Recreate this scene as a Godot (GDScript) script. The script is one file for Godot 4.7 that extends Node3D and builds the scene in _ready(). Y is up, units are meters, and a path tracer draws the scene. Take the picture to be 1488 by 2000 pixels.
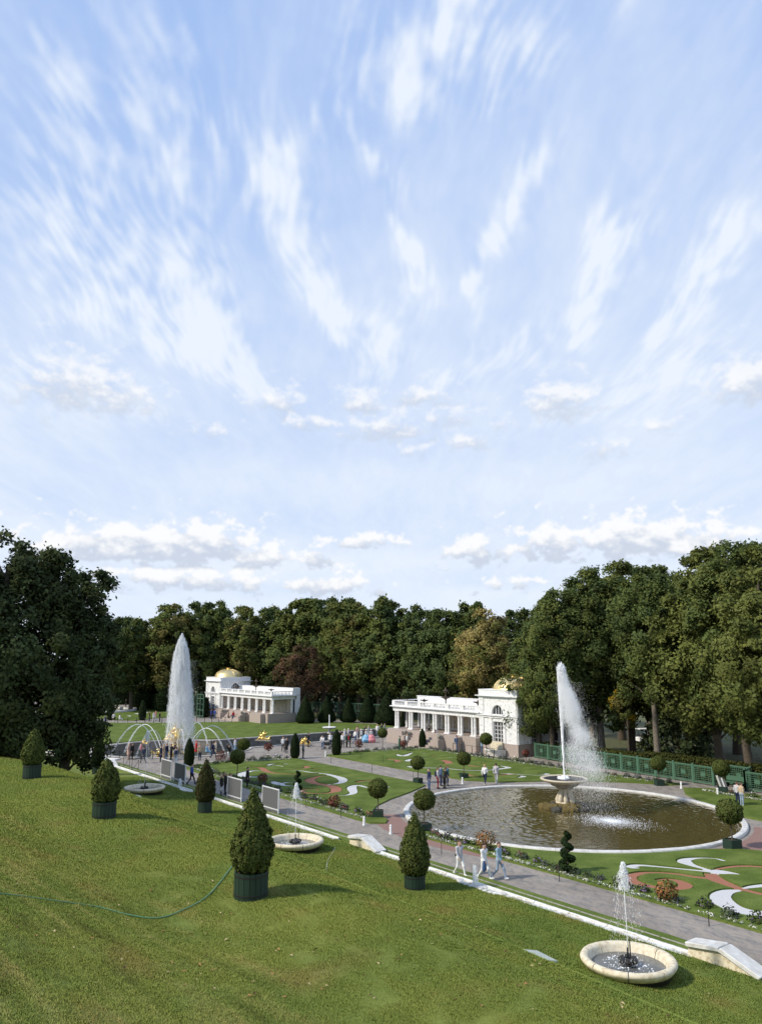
extends Node3D
# A palace park seen from its upper terrace: x runs along the garden walk, -z runs away from the terrace, y is up.
const F := 1500.0
const YH := 1285.0
const CH := 11.2
const YAW := 0.651298
var PITCH := atan((YH - 1000.0) / F)
var rng := RandomNumberGenerator.new()
var used := {}
var MT := {}
var TX := {}
var nz := FastNoiseLite.new()

func W(u: float, v: float, h := 0.0) -> Vector3:
	return Vector3(u, h, -v)

func ray(px: float, py: float) -> Vector3:
	var a := (px - 744.0) / F
	var b := (1000.0 - py) / F
	var c := cos(PITCH)
	var s := sin(PITCH)
	var y := b * c + s
	var z := c - b * s
	return Vector3(a * sin(YAW) - z * cos(YAW), y, -(a * cos(YAW) + z * sin(YAW)))

# the place on a level at height h that the photograph shows at a pixel
func G(px: float, py: float, h := 0.0) -> Vector3:
	var r := ray(px, py)
	var k := (h - CH) / r.y
	return Vector3(r.x * k, h, r.z * k)

# the place at a pixel column at a distance over the ground, put at height h
func AT(px: float, dist: float, h := 0.0) -> Vector3:
	var r := ray(px, 1285.0)
	var k := dist / Vector2(r.x, r.z).length()
	return Vector3(r.x * k, h, r.z * k)

func lin(r: float, g: float, b: float, a := 1.0) -> Color:
	var c := Color(r, g, b).linear_to_srgb()
	c.a = a
	return c

func numbered(called: String) -> String:
	if not used.has(called):
		used[called] = 0
		return called
	used[called] += 1
	return "%s_%03d" % [called, used[called]]

func tag(o: Node, label := "", category := "", group := "", kind := "") -> Node:
	if label != "":
		o.set_meta("label", label)
	if category != "":
		o.set_meta("category", category)
	if group != "":
		o.set_meta("group", group)
	if kind != "":
		o.set_meta("kind", kind)
	return o

func thing(called: String, label: String, category: String, at := Vector3.ZERO, turn := 0.0, group := "") -> Node3D:
	var o := Node3D.new()
	o.name = numbered(called)
	add_child(o)
	o.position = at
	o.rotation.y = turn
	tag(o, label, category, group)
	return o

func obj(called: String, mesh: Mesh, m: Material, parent: Node = null) -> MeshInstance3D:
	var o := MeshInstance3D.new()
	o.mesh = mesh
	o.material_override = m
	if parent == null:
		o.name = numbered(called)
		add_child(o)
	else:
		o.name = called
		parent.add_child(o, true)
	return o

func struct(called: String, mesh: Mesh, m: Material) -> MeshInstance3D:
	var o := obj(called, mesh, m)
	o.set_meta("kind", "structure")
	return o

func copy(o: Node3D, at: Vector3, turn := 0.0, size := 1.0, label := "") -> Node3D:
	var r: Node3D = o.duplicate()
	r.name = numbered(String(o.get_meta("base_name")) if o.has_meta("base_name") else String(o.name).rstrip("0123456789").trim_suffix("_"))
	add_child(r)
	r.position = at
	r.rotation.y = turn
	r.scale = Vector3.ONE * size
	if label != "":
		r.set_meta("label", label)
	return r

func swarm(called: String, mesh: Mesh, m: Material, places: Array, colors: Array, parent: Node = null) -> MultiMeshInstance3D:
	var mm := MultiMesh.new()
	mm.transform_format = MultiMesh.TRANSFORM_3D
	mm.use_colors = colors.size() > 0
	mm.mesh = mesh
	mm.instance_count = places.size()
	for i in places.size():
		mm.set_instance_transform(i, places[i])
		if colors.size() > 0:
			mm.set_instance_color(i, colors[i])
	var o := MultiMeshInstance3D.new()
	o.multimesh = mm
	o.material_override = m
	if parent == null:
		o.name = numbered(called)
		add_child(o)
	else:
		o.name = called
		parent.add_child(o, true)
	o.set_meta("kind", "stuff")
	return o

class Mb:
	var v := PackedVector3Array()
	var n := PackedVector3Array()
	var c := PackedColorArray()
	var col := Color(1, 1, 1)

	func tri(a: Vector3, b: Vector3, d: Vector3, na: Vector3, nb: Vector3, nd: Vector3) -> void:
		v.append(a); v.append(d); v.append(b)
		n.append(na); n.append(nd); n.append(nb)
		c.append(col); c.append(col); c.append(col)

	func face(a: Vector3, b: Vector3, d: Vector3) -> void:
		var q := (b - a).cross(d - a).normalized()
		tri(a, b, d, q, q, q)

	func quad(a: Vector3, b: Vector3, d: Vector3, e: Vector3) -> void:
		var q := (d - a).cross(e - b).normalized()
		tri(a, b, d, q, q, q)
		tri(a, d, e, q, q, q)

	func squad(a: Vector3, b: Vector3, d: Vector3, e: Vector3, na: Vector3, nb: Vector3, nd: Vector3, ne: Vector3) -> void:
		tri(a, b, d, na, nb, nd)
		tri(a, d, e, na, nd, ne)

	func box(at: Vector3, s: Vector3, bs := Basis()) -> Mb:
		var x := bs.x * s.x * 0.5
		var y := bs.y * s.y * 0.5
		var z := bs.z * s.z * 0.5
		quad(at - x - y + z, at + x - y + z, at + x + y + z, at - x + y + z)
		quad(at + x - y - z, at - x - y - z, at - x + y - z, at + x + y - z)
		quad(at + x - y + z, at + x - y - z, at + x + y - z, at + x + y + z)
		quad(at - x - y - z, at - x - y + z, at - x + y + z, at - x + y - z)
		quad(at - x + y + z, at + x + y + z, at + x + y - z, at - x + y - z)
		quad(at - x - y - z, at + x - y - z, at + x - y + z, at - x - y + z)
		return self

	# a box with its upper edges and upright edges cut
	func cbox(at: Vector3, s: Vector3, e: float, bs := Basis()) -> Mb:
		var h := s * 0.5
		var lv := [[-h.y, 0.0], [h.y - e, 0.0], [h.y, e]]
		var rings := []
		for l in lv:
			var q: float = l[1]
			var r := []
			var hx: float = h.x - q
			var hz: float = h.z - q
			for p in [Vector2(hx - e, hz), Vector2(hx, hz - e), Vector2(hx, -hz + e), Vector2(hx - e, -hz), Vector2(-hx + e, -hz), Vector2(-hx, -hz + e), Vector2(-hx, hz - e), Vector2(-hx + e, hz)]:
				r.append(at + bs * Vector3(p.x, l[0], p.y))
			rings.append(r)
		for k in 2:
			for i in 8:
				var j := (i + 1) % 8
				quad(rings[k][i], rings[k][j], rings[k + 1][j], rings[k + 1][i])
		for i in range(1, 7):
			face(rings[2][0], rings[2][i], rings[2][i + 1])
			face(rings[0][0], rings[0][i + 1], rings[0][i])
		return self

	# a turned shape: prof runs from the bottom up on the outside, x is radius
	func lathe(prof: Array, seg: int, o := Vector3.ZERO, a0 := 0.0, a1 := TAU, flat := false) -> Mb:
		var nn := []
		for i in prof.size():
			var p: Vector2 = prof[maxi(i - 1, 0)]
			var q: Vector2 = prof[mini(i + 1, prof.size() - 1)]
			var d := (q - p).normalized()
			nn.append(Vector2(d.y, -d.x))
		for k in seg:
			var s := a0 + (a1 - a0) * k / seg
			var t := a0 + (a1 - a0) * (k + 1) / seg
			var ds := Vector3(cos(s), 0, -sin(s))
			var dt := Vector3(cos(t), 0, -sin(t))
			for i in prof.size() - 1:
				var p: Vector2 = prof[i]
				var q: Vector2 = prof[i + 1]
				var A := o + ds * p.x + Vector3.UP * p.y
				var B := o + dt * p.x + Vector3.UP * p.y
				var C := o + dt * q.x + Vector3.UP * q.y
				var D := o + ds * q.x + Vector3.UP * q.y
				if flat:
					var dd := (q - p).normalized()
					var fa := ds * dd.y + Vector3.UP * -dd.x
					var fb := dt * dd.y + Vector3.UP * -dd.x
					squad(A, B, C, D, fa, fb, fb, fa)
				else:
					var n0: Vector2 = nn[i]
					var n1: Vector2 = nn[i + 1]
					squad(A, B, C, D, ds * n0.x + Vector3.UP * n0.y, dt * n0.x + Vector3.UP * n0.y, dt * n1.x + Vector3.UP * n1.y, ds * n1.x + Vector3.UP * n1.y)
		return self

	# closing faces of a part-turn
	func lathe_ends(prof: Array, o: Vector3, a0: float, a1: float) -> Mb:
		var pl := PackedVector2Array(prof)
		var ix := Geometry2D.triangulate_polygon(pl)
		for e in [[a0, false], [a1, true]]:
			var d := Vector3(cos(e[0]), 0, -sin(e[0]))
			for t in range(0, ix.size(), 3):
				var A: Vector3 = o + d * pl[ix[t]].x + Vector3.UP * pl[ix[t]].y
				var B: Vector3 = o + d * pl[ix[t + 1]].x + Vector3.UP * pl[ix[t + 1]].y
				var C: Vector3 = o + d * pl[ix[t + 2]].x + Vector3.UP * pl[ix[t + 2]].y
				var want: Vector3 = Vector3(-d.z, 0, d.x).cross(Vector3.ZERO)
				want = Vector3(-sin(e[0]), 0, -cos(e[0])) * (1.0 if e[1] else -1.0)
				if (B - A).cross(C - A).dot(want) > 0:
					face(A, B, C)
				else:
					face(A, C, B)
		return self

	func tube(pts: Array, rad: Array, seg := 8, cap := true) -> Mb:
		var rings := []
		var dirs := []
		var up := Vector3.UP
		for i in pts.size():
			var d: Vector3 = (pts[mini(i + 1, pts.size() - 1)] - pts[maxi(i - 1, 0)]).normalized()
			if absf(d.dot(up)) > 0.97:
				up = Vector3.RIGHT if absf(d.x) < 0.9 else Vector3.BACK
			var x := up.cross(d).normalized()
			var y := d.cross(x).normalized()
			up = y
			var r := []
			var q := []
			for k in seg:
				var a := TAU * k / seg
				var o := x * cos(a) + y * sin(a)
				q.append(o)
				r.append(pts[i] + o * float(rad[i]))
			rings.append(r)
			dirs.append(q)
		for i in pts.size() - 1:
			for k in seg:
				var j := (k + 1) % seg
				squad(rings[i][k], rings[i][j], rings[i + 1][j], rings[i + 1][k], dirs[i][k], dirs[i][j], dirs[i + 1][j], dirs[i + 1][k])
		if cap:
			for k in range(1, seg - 1):
				face(rings[0][0], rings[0][k + 1], rings[0][k])
				var l := pts.size() - 1
				face(rings[l][0], rings[l][k], rings[l][k + 1])
		return self

	# a level plate of a given outline (x, -z), from y0 to y1
	func plate(poly: PackedVector2Array, y0: float, y1: float, sides := true) -> Mb:
		if Geometry2D.is_polygon_clockwise(poly):
			poly = poly.duplicate()
			poly.reverse()
		var ix := Geometry2D.triangulate_polygon(poly)
		for t in range(0, ix.size(), 3):
			var A := Vector3(poly[ix[t]].x, y1, -poly[ix[t]].y)
			var B := Vector3(poly[ix[t + 1]].x, y1, -poly[ix[t + 1]].y)
			var C := Vector3(poly[ix[t + 2]].x, y1, -poly[ix[t + 2]].y)
			if (B - A).cross(C - A).y > 0:
				tri(A, B, C, Vector3.UP, Vector3.UP, Vector3.UP)
			else:
				tri(A, C, B, Vector3.UP, Vector3.UP, Vector3.UP)
		if sides:
			for i in poly.size():
				var p := poly[i]
				var q := poly[(i + 1) % poly.size()]
				quad(Vector3(p.x, y0, -p.y), Vector3(q.x, y0, -q.y), Vector3(q.x, y1, -q.y), Vector3(p.x, y1, -p.y))
		return self

	func add(m: Mb, t := Transform3D()) -> Mb:
		for i in m.v.size():
			v.append(t * m.v[i])
			n.append((t.basis * m.n[i]).normalized())
			c.append(m.c[i])
		return self

	func mesh() -> ArrayMesh:
		var a := []
		a.resize(Mesh.ARRAY_MAX)
		a[Mesh.ARRAY_VERTEX] = v
		a[Mesh.ARRAY_NORMAL] = n
		a[Mesh.ARRAY_COLOR] = c
		var r := ArrayMesh.new()
		r.add_surface_from_arrays(Mesh.PRIMITIVE_TRIANGLES, a)
		return r

func noise_tex(freq: float, oct: int, lo: Color, hi: Color, seed_: int, mid := Color(0, 0, 0, 0), size := 512) -> NoiseTexture2D:
	var t := NoiseTexture2D.new()
	t.width = size
	t.height = size
	t.seamless = true
	var n := FastNoiseLite.new()
	n.seed = seed_
	n.frequency = freq
	n.fractal_octaves = oct
	n.noise_type = FastNoiseLite.TYPE_SIMPLEX_SMOOTH
	t.noise = n
	var g := Gradient.new()
	g.set_color(0, lo)
	g.set_color(1, hi)
	if mid.a > 0:
		g.add_point(0.5, mid)
	t.color_ramp = g
	return t

func bump_tex(freq: float, oct: int, strength: float, seed_: int, size := 512) -> NoiseTexture2D:
	var t := NoiseTexture2D.new()
	t.width = size
	t.height = size
	t.seamless = true
	t.as_normal_map = true
	t.bump_strength = strength
	var n := FastNoiseLite.new()
	n.seed = seed_
	n.frequency = freq
	n.fractal_octaves = oct
	t.noise = n
	return t

func mat(called: String, c: Color, rough := 0.8, metal := 0.0) -> StandardMaterial3D:
	var m := StandardMaterial3D.new()
	m.resource_name = called
	m.albedo_color = c
	m.roughness = rough
	m.metallic = metal
	MT[called] = m
	return m

# a material whose texture is laid on in world metres
func tmat(called: String, c: Color, rough: float, tex: Texture2D, metres: float, nrm: Texture2D = null, depth := 1.0) -> StandardMaterial3D:
	var m := mat(called, c, rough)
	m.albedo_texture = tex
	m.uv1_triplanar = true
	m.uv1_world_triplanar = true
	m.uv1_scale = Vector3.ONE / metres
	if nrm:
		m.normal_enabled = true
		m.normal_texture = nrm
		m.normal_scale = depth
	return m

func vmat(called: String, rough := 0.8, back := 0.0) -> StandardMaterial3D:
	var m := mat(called, Color.WHITE, rough)
	m.vertex_color_use_as_albedo = true
	if back > 0:
		m.backlight_enabled = true
		m.backlight = Color(back, back, back)
	return m

func poly(a: Array) -> PackedVector2Array:
	var r := PackedVector2Array()
	for p in a:
		r.append(p if p is Vector2 else Vector2(p[0], p[1]))
	return r

func circle(u: float, v: float, r: float, k := 64) -> PackedVector2Array:
	var a := PackedVector2Array()
	for i in k:
		a.append(Vector2(u + r * cos(TAU * i / k), v + r * sin(TAU * i / k)))
	return a

# a smooth line through the given points
func smooth(p: Array, steps := 6) -> Array:
	var out := []
	for i in p.size() - 1:
		var a = p[maxi(i - 1, 0)]
		var b = p[i]
		var c = p[i + 1]
		var d = p[mini(i + 2, p.size() - 1)]
		for k in steps:
			out.append(b.cubic_interpolate(c, a, d, float(k) / steps))
	out.append(p[p.size() - 1])
	return out

func rv() -> Vector3:
	var z := rng.randf_range(-1, 1)
	var a := rng.randf() * TAU
	var r := sqrt(1 - z * z)
	return Vector3(r * cos(a), z, r * sin(a))

# height of the foreground lawns above the garden walk
func bank_h(u: float, v: float) -> float:
	var h := 0.0
	if v > 25.0:
		h = lerpf(0.36, 0.12, clampf((v - 25.0) / 3.6, 0, 1))
	elif v > 21.6:
		h = lerpf(0.75, 0.36, smoothstep(21.6, 25.0, v))
	elif v > 14.7:
		var t := (v - 14.7) / 6.9
		h = lerpf(4.2, 0.75, t) + 0.16 * sin(t * PI) * 1.0
	elif v > 9.5:
		h = lerpf(4.28, 4.2, (v - 9.5) / 5.2)
	else:
		var d := 9.5 - v
		h = 4.28 + 0.36 * (sqrt(d * d + 1.4) - sqrt(1.4))
	# soften the brink and the toe
	h -= 0.22 * exp(-pow((v - 14.9) / 0.9, 2.0))
	h += 0.10 * exp(-pow((v - 21.6) / 0.9, 2.0))
	var und := 0.10 * sin(u * 0.21 + v * 0.33) + 0.06 * sin(u * 0.47 - v * 0.6 + 1.3)
	h += und * (1.0 - smoothstep(12.0, 24.0, v))
	if u < -56.0:
		h -= 0.5 * smoothstep(-56.0, -78.0, u) * (1.0 - smoothstep(15.0, 22.0, v)) * 1.6
	return minf(h, 9.4)

func _ready() -> void:
	rng.seed = 20240911
	nz.seed = 7
	nz.frequency = 1.0
	nz.fractal_type = FastNoiseLite.FRACTAL_NONE
	nz.noise_type = FastNoiseLite.TYPE_SIMPLEX_SMOOTH
	# camera
	var cam := Camera3D.new()
	cam.name = "camera"
	add_child(cam)
	cam.position = Vector3(0, CH, 0)
	cam.fov = rad_to_deg(2.0 * atan(1000.0 / F))
	cam.near = 0.2
	cam.far = 4000.0
	cam.look_at(cam.position + ray(744, 1000), Vector3.UP)
	cam.current = true
	# sky and air
	var env := Environment.new()
	env.background_mode = Environment.BG_SKY
	env.tonemap_mode = Environment.TONE_MAPPER_LINEAR
	env.tonemap_exposure = 1.26
	env.sdfgi_enabled = true
	env.ssao_enabled = true
	env.ssil_enabled = true
	var sky := Sky.new()
	var pm := PanoramaSkyMaterial.new()
	pm.panorama = sky_picture()
	sky.sky_material = pm
	env.sky = sky
	var we := WorldEnvironment.new()
	we.name = "air"
	we.environment = env
	add_child(we)
	# sun: from the left and a little behind the camera, about 40 degrees up
	var sun := DirectionalLight3D.new()
	sun.name = "sun"
	sun.light_energy = 1.05
	sun.light_color = Color(1.0, 0.962, 0.90)
	sun.light_angular_distance = 5.0
	sun.shadow_enabled = true
	add_child(sun)
	var fwd := Vector3(-cos(YAW), 0, -sin(YAW))
	var right := Vector3(sin(YAW), 0, -cos(YAW))
	var ground_dir := (right * 0.93 + fwd * 0.36).normalized()
	sun.look_at_from_position(Vector3(0, 50, 0), Vector3(0, 50, 0) + ground_dir * cos(deg_to_rad(40.0)) + Vector3.DOWN * sin(deg_to_rad(40.0)), Vector3.UP)

	materials()
	build_ground()
	build_bank()
	build_beds()
	build_pool()
	build_canal()
	build_buildings()
	build_fences()
	build_forest()
	build_topiary()
	build_fountains()
	build_people()
	build_small()
	build_grass()

# clouds: wisps of cirrus that run towards the sea, small cumulus low down
func sky_color(d: Vector3, wisp: float, puff: float, puff_top: float, fine: bool) -> Color:
	var fw := Vector3(-cos(YAW), 0, -sin(YAW))
	var rt := Vector3(sin(YAW), 0, -cos(YAW))
	var el := asin(clampf(d.y, 0, 1))
	var qx := d.dot(rt) / (d.y + 0.10)
	var qz := d.dot(fw) / (d.y + 0.10)
	# clear air, paler low down
	var t := clampf(el / 0.80, 0, 1)
	var c := Vector3(0.70, 0.80, 0.935).lerp(Vector3(0.295, 0.455, 0.80), pow(t, 0.60))
	c = c.lerp(Vector3(0.26, 0.42, 0.77), clampf((el - 0.45) / 0.6, 0, 1) * 0.6)
	# cirrus: combed fibres, fine ones over broad ones, curling a little at their ends
	var wx := nz.get_noise_2d(qx * 0.9 + 31.0, qz * 0.8) * 0.05
	var wy := nz.get_noise_2d(qx * 3.1 - 8.0, qz * 2.3 + 12.0) * 0.010
	var x := qx + wx + wy
	var fib := nz.get_noise_2d(x * 3.0 + qz * 0.18, qz * 1.1)
	var fib2 := nz.get_noise_2d(x * 8.0 + 17.0, qz * 2.4 + wx * 2.0)
	var fib3 := nz.get_noise_2d((x + wy) * 21.0, qz * 5.0 + 9.0)
	var fib4 := nz.get_noise_2d((x + wy * 1.5) * 52.0 + 3.0, qz * 10.0) if fine else 0.0
	var big := nz.get_noise_2d(qx * 0.55 + 5.0, qz * 0.5 + 40.0)
	var az := atan2(d.dot(rt), d.dot(fw))
	var fuzz := nz.get_noise_2d(az * 9.0 + 2.0 * fib, el * 11.0) * 0.5 + nz.get_noise_2d(az * 24.0, el * 27.0 + fib2) * 0.3 + nz.get_noise_2d(az * 70.0 + fib3, el * 60.0) * 0.16
	var comb := 0.40 * fib + 0.26 * fib2 + 0.15 * fib3 + 0.10 * fib4 + 0.34 * fuzz
	var veil := smoothstep(-0.7, 1.1, 0.55 * big + comb * 0.62)
	var w := smoothstep(0.02, 1.25, wisp * (0.85 + 0.75 * comb) + (0.30 * comb + 0.16 * fib3 + 0.14 * fib4 + 0.10 * fuzz) * minf(wisp * 2.0, 1.0))
	var a := clampf(0.06 + veil * 0.50 + w * 0.66, 0, 0.95)
	var low := 1.0 - smoothstep(0.14, 0.62, el)
	var haze := clampf(low * (0.60 + 0.30 * nz.get_noise_2d(qx * 0.5, qz * 0.9 + 3.0) + 0.30 * comb), 0, 1)
	a = 1.0 - (1.0 - a) * (1.0 - haze * 0.80)
	c = c.lerp(Vector3(0.765, 0.825, 0.915), a)
	# cumulus
	if puff > 0.01:
		var n := 0.55 * nz.get_noise_2d(az * 26.0, el * 44.0) + 0.30 * nz.get_noise_2d(az * 62.0 + 4.0, el * 100.0) + (0.20 * nz.get_noise_2d(az * 150.0, el * 230.0 + 8.0) if fine else 0.0)
		var den := smoothstep(0.26, 0.56, puff + n * 0.62) if el < 0.2 else smoothstep(0.18, 0.80, puff + n * 0.50)
		var br := clampf(puff_top + n * 0.45, 0, 1)
		var cc := Vector3(0.545, 0.605, 0.715).lerp(Vector3(0.90, 0.90, 0.905), smoothstep(0.25, 0.8, br))
		c = c.lerp(cc, den * (0.9 if el < 0.2 else 0.75))
	c *= 0.885
	return Color(minf(c.x, 1), minf(c.y, 1), minf(c.z, 1)).linear_to_srgb()

func sky_dir(px: float, py: float, w: float, h: float) -> Vector3:
	var a := px / w * TAU
	var e := PI * (0.5 - py / h)
	return Vector3(cos(e) * sin(a), sin(e), -cos(e) * cos(a))

# where wisps and puffs lie: strength by direction, in degrees beside and above the view's middle
const WISPS := [
	[-4.0, 25.0, -10.2, 36.0, 2.1, 1.0], [-12.0, 24.0, -20.5, 38.5, 2.6, 0.85], [-13.5, 36.0, -18.5, 43.0, 1.6, 0.5], [-12.0, 21.5, -27.0, 32.0, 2.6, 1.0], [-9.0, 19.5, -26.5, 25.5, 1.4, 0.6],
	[-3.5, 38.5, 3.0, 43.0, 4.0, 0.75], [3.0, 40.0, 9.0, 45.5, 3.0, 0.85], [-2.0, 36.5, 2.0, 33.0, 0.9, 0.6], [1.0, 31.5, 3.8, 27.0, 1.1, 0.6], [7.4, 23.5, 7.9, 28.5, 0.9, 0.5], [7.8, 28.0, 13.0, 34.8, 1.3, 1.0],
	[15.8, 23.5, 19.5, 31.0, 1.9, 0.95], [21.5, 23.0, 28.0, 29.0, 1.7, 0.8], [5.5, 20.5, 12.8, 23.0, 1.4, 0.8], [-1.5, 20.0, 0.8, 24.5, 1.9, 0.8], [-27.0, 39.0, -23.5, 36.0, 1.6, 0.5], [9.0, 38.5, 15.8, 42.5, 1.7, 0.5],
	[-18.5, 17.5, -28.0, 19.5, 2.2, 0.6], [14.0, 17.5, 26.0, 20.5, 2.2, 0.55], [20.5, 43.0, 24.0, 48.0, 2.0, 0.35], [-22.0, 47.0, -15.0, 52.0, 2.5, 0.5], [4.0, 50.0, 9.0, 58.0, 3.0, 0.6]]
const PUFFS := [
	[-5.5, 17.2, 2.2, 0.90, 0.62], [5.0, 17.6, 2.6, 0.90, 0.60], [9.5, 17.0, 1.6, 0.70, 0.52], [2.6, 15.2, 1.5, 0.60, 0.55], [-13.0, 16.2, 2.0, 0.80, 0.52], [20.5, 16.0, 1.8, 0.70, 0.55], [-18.0, 7.7, 6.72, 1.52, 1.00], [-13.5, 8.0, 4.20, 1.59, 1.00], [-22.3, 7.3, 3.57, 1.22, 0.70], [-9.0, 7.2, 2.42, 1.34, 0.80], [-14.5, 5.4, 6.83, 0.98, 0.75], [-3.8, 5.2, 3.78, 0.98, 0.80], [-0.8, 8.4, 2.21, 0.67, 0.75], [-4.5, 7.4, 1.26, 1.10, 0.60], [7.0, 7.7, 2.73, 1.34, 0.75], [12.8, 8.1, 2.73, 1.46, 0.80], [18.5, 8.2, 4.62, 1.71, 1.00], [23.0, 7.6, 4.20, 1.46, 0.85], [10.2, 5.3, 2.73, 0.67, 0.50], [-22.6, 18.6, 3.92, 2.28, 0.81], [-19.0, 18.2, 2.16, 2.04, 0.69], [-8.0, 18.6, 2.29, 1.20, 0.69], [-1.6, 18.6, 1.89, 1.20, 0.81], [3.0, 19.2, 2.84, 0.96, 0.67], [0.6, 16.8, 3.51, 1.20, 0.81], [13.6, 18.4, 2.70, 1.80, 0.81], [27.5, 18.2, 3.38, 1.92, 0.90], [6.8, 15.9, 2.29, 0.96, 0.62], [16.8, 14.8, 1.89, 0.96, 0.58], [16.7, 17.8, 1.35, 0.48, 0.56], [-31.0, 7.5, 4.20, 1.46, 0.90], [32.0, 7.8, 4.73, 1.46, 0.90]]

func sky_masks(w: int, h: int, x0: float, x1: float, y0: float, y1: float, fw: int, fh: int) -> Array:
	var a := Image.create_empty(w, h, false, Image.FORMAT_RGBF)
	var fwd := Vector3(-cos(YAW), 0, -sin(YAW))
	var rt := Vector3(sin(YAW), 0, -cos(YAW))
	for j in h:
		for i in w:
			var d := sky_dir(lerpf(x0, x1, (i + 0.5) / w), lerpf(y0, y1, (j + 0.5) / h), fw, fh)
			if d.dot(fwd) < 0.2:
				continue
			var az := rad_to_deg(atan2(d.dot(rt), d.dot(fwd)))
			var el := rad_to_deg(asin(d.y))
			var q := Vector2(az, el)
			var m := 0.0
			for s in WISPS:
				var A := Vector2(s[0], s[1])
				var B := Vector2(s[2], s[3])
				var ab := B - A
				var t := clampf((q - A).dot(ab) / ab.length_squared(), -0.15, 1.15)
				var r: float = (q - A - ab * t).length() / (s[4] * 1.2 * (0.45 + 0.85 * t))
				if r < 2.2:
					m += s[5] * exp(-r * r) * (1.0 - smoothstep(0.75, 1.15, t) * 0.7)
			var p := 0.0
			var pt := 0.0
			for s in PUFFS:
				var e := Vector2((az - s[0]) / s[2], (el - s[1]) / (s[3] * (1.0 if el > s[1] else 0.75)))
				var g: float = s[4] * exp(-e.length_squared() * 0.9)
				if g > p:
					p = g
					pt = clampf(0.5 + 0.5 * e.y, 0, 1)
			a.set_pixel(i, j, Color(minf(m, 1.2), p, pt))
	return [a]

func sky_picture() -> ImageTexture:
	var w := 4096
	var h := 2048
	var im := Image.create_empty(1024, 512, false, Image.FORMAT_RGB8)
	im.fill(Color(0.86, 0.91, 0.96))
	var mk: Image = sky_masks(256, 64, 0, 1024, 0, 256, 1024, 512)[0]
	mk.resize(1024, 256, Image.INTERPOLATE_CUBIC)
	for j in 257:
		for i in 1024:
			var k := mk.get_pixel(i, mini(j, 255))
			im.set_pixel(i, j, sky_color(sky_dir(i + 0.5, j + 0.5, 1024, 512), k.r, k.g, k.b, false))
	im.resize(w, h, Image.INTERPOLATE_CUBIC)
	var mid := fposmod(atan2(-cos(YAW), sin(YAW)) / TAU, 1.0) * w
	var x0 := int(mid - 42.0 / 360.0 * w)
	var nx := int(84.0 / 360.0 * w)
	var y0 := int((90.0 - 49.0) / 180.0 * h)
	var ny := h / 2 - y0
	mk = sky_masks(nx / 6, ny / 6, x0, x0 + nx, y0, y0 + ny, w, h)[0]
	mk.resize(nx, ny, Image.INTERPOLATE_CUBIC)
	for j in ny:
		for i in nx:
			var k := mk.get_pixel(i, j)
			im.set_pixel((x0 + i) % w, y0 + j, sky_color(sky_dir(x0 + i + 0.5, y0 + j + 0.5, w, h), k.r, k.g, k.b, true))
	return ImageTexture.create_from_image(im)

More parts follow.
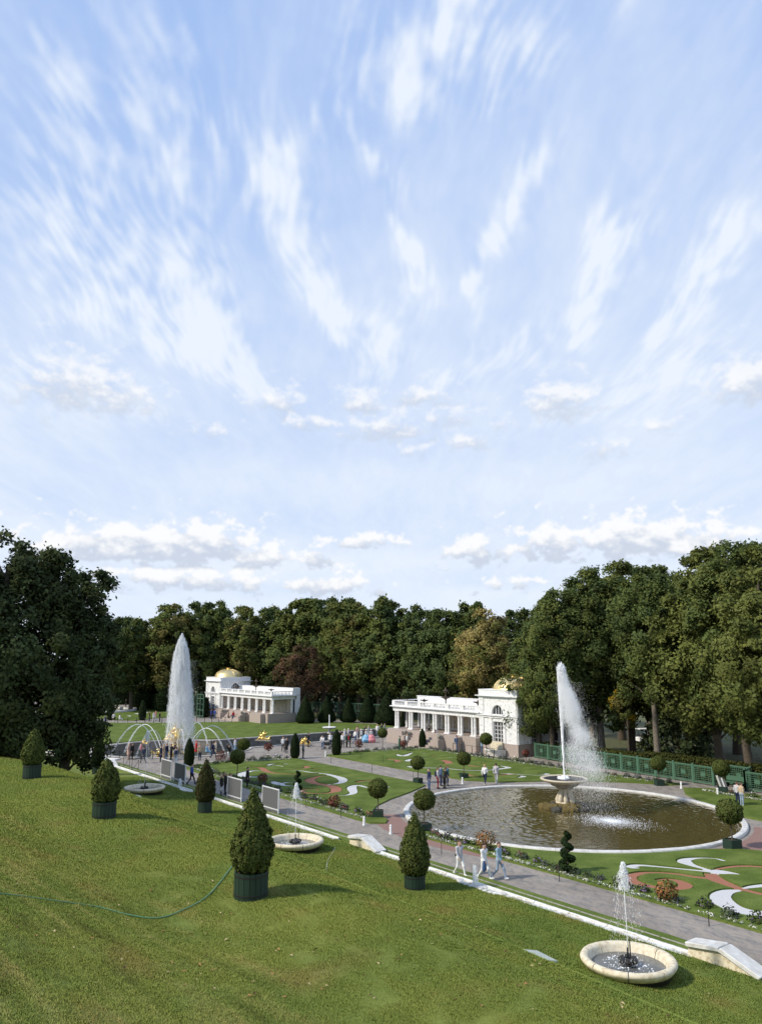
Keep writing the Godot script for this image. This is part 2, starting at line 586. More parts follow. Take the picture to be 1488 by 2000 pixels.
func materials() -> void:
	TX.fine = bump_tex(0.05, 4, 4.0, 3)
	TX.mid = bump_tex(0.02, 4, 6.0, 5)
	TX.ripple = bump_tex(0.012, 3, 5.0, 9)
	TX.lawn = noise_tex(0.05, 5, Color(0.82, 0.82, 0.80), Color(1, 1, 1), 11)
	TX.grain = noise_tex(0.09, 5, Color(0.70, 0.70, 0.70), Color(1, 1, 1), 12)
	TX.blotch = noise_tex(0.012, 5, Color(0.74, 0.74, 0.74), Color(1, 1, 1), 13)
	TX.stain = noise_tex(0.010, 5, Color(0.74, 0.69, 0.62), Color(1, 1, 1), 14, Color(0.96, 0.955, 0.94))
	tmat("lawn", lin(0.190, 0.242, 0.068), 0.9, TX.lawn, 3.3, TX.fine, 1.0)
	var lv := tmat("bank_lawn", Color.WHITE, 0.9, TX.lawn, 1.7, TX.fine, 0.6)
	lv.vertex_color_use_as_albedo = true
	tmat("forest_floor", lin(0.105, 0.115, 0.040), 0.95, TX.blotch, 9.0, TX.mid, 1.0)
	tmat("gravel", lin(0.40, 0.355, 0.335), 0.9, TX.grain, 1.6, TX.fine, 0.8)
	tmat("gravel_worn", lin(0.44, 0.395, 0.345), 0.9, noise_tex(0.006, 6, Color(0.86, 0.85, 0.84), Color(1, 1, 1), 41, Color(0, 0, 0, 0), 1024), 31.0, TX.fine, 0.8)
	MT.gravel_worn.detail_enabled = true
	MT.gravel_worn.detail_albedo = TX.grain
	MT.gravel_worn.detail_blend_mode = BaseMaterial3D.BLEND_MODE_MUL
	MT.gravel_worn.detail_uv_layer = BaseMaterial3D.DETAIL_UV_2
	MT.gravel_worn.uv2_triplanar = true
	MT.gravel_worn.uv2_world_triplanar = true
	MT.gravel_worn.uv2_scale = Vector3.ONE / 1.9
	tmat("red_gravel", lin(0.36, 0.215, 0.175), 0.9, TX.grain, 1.6, TX.fine, 0.8)
	tmat("white_chips", lin(0.80, 0.80, 0.79), 0.9, TX.grain, 0.6, TX.fine, 1.0)
	tmat("brick_chips", lin(0.46, 0.185, 0.105), 0.9, TX.grain, 0.7, TX.fine, 1.0)
	tmat("plaster", lin(0.80, 0.80, 0.80), 0.75, TX.blotch, 3.0)
	MT.plaster.albedo_texture = noise_tex(0.014, 5, Color(0.82, 0.815, 0.80), Color(1, 1, 1), 21, Color(0.97, 0.97, 0.965))
	tmat("cream_panel", lin(0.64, 0.58, 0.44), 0.8, TX.blotch, 3.0)
	tmat("pink_granite", lin(0.50, 0.415, 0.36), 0.7, TX.blotch, 1.3)
	tmat("dark_granite", lin(0.215, 0.205, 0.195), 0.7, TX.stain, 3.1)
	tmat("stone", lin(0.72, 0.69, 0.60), 0.75, TX.stain, 2.3, TX.mid, 0.3)
	tmat("yellow_stone", lin(0.76, 0.69, 0.53), 0.75, TX.stain, 1.1, TX.mid, 0.35)
	tmat("white_stone", lin(0.78, 0.78, 0.76), 0.7, TX.stain, 2.9, TX.mid, 0.25)
	tmat("rim_white", lin(0.74, 0.74, 0.72), 0.7, noise_tex(0.012, 5, Color(0.80, 0.79, 0.76), Color(1, 1, 1), 43), 3.3)
	tmat("old_marble", lin(0.62, 0.56, 0.44), 0.7, TX.stain, 0.9, TX.mid, 0.3)
	tmat("grey_stone", lin(0.33, 0.31, 0.27), 0.8, TX.stain, 1.2, TX.mid, 0.5)
	tmat("coping_grey", lin(0.47, 0.46, 0.44), 0.75, TX.stain, 1.7)
	tmat("black_wet", lin(0.022, 0.02, 0.017), 0.45, TX.stain, 0.8, TX.mid, 0.6)
	tmat("moss", lin(0.13, 0.10, 0.03), 0.95, TX.stain, 0.9, TX.fine, 1.2)
	tmat("rock", lin(0.05, 0.048, 0.038), 0.8, TX.stain, 1.1, TX.mid, 1.2)
	mat("gold", lin(0.95, 0.66, 0.20), 0.30, 1.0)
	tmat("gold_sheet", lin(0.95, 0.77, 0.40), 0.42, noise_tex(0.03, 3, Color(0.86, 0.85, 0.82), Color(1, 1, 1), 31), 1.7)
	MT.gold_sheet.metallic = 0.8
	mat("bronze", lin(0.10, 0.075, 0.05), 0.5, 0.6)
	tmat("tub_green", lin(0.012, 0.042, 0.024), 0.6, TX.grain, 0.9)
	tmat("trellis_green", lin(0.085, 0.200, 0.120), 0.55, TX.grain, 1.1)
	mat("rail_grey", lin(0.16, 0.16, 0.16), 0.5, 0.3)
	mat("iron", lin(0.03, 0.03, 0.03), 0.5, 0.5)
	mat("panel_grey", lin(0.13, 0.132, 0.14), 0.6)
	mat("frame_white", lin(0.66, 0.67, 0.68), 0.5)
	mat("dark_room", lin(0.02, 0.02, 0.022), 0.9)
	mat("window_glass", lin(0.03, 0.035, 0.04), 0.08)
	tmat("bark", lin(0.10, 0.082, 0.062), 0.95, TX.stain, 1.4, TX.mid, 1.2)
	tmat("pale_bark", lin(0.20, 0.175, 0.145), 0.95, TX.stain, 1.4, TX.mid, 1.2)
	mat("soil", lin(0.035, 0.025, 0.016), 0.95)
	vmat("leaf", 0.7, 0.8)
	vmat("needle", 0.6, 0.5)
	vmat("blade", 0.7, 0.25)
	vmat("petal", 0.8, 0.2)
	vmat("cloth", 0.85)
	var pw := tmat("pool_water", lin(0.088, 0.069, 0.024), 0.04, TX.grain, 5.0, TX.ripple, 0.25)
	pw.albedo_texture = null
	pw.uv1_scale = Vector3(0.22, 0.22, 0.22)
	pw.metallic_specular = 0.70
	var cw := tmat("canal_water", lin(0.045, 0.055, 0.045), 0.06, TX.grain, 5.0, TX.ripple, 0.35)
	cw.albedo_texture = null
	cw.uv1_scale = Vector3(0.18, 0.18, 0.18)
	var bw := tmat("basin_water", lin(0.12, 0.125, 0.12), 0.08, TX.grain, 2.0, TX.ripple, 0.7)
	bw.albedo_texture = null
	bw.uv1_scale = Vector3(0.9, 0.9, 0.9)
	mat("spray", lin(0.92, 0.94, 0.96), 0.5)
	mat("foam", lin(0.80, 0.83, 0.87), 0.7)
	var jt := mat("jet", Color(0.93, 0.96, 1.0, 0.35), 0.5)
	jt.transparency = BaseMaterial3D.TRANSPARENCY_ALPHA
	mat("hose_green", lin(0.10, 0.26, 0.14), 0.5)
	mat("hose_white", lin(0.6, 0.6, 0.55), 0.6)
	tmat("lid_metal", lin(0.50, 0.56, 0.52), 0.5, TX.stain, 0.7)
	for q in ["leaf", "needle", "blade", "petal"]:
		MT[q].metallic_specular = 0.22
		MT[q].roughness = 0.85
	for q in ["lawn", "bank_lawn"]:
		MT[q].metallic_specular = 0.2
	MT.lawn.detail_enabled = true
	MT.lawn.detail_albedo = noise_tex(0.012, 5, Color(0.72, 0.78, 0.66), Color(1, 1, 0.95), 51)
	MT.lawn.detail_blend_mode = BaseMaterial3D.BLEND_MODE_MUL
	MT.lawn.detail_uv_layer = BaseMaterial3D.DETAIL_UV_2
	MT.lawn.uv2_triplanar = true
	MT.lawn.uv2_world_triplanar = true
	MT.lawn.uv2_scale = Vector3.ONE / 13.0
	mat("white_paint", lin(0.78, 0.78, 0.77), 0.6)

# the outline of the big cascade basin and its canal, seen from above
func canal_outline(grow := 0.0) -> PackedVector2Array:
	var c := circle(-95.5, 40.0, 9.6 + grow, 48)
	var strip := poly([[-101.0 - grow, 44.0], [-90.2 + grow, 44.0], [-91.4 + grow, 80.0 + grow], [-101.0 - grow, 80.0 + grow]])
	return Geometry2D.merge_polygons(c, strip)[0]

func build_ground() -> void:
	var hole := canal_outline()
	var m := Mb.new()
	for half in [[[-1800.0, -1800.0], [-95.5, -1800.0], [-95.5, 1800.0], [-1800.0, 1800.0]], [[-95.5, -1800.0], [1800.0, -1800.0], [1800.0, 1800.0], [-95.5, 1800.0]]]:
		for p in Geometry2D.clip_polygons(poly(half), hole):
			m.plate(p, -0.3, -0.02, false)
	struct("ground", m.mesh(), MT.forest_floor)
	m = Mb.new()
	for half in [[[-230.0, 27.0], [-95.5, 27.0], [-95.5, 74.0], [-103.0, 92.0], [-132.0, 76.0], [-230.0, 76.0]], [[-95.5, 27.0], [60.0, 27.0], [60.0, 69.0], [-60.0, 69.0], [-62.0, 73.0], [-87.0, 73.0], [-87.0, 92.0], [-95.5, 92.0]]]:
		for p in Geometry2D.clip_polygons(poly(half), hole):
			m.plate(p, -0.02, 0.0, false)
	struct("gravel_path", m.mesh(), MT.gravel_worn)
	# the reddish arc of gravel beside the round pool
	var ring := []
	for i in 25:
		var a := lerpf(-2.2, 0.55, i / 24.0)
		ring.append(Vector2(-38.9 + 12.3 * cos(a), 46.8 + 12.3 * sin(a)))
	for i in 25:
		var a := lerpf(0.55, -2.2, i / 24.0)
		var r := 14.4 + 2.0 * smoothstep(-1.6, -0.2, a)
		ring.append(Vector2(-38.9 + r * cos(a), 46.8 + r * sin(a)))
	struct("red_gravel_path", Mb.new().plate(poly(ring), 0.0, 0.004, false).mesh(), MT.red_gravel)

func lawn_color(u: float, v: float) -> Color:
	var g := Vector3(0.128, 0.172, 0.042)
	var n := nz.get_noise_2d(u * 0.16, v * 0.16)
	var n2 := nz.get_noise_2d(u * 0.5 + 40.0, v * 0.7)
	var n3 := nz.get_noise_2d(u * 1.3 - 12.0, v * 2.1 + 7.0)
	g = g.lerp(Vector3(0.190, 0.206, 0.048), clampf(0.35 + 0.55 * n + 0.35 * n2, 0, 1) * 0.75)
	g = g.lerp(Vector3(0.080, 0.118, 0.026), clampf(-0.1 + 0.9 * n3 - 0.3 * n, 0, 1) * 0.8)
	var n4 := nz.get_noise_2d(u * 4.1, v * 4.6 + 60.0)
	g *= 1.0 + 0.09 * n4 + 0.08 * n3
	if v < 16.0:
		g = g.lerp(Vector3(0.200, 0.214, 0.050), 0.22)
		# mown streaks down the near slope
		var st := nz.get_noise_2d(v * 1.7 - u * 0.24 + 0.3 * sin(u * 0.5), u * 0.16) + 0.5 * nz.get_noise_2d(v * 4.2 - u * 0.6, u * 0.4 + 20.0)
		g = g.lerp(Vector3(0.26, 0.24, 0.085), clampf(st - 0.20, 0, 1) * (1.0 - smoothstep(7.0, 12.5, v)) * 1.0)
		g = g.lerp(Vector3(0.07, 0.075, 0.022), clampf(-st - 0.35, 0, 1) * (1.0 - smoothstep(6.0, 12.0, v)) * 0.8)
	var dry := nz.get_noise_2d(u * 0.33 + 90.0, v * 0.42 - 30.0)
	g = g.lerp(Vector3(0.215, 0.17, 0.06), clampf(dry - 0.42, 0, 1) * 1.1)
	g *= 1.36
	return Color(g.x, g.y, g.z)

func build_bank() -> void:
	var us := []
	var vs := []
	var x := -112.0
	while x < 14.0:
		us.append(x)
		x += 0.45 if x > -45.0 else 0.9
	var y := -9.0
	while y < 28.7:
		vs.append(y)
		y += 0.4
	vs.append(28.62)
	var m := Mb.new()
	var P := []
	var N := []
	var C := []
	for v in vs:
		for u in us:
			var h := bank_h(u, v)
			var dx := (bank_h(u + 0.1, v) - bank_h(u - 0.1, v)) / 0.2
			var dv := (bank_h(u, v + 0.1) - bank_h(u, v - 0.1)) / 0.2
			h += 0.025 * nz.get_noise_2d(u * 0.9, v * 0.9)
			P.append(W(u, v, h))
			N.append(Vector3(-dx, 1, dv).normalized())
			C.append(lawn_color(u, v))
	var k := us.size()
	var verts := PackedVector3Array(P)
	var ix := PackedInt32Array()
	for j in vs.size() - 1:
		for i in k - 1:
			var a := j * k + i
			ix.append_array([a, a + k, a + 1, a + 1, a + k, a + k + 1])
	var arr := []
	arr.resize(Mesh.ARRAY_MAX)
	arr[Mesh.ARRAY_VERTEX] = verts
	arr[Mesh.ARRAY_NORMAL] = PackedVector3Array(N)
	arr[Mesh.ARRAY_COLOR] = PackedColorArray(C)
	arr[Mesh.ARRAY_INDEX] = ix
	var am := ArrayMesh.new()
	am.add_surface_from_arrays(Mesh.PRIMITIVE_TRIANGLES, arr)
	struct("lawn_slope", am, MT.bank_lawn)
	# the narrow grass verge between the stone channel and the walk
	var vm := Mb.new()
	var i0 := -112.0
	while i0 < 14.0:
		vm.plate(poly([[i0, 28.9], [i0 + 4.0, 28.9], [i0 + 4.0, 29.95 + 0.05 * sin(i0)], [i0, 29.95 + 0.05 * sin(i0 - 4.0)]]), 0.0, 0.10)
		i0 += 4.0
	struct("grass_verge", vm.mesh(), MT.lawn)

# a flat ribbon along points [u, v, half width]
func ribbon(p: Array) -> PackedVector2Array:
	var pts := smooth(p, 6)
	var l := PackedVector2Array()
	var r := PackedVector2Array()
	for i in pts.size():
		var d: Vector3 = pts[mini(i + 1, pts.size() - 1)] - pts[maxi(i - 1, 0)]
		var s := Vector2(-d.y, d.x).normalized() * maxf(pts[i].z * 0.56, 0.08)
		l.append(Vector2(pts[i].x, pts[i].y) + s)
		r.append(Vector2(pts[i].x, pts[i].y) - s)
	r.reverse()
	l.append_array(r)
	if Geometry2D.is_polygon_clockwise(l):
		l.reverse()
	return l

# a raised lawn with the outlines of its patterns cut out of it
func lawn_bed(called: String, outline: PackedVector2Array, cuts: Array, m: Material) -> void:
	var root := CSGPolygon3D.new()
	root.name = numbered(called)
	root.material_override = m
	root.set_meta("kind", "structure")
	root.polygon = outline
	root.depth = 0.10
	root.rotation.x = -PI / 2
	root.position.y = 0.095
	add_child(root)
	for c in cuts:
		var s := CSGPolygon3D.new()
		s.name = "pattern_cut"
		s.polygon = c
		s.depth = 0.2
		s.position.z = 0.12
		s.operation = CSGShape3D.OPERATION_SUBTRACTION
		root.add_child(s, true)

# turns a pattern drawn on the photograph into places on the lawn
func on_lawn(pts: Array, o: Vector2, s: float) -> Array:
	var r := []
	for p in pts:
		var g := G(o.x + p[0] / s, o.y + p[1] / s, 0.05)
		r.append(Vector3(g.x, -g.z, p[2]))
	return r

func scrolls(bed: String, outline: PackedVector2Array, o: Vector2, s: float, white: Array, red: Array, where: String) -> void:
	var cuts := []
	var all := []
	for a in white:
		all.append([ribbon(on_lawn(a, o, s)), true])
	for a in red:
		all.append([ribbon(on_lawn(a, o, s)), false])
	for a in all:
		for c in Geometry2D.offset_polygon(a[0], 0.10, Geometry2D.JOIN_ROUND):
			if not Geometry2D.is_polygon_clockwise(c):
				cuts.append(c)
	lawn_bed(bed, outline, cuts, MT.lawn)
	var k := 0
	for a in all:
		var y := 0.050 + 0.004 * k
		k = (k + 1) % 4
		struct("white_chip_scroll" if a[1] else "red_chip_scroll", Mb.new().plate(a[0], 0.0, y, true).mesh(), MT.white_chips if a[1] else MT.brick_chips)

func build_beds() -> void:
	# left bed
	var A := poly([[-79.6, 34.2], [-79.9, 40.0], [-79.2, 45.0], [-77.8, 47.1], [-57.5, 47.0], [-54.7, 46.7], [-52.6, 43.0], [-51.2, 40.0], [-49.6, 37.4], [-48.2, 36.0], [-45.0, 34.9], [-44.2, 34.1], [-44.9, 33.2], [-50.0, 33.3], [-70.0, 33.4]])
	var b := 0.30
	scrolls("left_lawn_bed", A, Vector2(460, 1440), 4.133, [
		[[15, 236, .1], [120, 233, .15], [240, 237, .2], [320, 230, .8], [385, 241, .25]], [[255, 228, .3], [300, 216, .25], [360, 212, .12]], [[385, 215, .3], [428, 217, .25]],
		[[215, 270, .15], [120, 275, .45], [50, 298, .75], [75, 318, .6], [170, 322, .5], [285, 311, .15]],
		[[275, 268, .1], [400, 265, .2], [520, 270, .25], [610, 284, .3], [700, 292, .25], [780, 308, .5], [860, 335, .75], [860, 362, .6], [800, 378, .3], [720, 382, .1]],
		[[300, 358, .4], [345, 375, .8], [400, 390, .4], [520, 394, .2], [665, 388, .1]], [[385, 372, .3], [430, 364, .25], [500, 364, .12]],
		[[822, 470, .1], [900, 468, .25], [952, 448, .55], [938, 412, .75], [955, 394, .5], [1000, 391, .35], [1060, 406, .25], [1120, 412, .15]], [[1195, 407, .25], [1250, 399, .2]]],
		[[[120, 245, .15], [210, 249, .5], [250, 275, .55], [320, 291, .35], [420, 298, .3], [560, 301, .25], [690, 294, .1]],
		[[755, 308, .12], [670, 318, .3], [600, 345, .8], [640, 372, .7], [715, 385, .6], [795, 402, .8], [812, 432, .8], [760, 450, .35], [660, 456, .25], [560, 449, .4], [535, 434, .3], [575, 421, .25], [640, 420, .2], [676, 431, .1]],
		[[545, 234, .1], [583, 240, .5], [545, 252, .25], [440, 251, .1]], [[975, 364, .35], [1060, 351, .3], [1140, 362, .5], [1150, 382, .5], [1110, 392, .3], [1060, 394, .1]], [[620, 257, .3], [685, 260, .15]]], "left")
	# far bed
	var B := poly([[-78.2, 51.3], [-79.0, 58.0], [-78.0, 64.5], [-75.5, 65.7], [-60.0, 65.6], [-48.0, 65.4], [-41.0, 65.4], [-41.5, 64.2], [-45.0, 62.2], [-49.5, 57.6], [-52.0, 53.2], [-54.5, 51.5], [-63.0, 51.3]])
	scrolls("far_lawn_bed", B, Vector2(760, 1420), 4.02, [
		[[60, 214, .15], [110, 228, .7], [180, 202, .1]], [[262, 207, .35], [282, 207, .35]], [[308, 239, .15], [220, 246, .3], [152, 264, .8], [200, 272, .3], [262, 276, .1]], [[152, 308, .5], [200, 320, .35], [300, 322, .3], [420, 325, .3], [600, 340, .3], [790, 339, .3], [890, 327, .5], [935, 319, .5], [870, 305, .15]],
		[[370, 237, .12], [460, 240, .25], [548, 249, .12]], [[860, 364, .15], [950, 369, .4], [1080, 375, .25], [1180, 379, .3], [1248, 369, .35], [1170, 363, .12]], [[1008, 398, .2], [1055, 390, .45], [1030, 383, .12]]],
		[[[380, 262, .2], [440, 264, .6], [470, 284, .7], [425, 291, .2]], [[568, 364, .2], [585, 372, .8], [650, 384, .4], [735, 389, .12]], [[620, 299, .2], [660, 308, .5], [712, 311, .3]], [[725, 290, .35], [760, 292, .35]], [[860, 379, .2], [900, 377, .4], [1000, 371, .2]], [[-20, 252, .4], [40, 258, .4], [72, 266, .6], [48, 277, .3]], [[330, 228, .4], [362, 228, .4]]], "far")
	# near right bed
	var C := poly([[-41.3, 33.4], [-40.6, 34.6], [-36.0, 35.2], [-33.2, 36.6], [-29.6, 39.6], [-27.2, 44.2], [-25.5, 46.4], [-23.6, 47.4], [-8.0, 47.4], [2.0, 44.0], [2.0, 33.4]])
	scrolls("near_lawn_bed", C, Vector2(1040, 1620), 3.3214, [
		[[690, 250, .15], [650, 250, .3], [637, 240, .45], [700, 234, .35], [850, 246, .25], [1000, 261, .25], [1125, 272, .35], [1200, 276, .8], [1270, 282, .5], [1338, 292, .15]], [[1242, 205, .25], [1180, 190, .15], [1080, 187, .2], [1000, 195, .45], [985, 211, .7], [1030, 232, .45], [1090, 250, .3], [1150, 266, .2]],
		[[1560, 556, .5], [1488, 548, .7], [1390, 537, .8], [1300, 510, .85], [1235, 470, .9], [1218, 432, .8], [1262, 405, .55], [1345, 396, .2]], [[1560, 358, .3], [1488, 366, .35], [1420, 374, .3], [1362, 384, .12]]],
		[[[800, 331, .1], [870, 325, .22], [950, 337, .4], [990, 365, .6], [940, 385, .4], [840, 381, .35], [735, 365, .5], [640, 335, .65], [635, 305, .55], [700, 285, .35], [800, 281, .25], [930, 290, .3], [1050, 309, .35], [1140, 318, .4]],
		[[1150, 288, .55], [1190, 325, .7], [1260, 355, .55], [1340, 384, .4], [1420, 406, .35], [1500, 424, .35], [1580, 440, .3]], [[1190, 259, .15], [1280, 245, .25], [1380, 240, .3], [1500, 246, .3], [1580, 255, .3]]], "near right")
	# small bed by the trellis fence, and the far lawns
	struct("right_lawn_bed", Mb.new().plate(poly([[-40.0, 63.6], [-38.2, 61.0], [-34.0, 57.6], [-30.0, 55.5], [-10.0, 54.0], [-10.0, 65.0], [-38.5, 65.2]]), 0.0, 0.09).mesh(), MT.lawn)
	var D := poly([[-108.0, 26.0], [-106.0, 33.0], [-106.2, 43.0], [-103.5, 48.0], [-101.6, 51.0], [-101.6, 81.0], [-108.0, 81.6], [-116.5, 77.4], [-121.0, 72.5], [-126.0, 67.3], [-129.5, 59.8], [-133.8, 52.3], [-139.2, 45.2], [-146.0, 36.0], [-146.0, 26.0]])
	struct("bank_lawn", Mb.new().plate(D, 0.0, 0.14).mesh(), MT.lawn)
	var far := []
	for p in [[150, 1404], [200, 1403], [228, 1407], [262, 1408], [300, 1404], [345, 1399], [400, 1399], [400, 1391], [330, 1389], [282, 1386], [240, 1391], [190, 1397], [150, 1399]]:
		var g := G(p[0], p[1])
		far.append(Vector2(g.x, -g.z))
	struct("distant_lawn_bed", Mb.new().plate(poly(far), 0.0, 0.10).mesh(), MT.lawn)
	for p in [[[276, 1393], [290, 1391.5], [288, 1393.5]], [[262, 1395], [272, 1394], [270, 1396]], [[248, 1399.2], [256, 1398.6], [255, 1400.4]]]:
		var q := []
		for e in p:
			var g := G(e[0], e[1])
			q.append(Vector2(g.x, -g.z))
		struct("distant_white_scroll", Mb.new().plate(poly(q), 0.09, 0.115).mesh(), MT.white_chips)

func build_pool() -> void:
	var o := W(-38.9, 46.8)
	var t := thing("round_pool", "large round pool of brown water with a white stone rim", "pool", o)
	var prof := [Vector2(11.58, -0.35), Vector2(11.98, -0.35), Vector2(11.98, 0.11), Vector2(11.96, 0.17), Vector2(11.90, 0.20), Vector2(11.64, 0.20), Vector2(11.58, 0.16), Vector2(11.58, -0.35)]
	var k := 40
	for i in k:
		var a := TAU * i / k
		var e := TAU * (i + 1) / k - 0.0014
		obj("rim_stone", Mb.new().lathe(prof, 4, Vector3(0, rng.randf_range(-0.008, 0.008), 0), a, e, true).lathe_ends(prof.slice(0, 7), Vector3.ZERO, a, e).mesh(), MT.rim_white, t)
	obj("inner_wall", Mb.new().lathe([Vector2(11.56, 0.02), Vector2(11.54, 0.02), Vector2(11.54, -0.3), Vector2(11.56, -0.3)], 64).mesh(), MT.black_wet, t)
	tag(obj("pool_water", rippled_water(-38.9, 46.8, 11.58, 0.06), MT.pool_water), "", "", "", "structure")
	# rock island and stone bowl
	var c := W(-40.0, 47.9)
	var isl := thing("rock_island", "mossy rock heap in the round pool under the stone bowl", "rock", c)
	for i in 26:
		var a := TAU * i / 13.0 + rng.randf_range(-0.2, 0.2)
		var r := rng.randf_range(0.95, 1.5) if i < 13 else rng.randf_range(0.2, 1.0)
		var m := Mb.new()
		var s := rng.randf_range(0.30, 0.50)
		rock(m, Vector3(r * cos(a), 0.10 if i < 13 else 0.28, r * sin(a)), Vector3(s * 1.3, s * (0.7 if i < 13 else 0.8), s * 1.2), 11 + i)
		obj("boulder", m.mesh(), MT.moss if (i % 3 != 0) else MT.rock, isl)
	var f := thing("bowl_fountain", "tall weathered stone bowl on a carved pedestal in the round pool", "fountain", c)
	var ped := Mb.new()
	ped.lathe([Vector2(0.0, 0.45), Vector2(0.72, 0.45), Vector2(0.72, 0.58), Vector2(0.62, 0.62)], 20)
	obj("pedestal_foot", ped.mesh(), MT.old_marble, f)
	for i in 8:
		var a := TAU * i / 8.0
		var d := Vector3(cos(a), 0, sin(a))
		var leg := Mb.new().tube([d * 0.50 + Vector3.UP * 0.5, d * 0.56 + Vector3.UP * 0.75, d * 0.44 + Vector3.UP * 1.05, d * 0.30 + Vector3.UP * 1.35, d * 0.34 + Vector3.UP * 1.6], [0.17, 0.18, 0.145, 0.12, 0.17], 8)
		obj("carved_rib", leg.mesh(), MT.old_marble, f)
	obj("pedestal_core", Mb.new().lathe([Vector2(0.5, 0.45), Vector2(0.48, 0.8), Vector2(0.36, 1.1), Vector2(0.28, 1.4), Vector2(0.36, 1.62)], 16).mesh(), MT.black_wet, f)
	obj("lower_cup", Mb.new().lathe([Vector2(0.30, 1.50), Vector2(0.62, 1.56), Vector2(0.72, 1.66), Vector2(1.0, 1.76), Vector2(1.08, 1.92), Vector2(1.2, 2.0)], 32).mesh(), MT.grey_stone, f)
	obj("bowl", Mb.new().lathe([Vector2(1.0, 1.92), Vector2(1.45, 2.02), Vector2(1.72, 2.12), Vector2(1.80, 2.20), Vector2(1.78, 2.27), Vector2(1.70, 2.29), Vector2(1.62, 2.26), Vector2(1.3, 2.14), Vector2(0.0, 2.08)], 48).mesh(), MT.old_marble, f)
	obj("bowl_water", Mb.new().plate(circle(0, 0, 1.60, 40), 2.0, 2.225, false).mesh(), MT.black_wet, f)
	var mound := Mb.new()
	for i in 7:
		rock(mound, Vector3(rng.randf_range(-0.32, 0.32), 2.25, rng.randf_range(-0.3, 0.3)), Vector3(0.22, 0.16, 0.2), 60 + i)
	obj("nozzle_mound", mound.mesh(), MT.foam, f)

func rock(m: Mb, at: Vector3, s: Vector3, sd: int) -> void:
	var g := func(a: float, b: float) -> Vector3:
		var d := Vector3(cos(b) * cos(a), sin(b), cos(b) * sin(a))
		var q := 1.0 + 0.35 * nz.get_noise_3d(d.x * 1.3 + sd * 7.1, d.y * 1.3, d.z * 1.3) + 0.15 * nz.get_noise_3d(d.x * 3.1, d.y * 3.1 + sd, d.z * 3.1)
		return at + d * s * q
	for i in 9:
		for j in 6:
			var a0 := TAU * i / 9.0
			var a1 := TAU * (i + 1) / 9.0
			var b0 := -PI / 2 + PI * j / 6.0
			var b1 := -PI / 2 + PI * (j + 1) / 6.0
			m.quad(g.call(a1, b0), g.call(a0, b0), g.call(a0, b1), g.call(a1, b1))

func build_canal() -> void:
	var out := canal_outline()
	tag(obj("canal_water", Mb.new().plate(canal_outline(0.3), -1.2, -1.05, false).mesh(), MT.canal_water), "", "", "", "structure")
	# the wall round the basin and canal, block by block
	var t := thing("canal_wall", "dark stone retaining wall round the fountain basin and canal", "wall")
	var n := out.size()
	for i in n:
		var p := out[i]
		var q := out[(i + 1) % n]
		if (p + q).y * 0.5 > 200.0:
			continue
		var l := p.distance_to(q)
		var parts := maxi(1, int(round(l / 2.6)))
		for s in parts:
			var a := p.lerp(q, float(s) / parts)
			var b := p.lerp(q, float(s + 1) / parts)
			var d := b - a
			var mid := (a + b) * 0.5
			var bs := Basis(Vector3(d.x, 0, -d.y).normalized(), Vector3.UP, Vector3(-d.y, 0, -d.x).normalized() * -1.0)
			bs = Basis(Vector3.UP, atan2(d.y, d.x))
			var side := mid.x < -98.0 or mid.y < 33.0
			obj("wall_block", Mb.new().box(W(mid.x, mid.y, -0.72), Vector3(d.length() - 0.015, 1.44, 0.5), bs).mesh(), MT.pink_granite if (mid.x < -101.5 and mid.y > 40.0 and mid.y < 47.0) else MT.dark_granite, t)
			obj("coping_stone", Mb.new().box(W(mid.x, mid.y, 0.07 if side else 0.03), Vector3(d.length() - 0.01, 0.14, 0.62), bs).mesh(), MT.coping_grey, t)

# water whose breeze ripples are higher on the left than on the right
func rippled_water(cu: float, cv: float, R: float, y: float) -> ArrayMesh:
	var hgt := func(u: float, v: float) -> float:
		var x := u * sin(YAW) + v * cos(YAW)
		var a := lerpf(1.1, 0.36, smoothstep(8.6, 13.4, x + 1.2 * nz.get_noise_2d(u * 0.3, v * 0.3)))
		return a * (0.030 * nz.get_noise_2d(u * 0.9 + v * 1.3, v * 0.9 - u * 0.45) + 0.020 * nz.get_noise_2d(u * 2.3 + v * 2.0 + 9.0, v * 2.2 - u * 1.2) + 0.008 * nz.get_noise_2d(u * 5.5, v * 5.5 + 3.0))
	var rings := 96
	var seg := 220
	var P := PackedVector3Array()
	var N := PackedVector3Array()
	var ix := PackedInt32Array()
	for j in rings + 1:
		var r := R * sqrt(float(j) / rings) if j < rings else R
		for i in seg:
			var a := TAU * (i + 0.5 * (j % 2)) / seg
			var u := cu + r * cos(a)
			var v := cv + r * sin(a)
			var h: float = hgt.call(u, v)
			P.append(W(u, v, y + h))
			N.append(Vector3((h - hgt.call(u + 0.03, v)) / 0.03, 1, -(h - hgt.call(u, v + 0.03)) / 0.03).normalized())
			if j < rings:
				var k := j * seg + i
				var l := j * seg + (i + 1) % seg
				ix.append_array([k, l, k + seg, l, l + seg, k + seg])
	var arr := []
	arr.resize(Mesh.ARRAY_MAX)
	arr[Mesh.ARRAY_VERTEX] = P
	arr[Mesh.ARRAY_NORMAL] = N
	arr[Mesh.ARRAY_INDEX] = ix
	var am := ArrayMesh.new()
	am.add_surface_from_arrays(Mesh.PRIMITIVE_TRIANGLES, arr)
	return am

func bx(t: Node, called: String, m: Material, at: Vector3, s: Vector3) -> MeshInstance3D:
	return obj(called, Mb.new().box(at, s).mesh(), m, t)

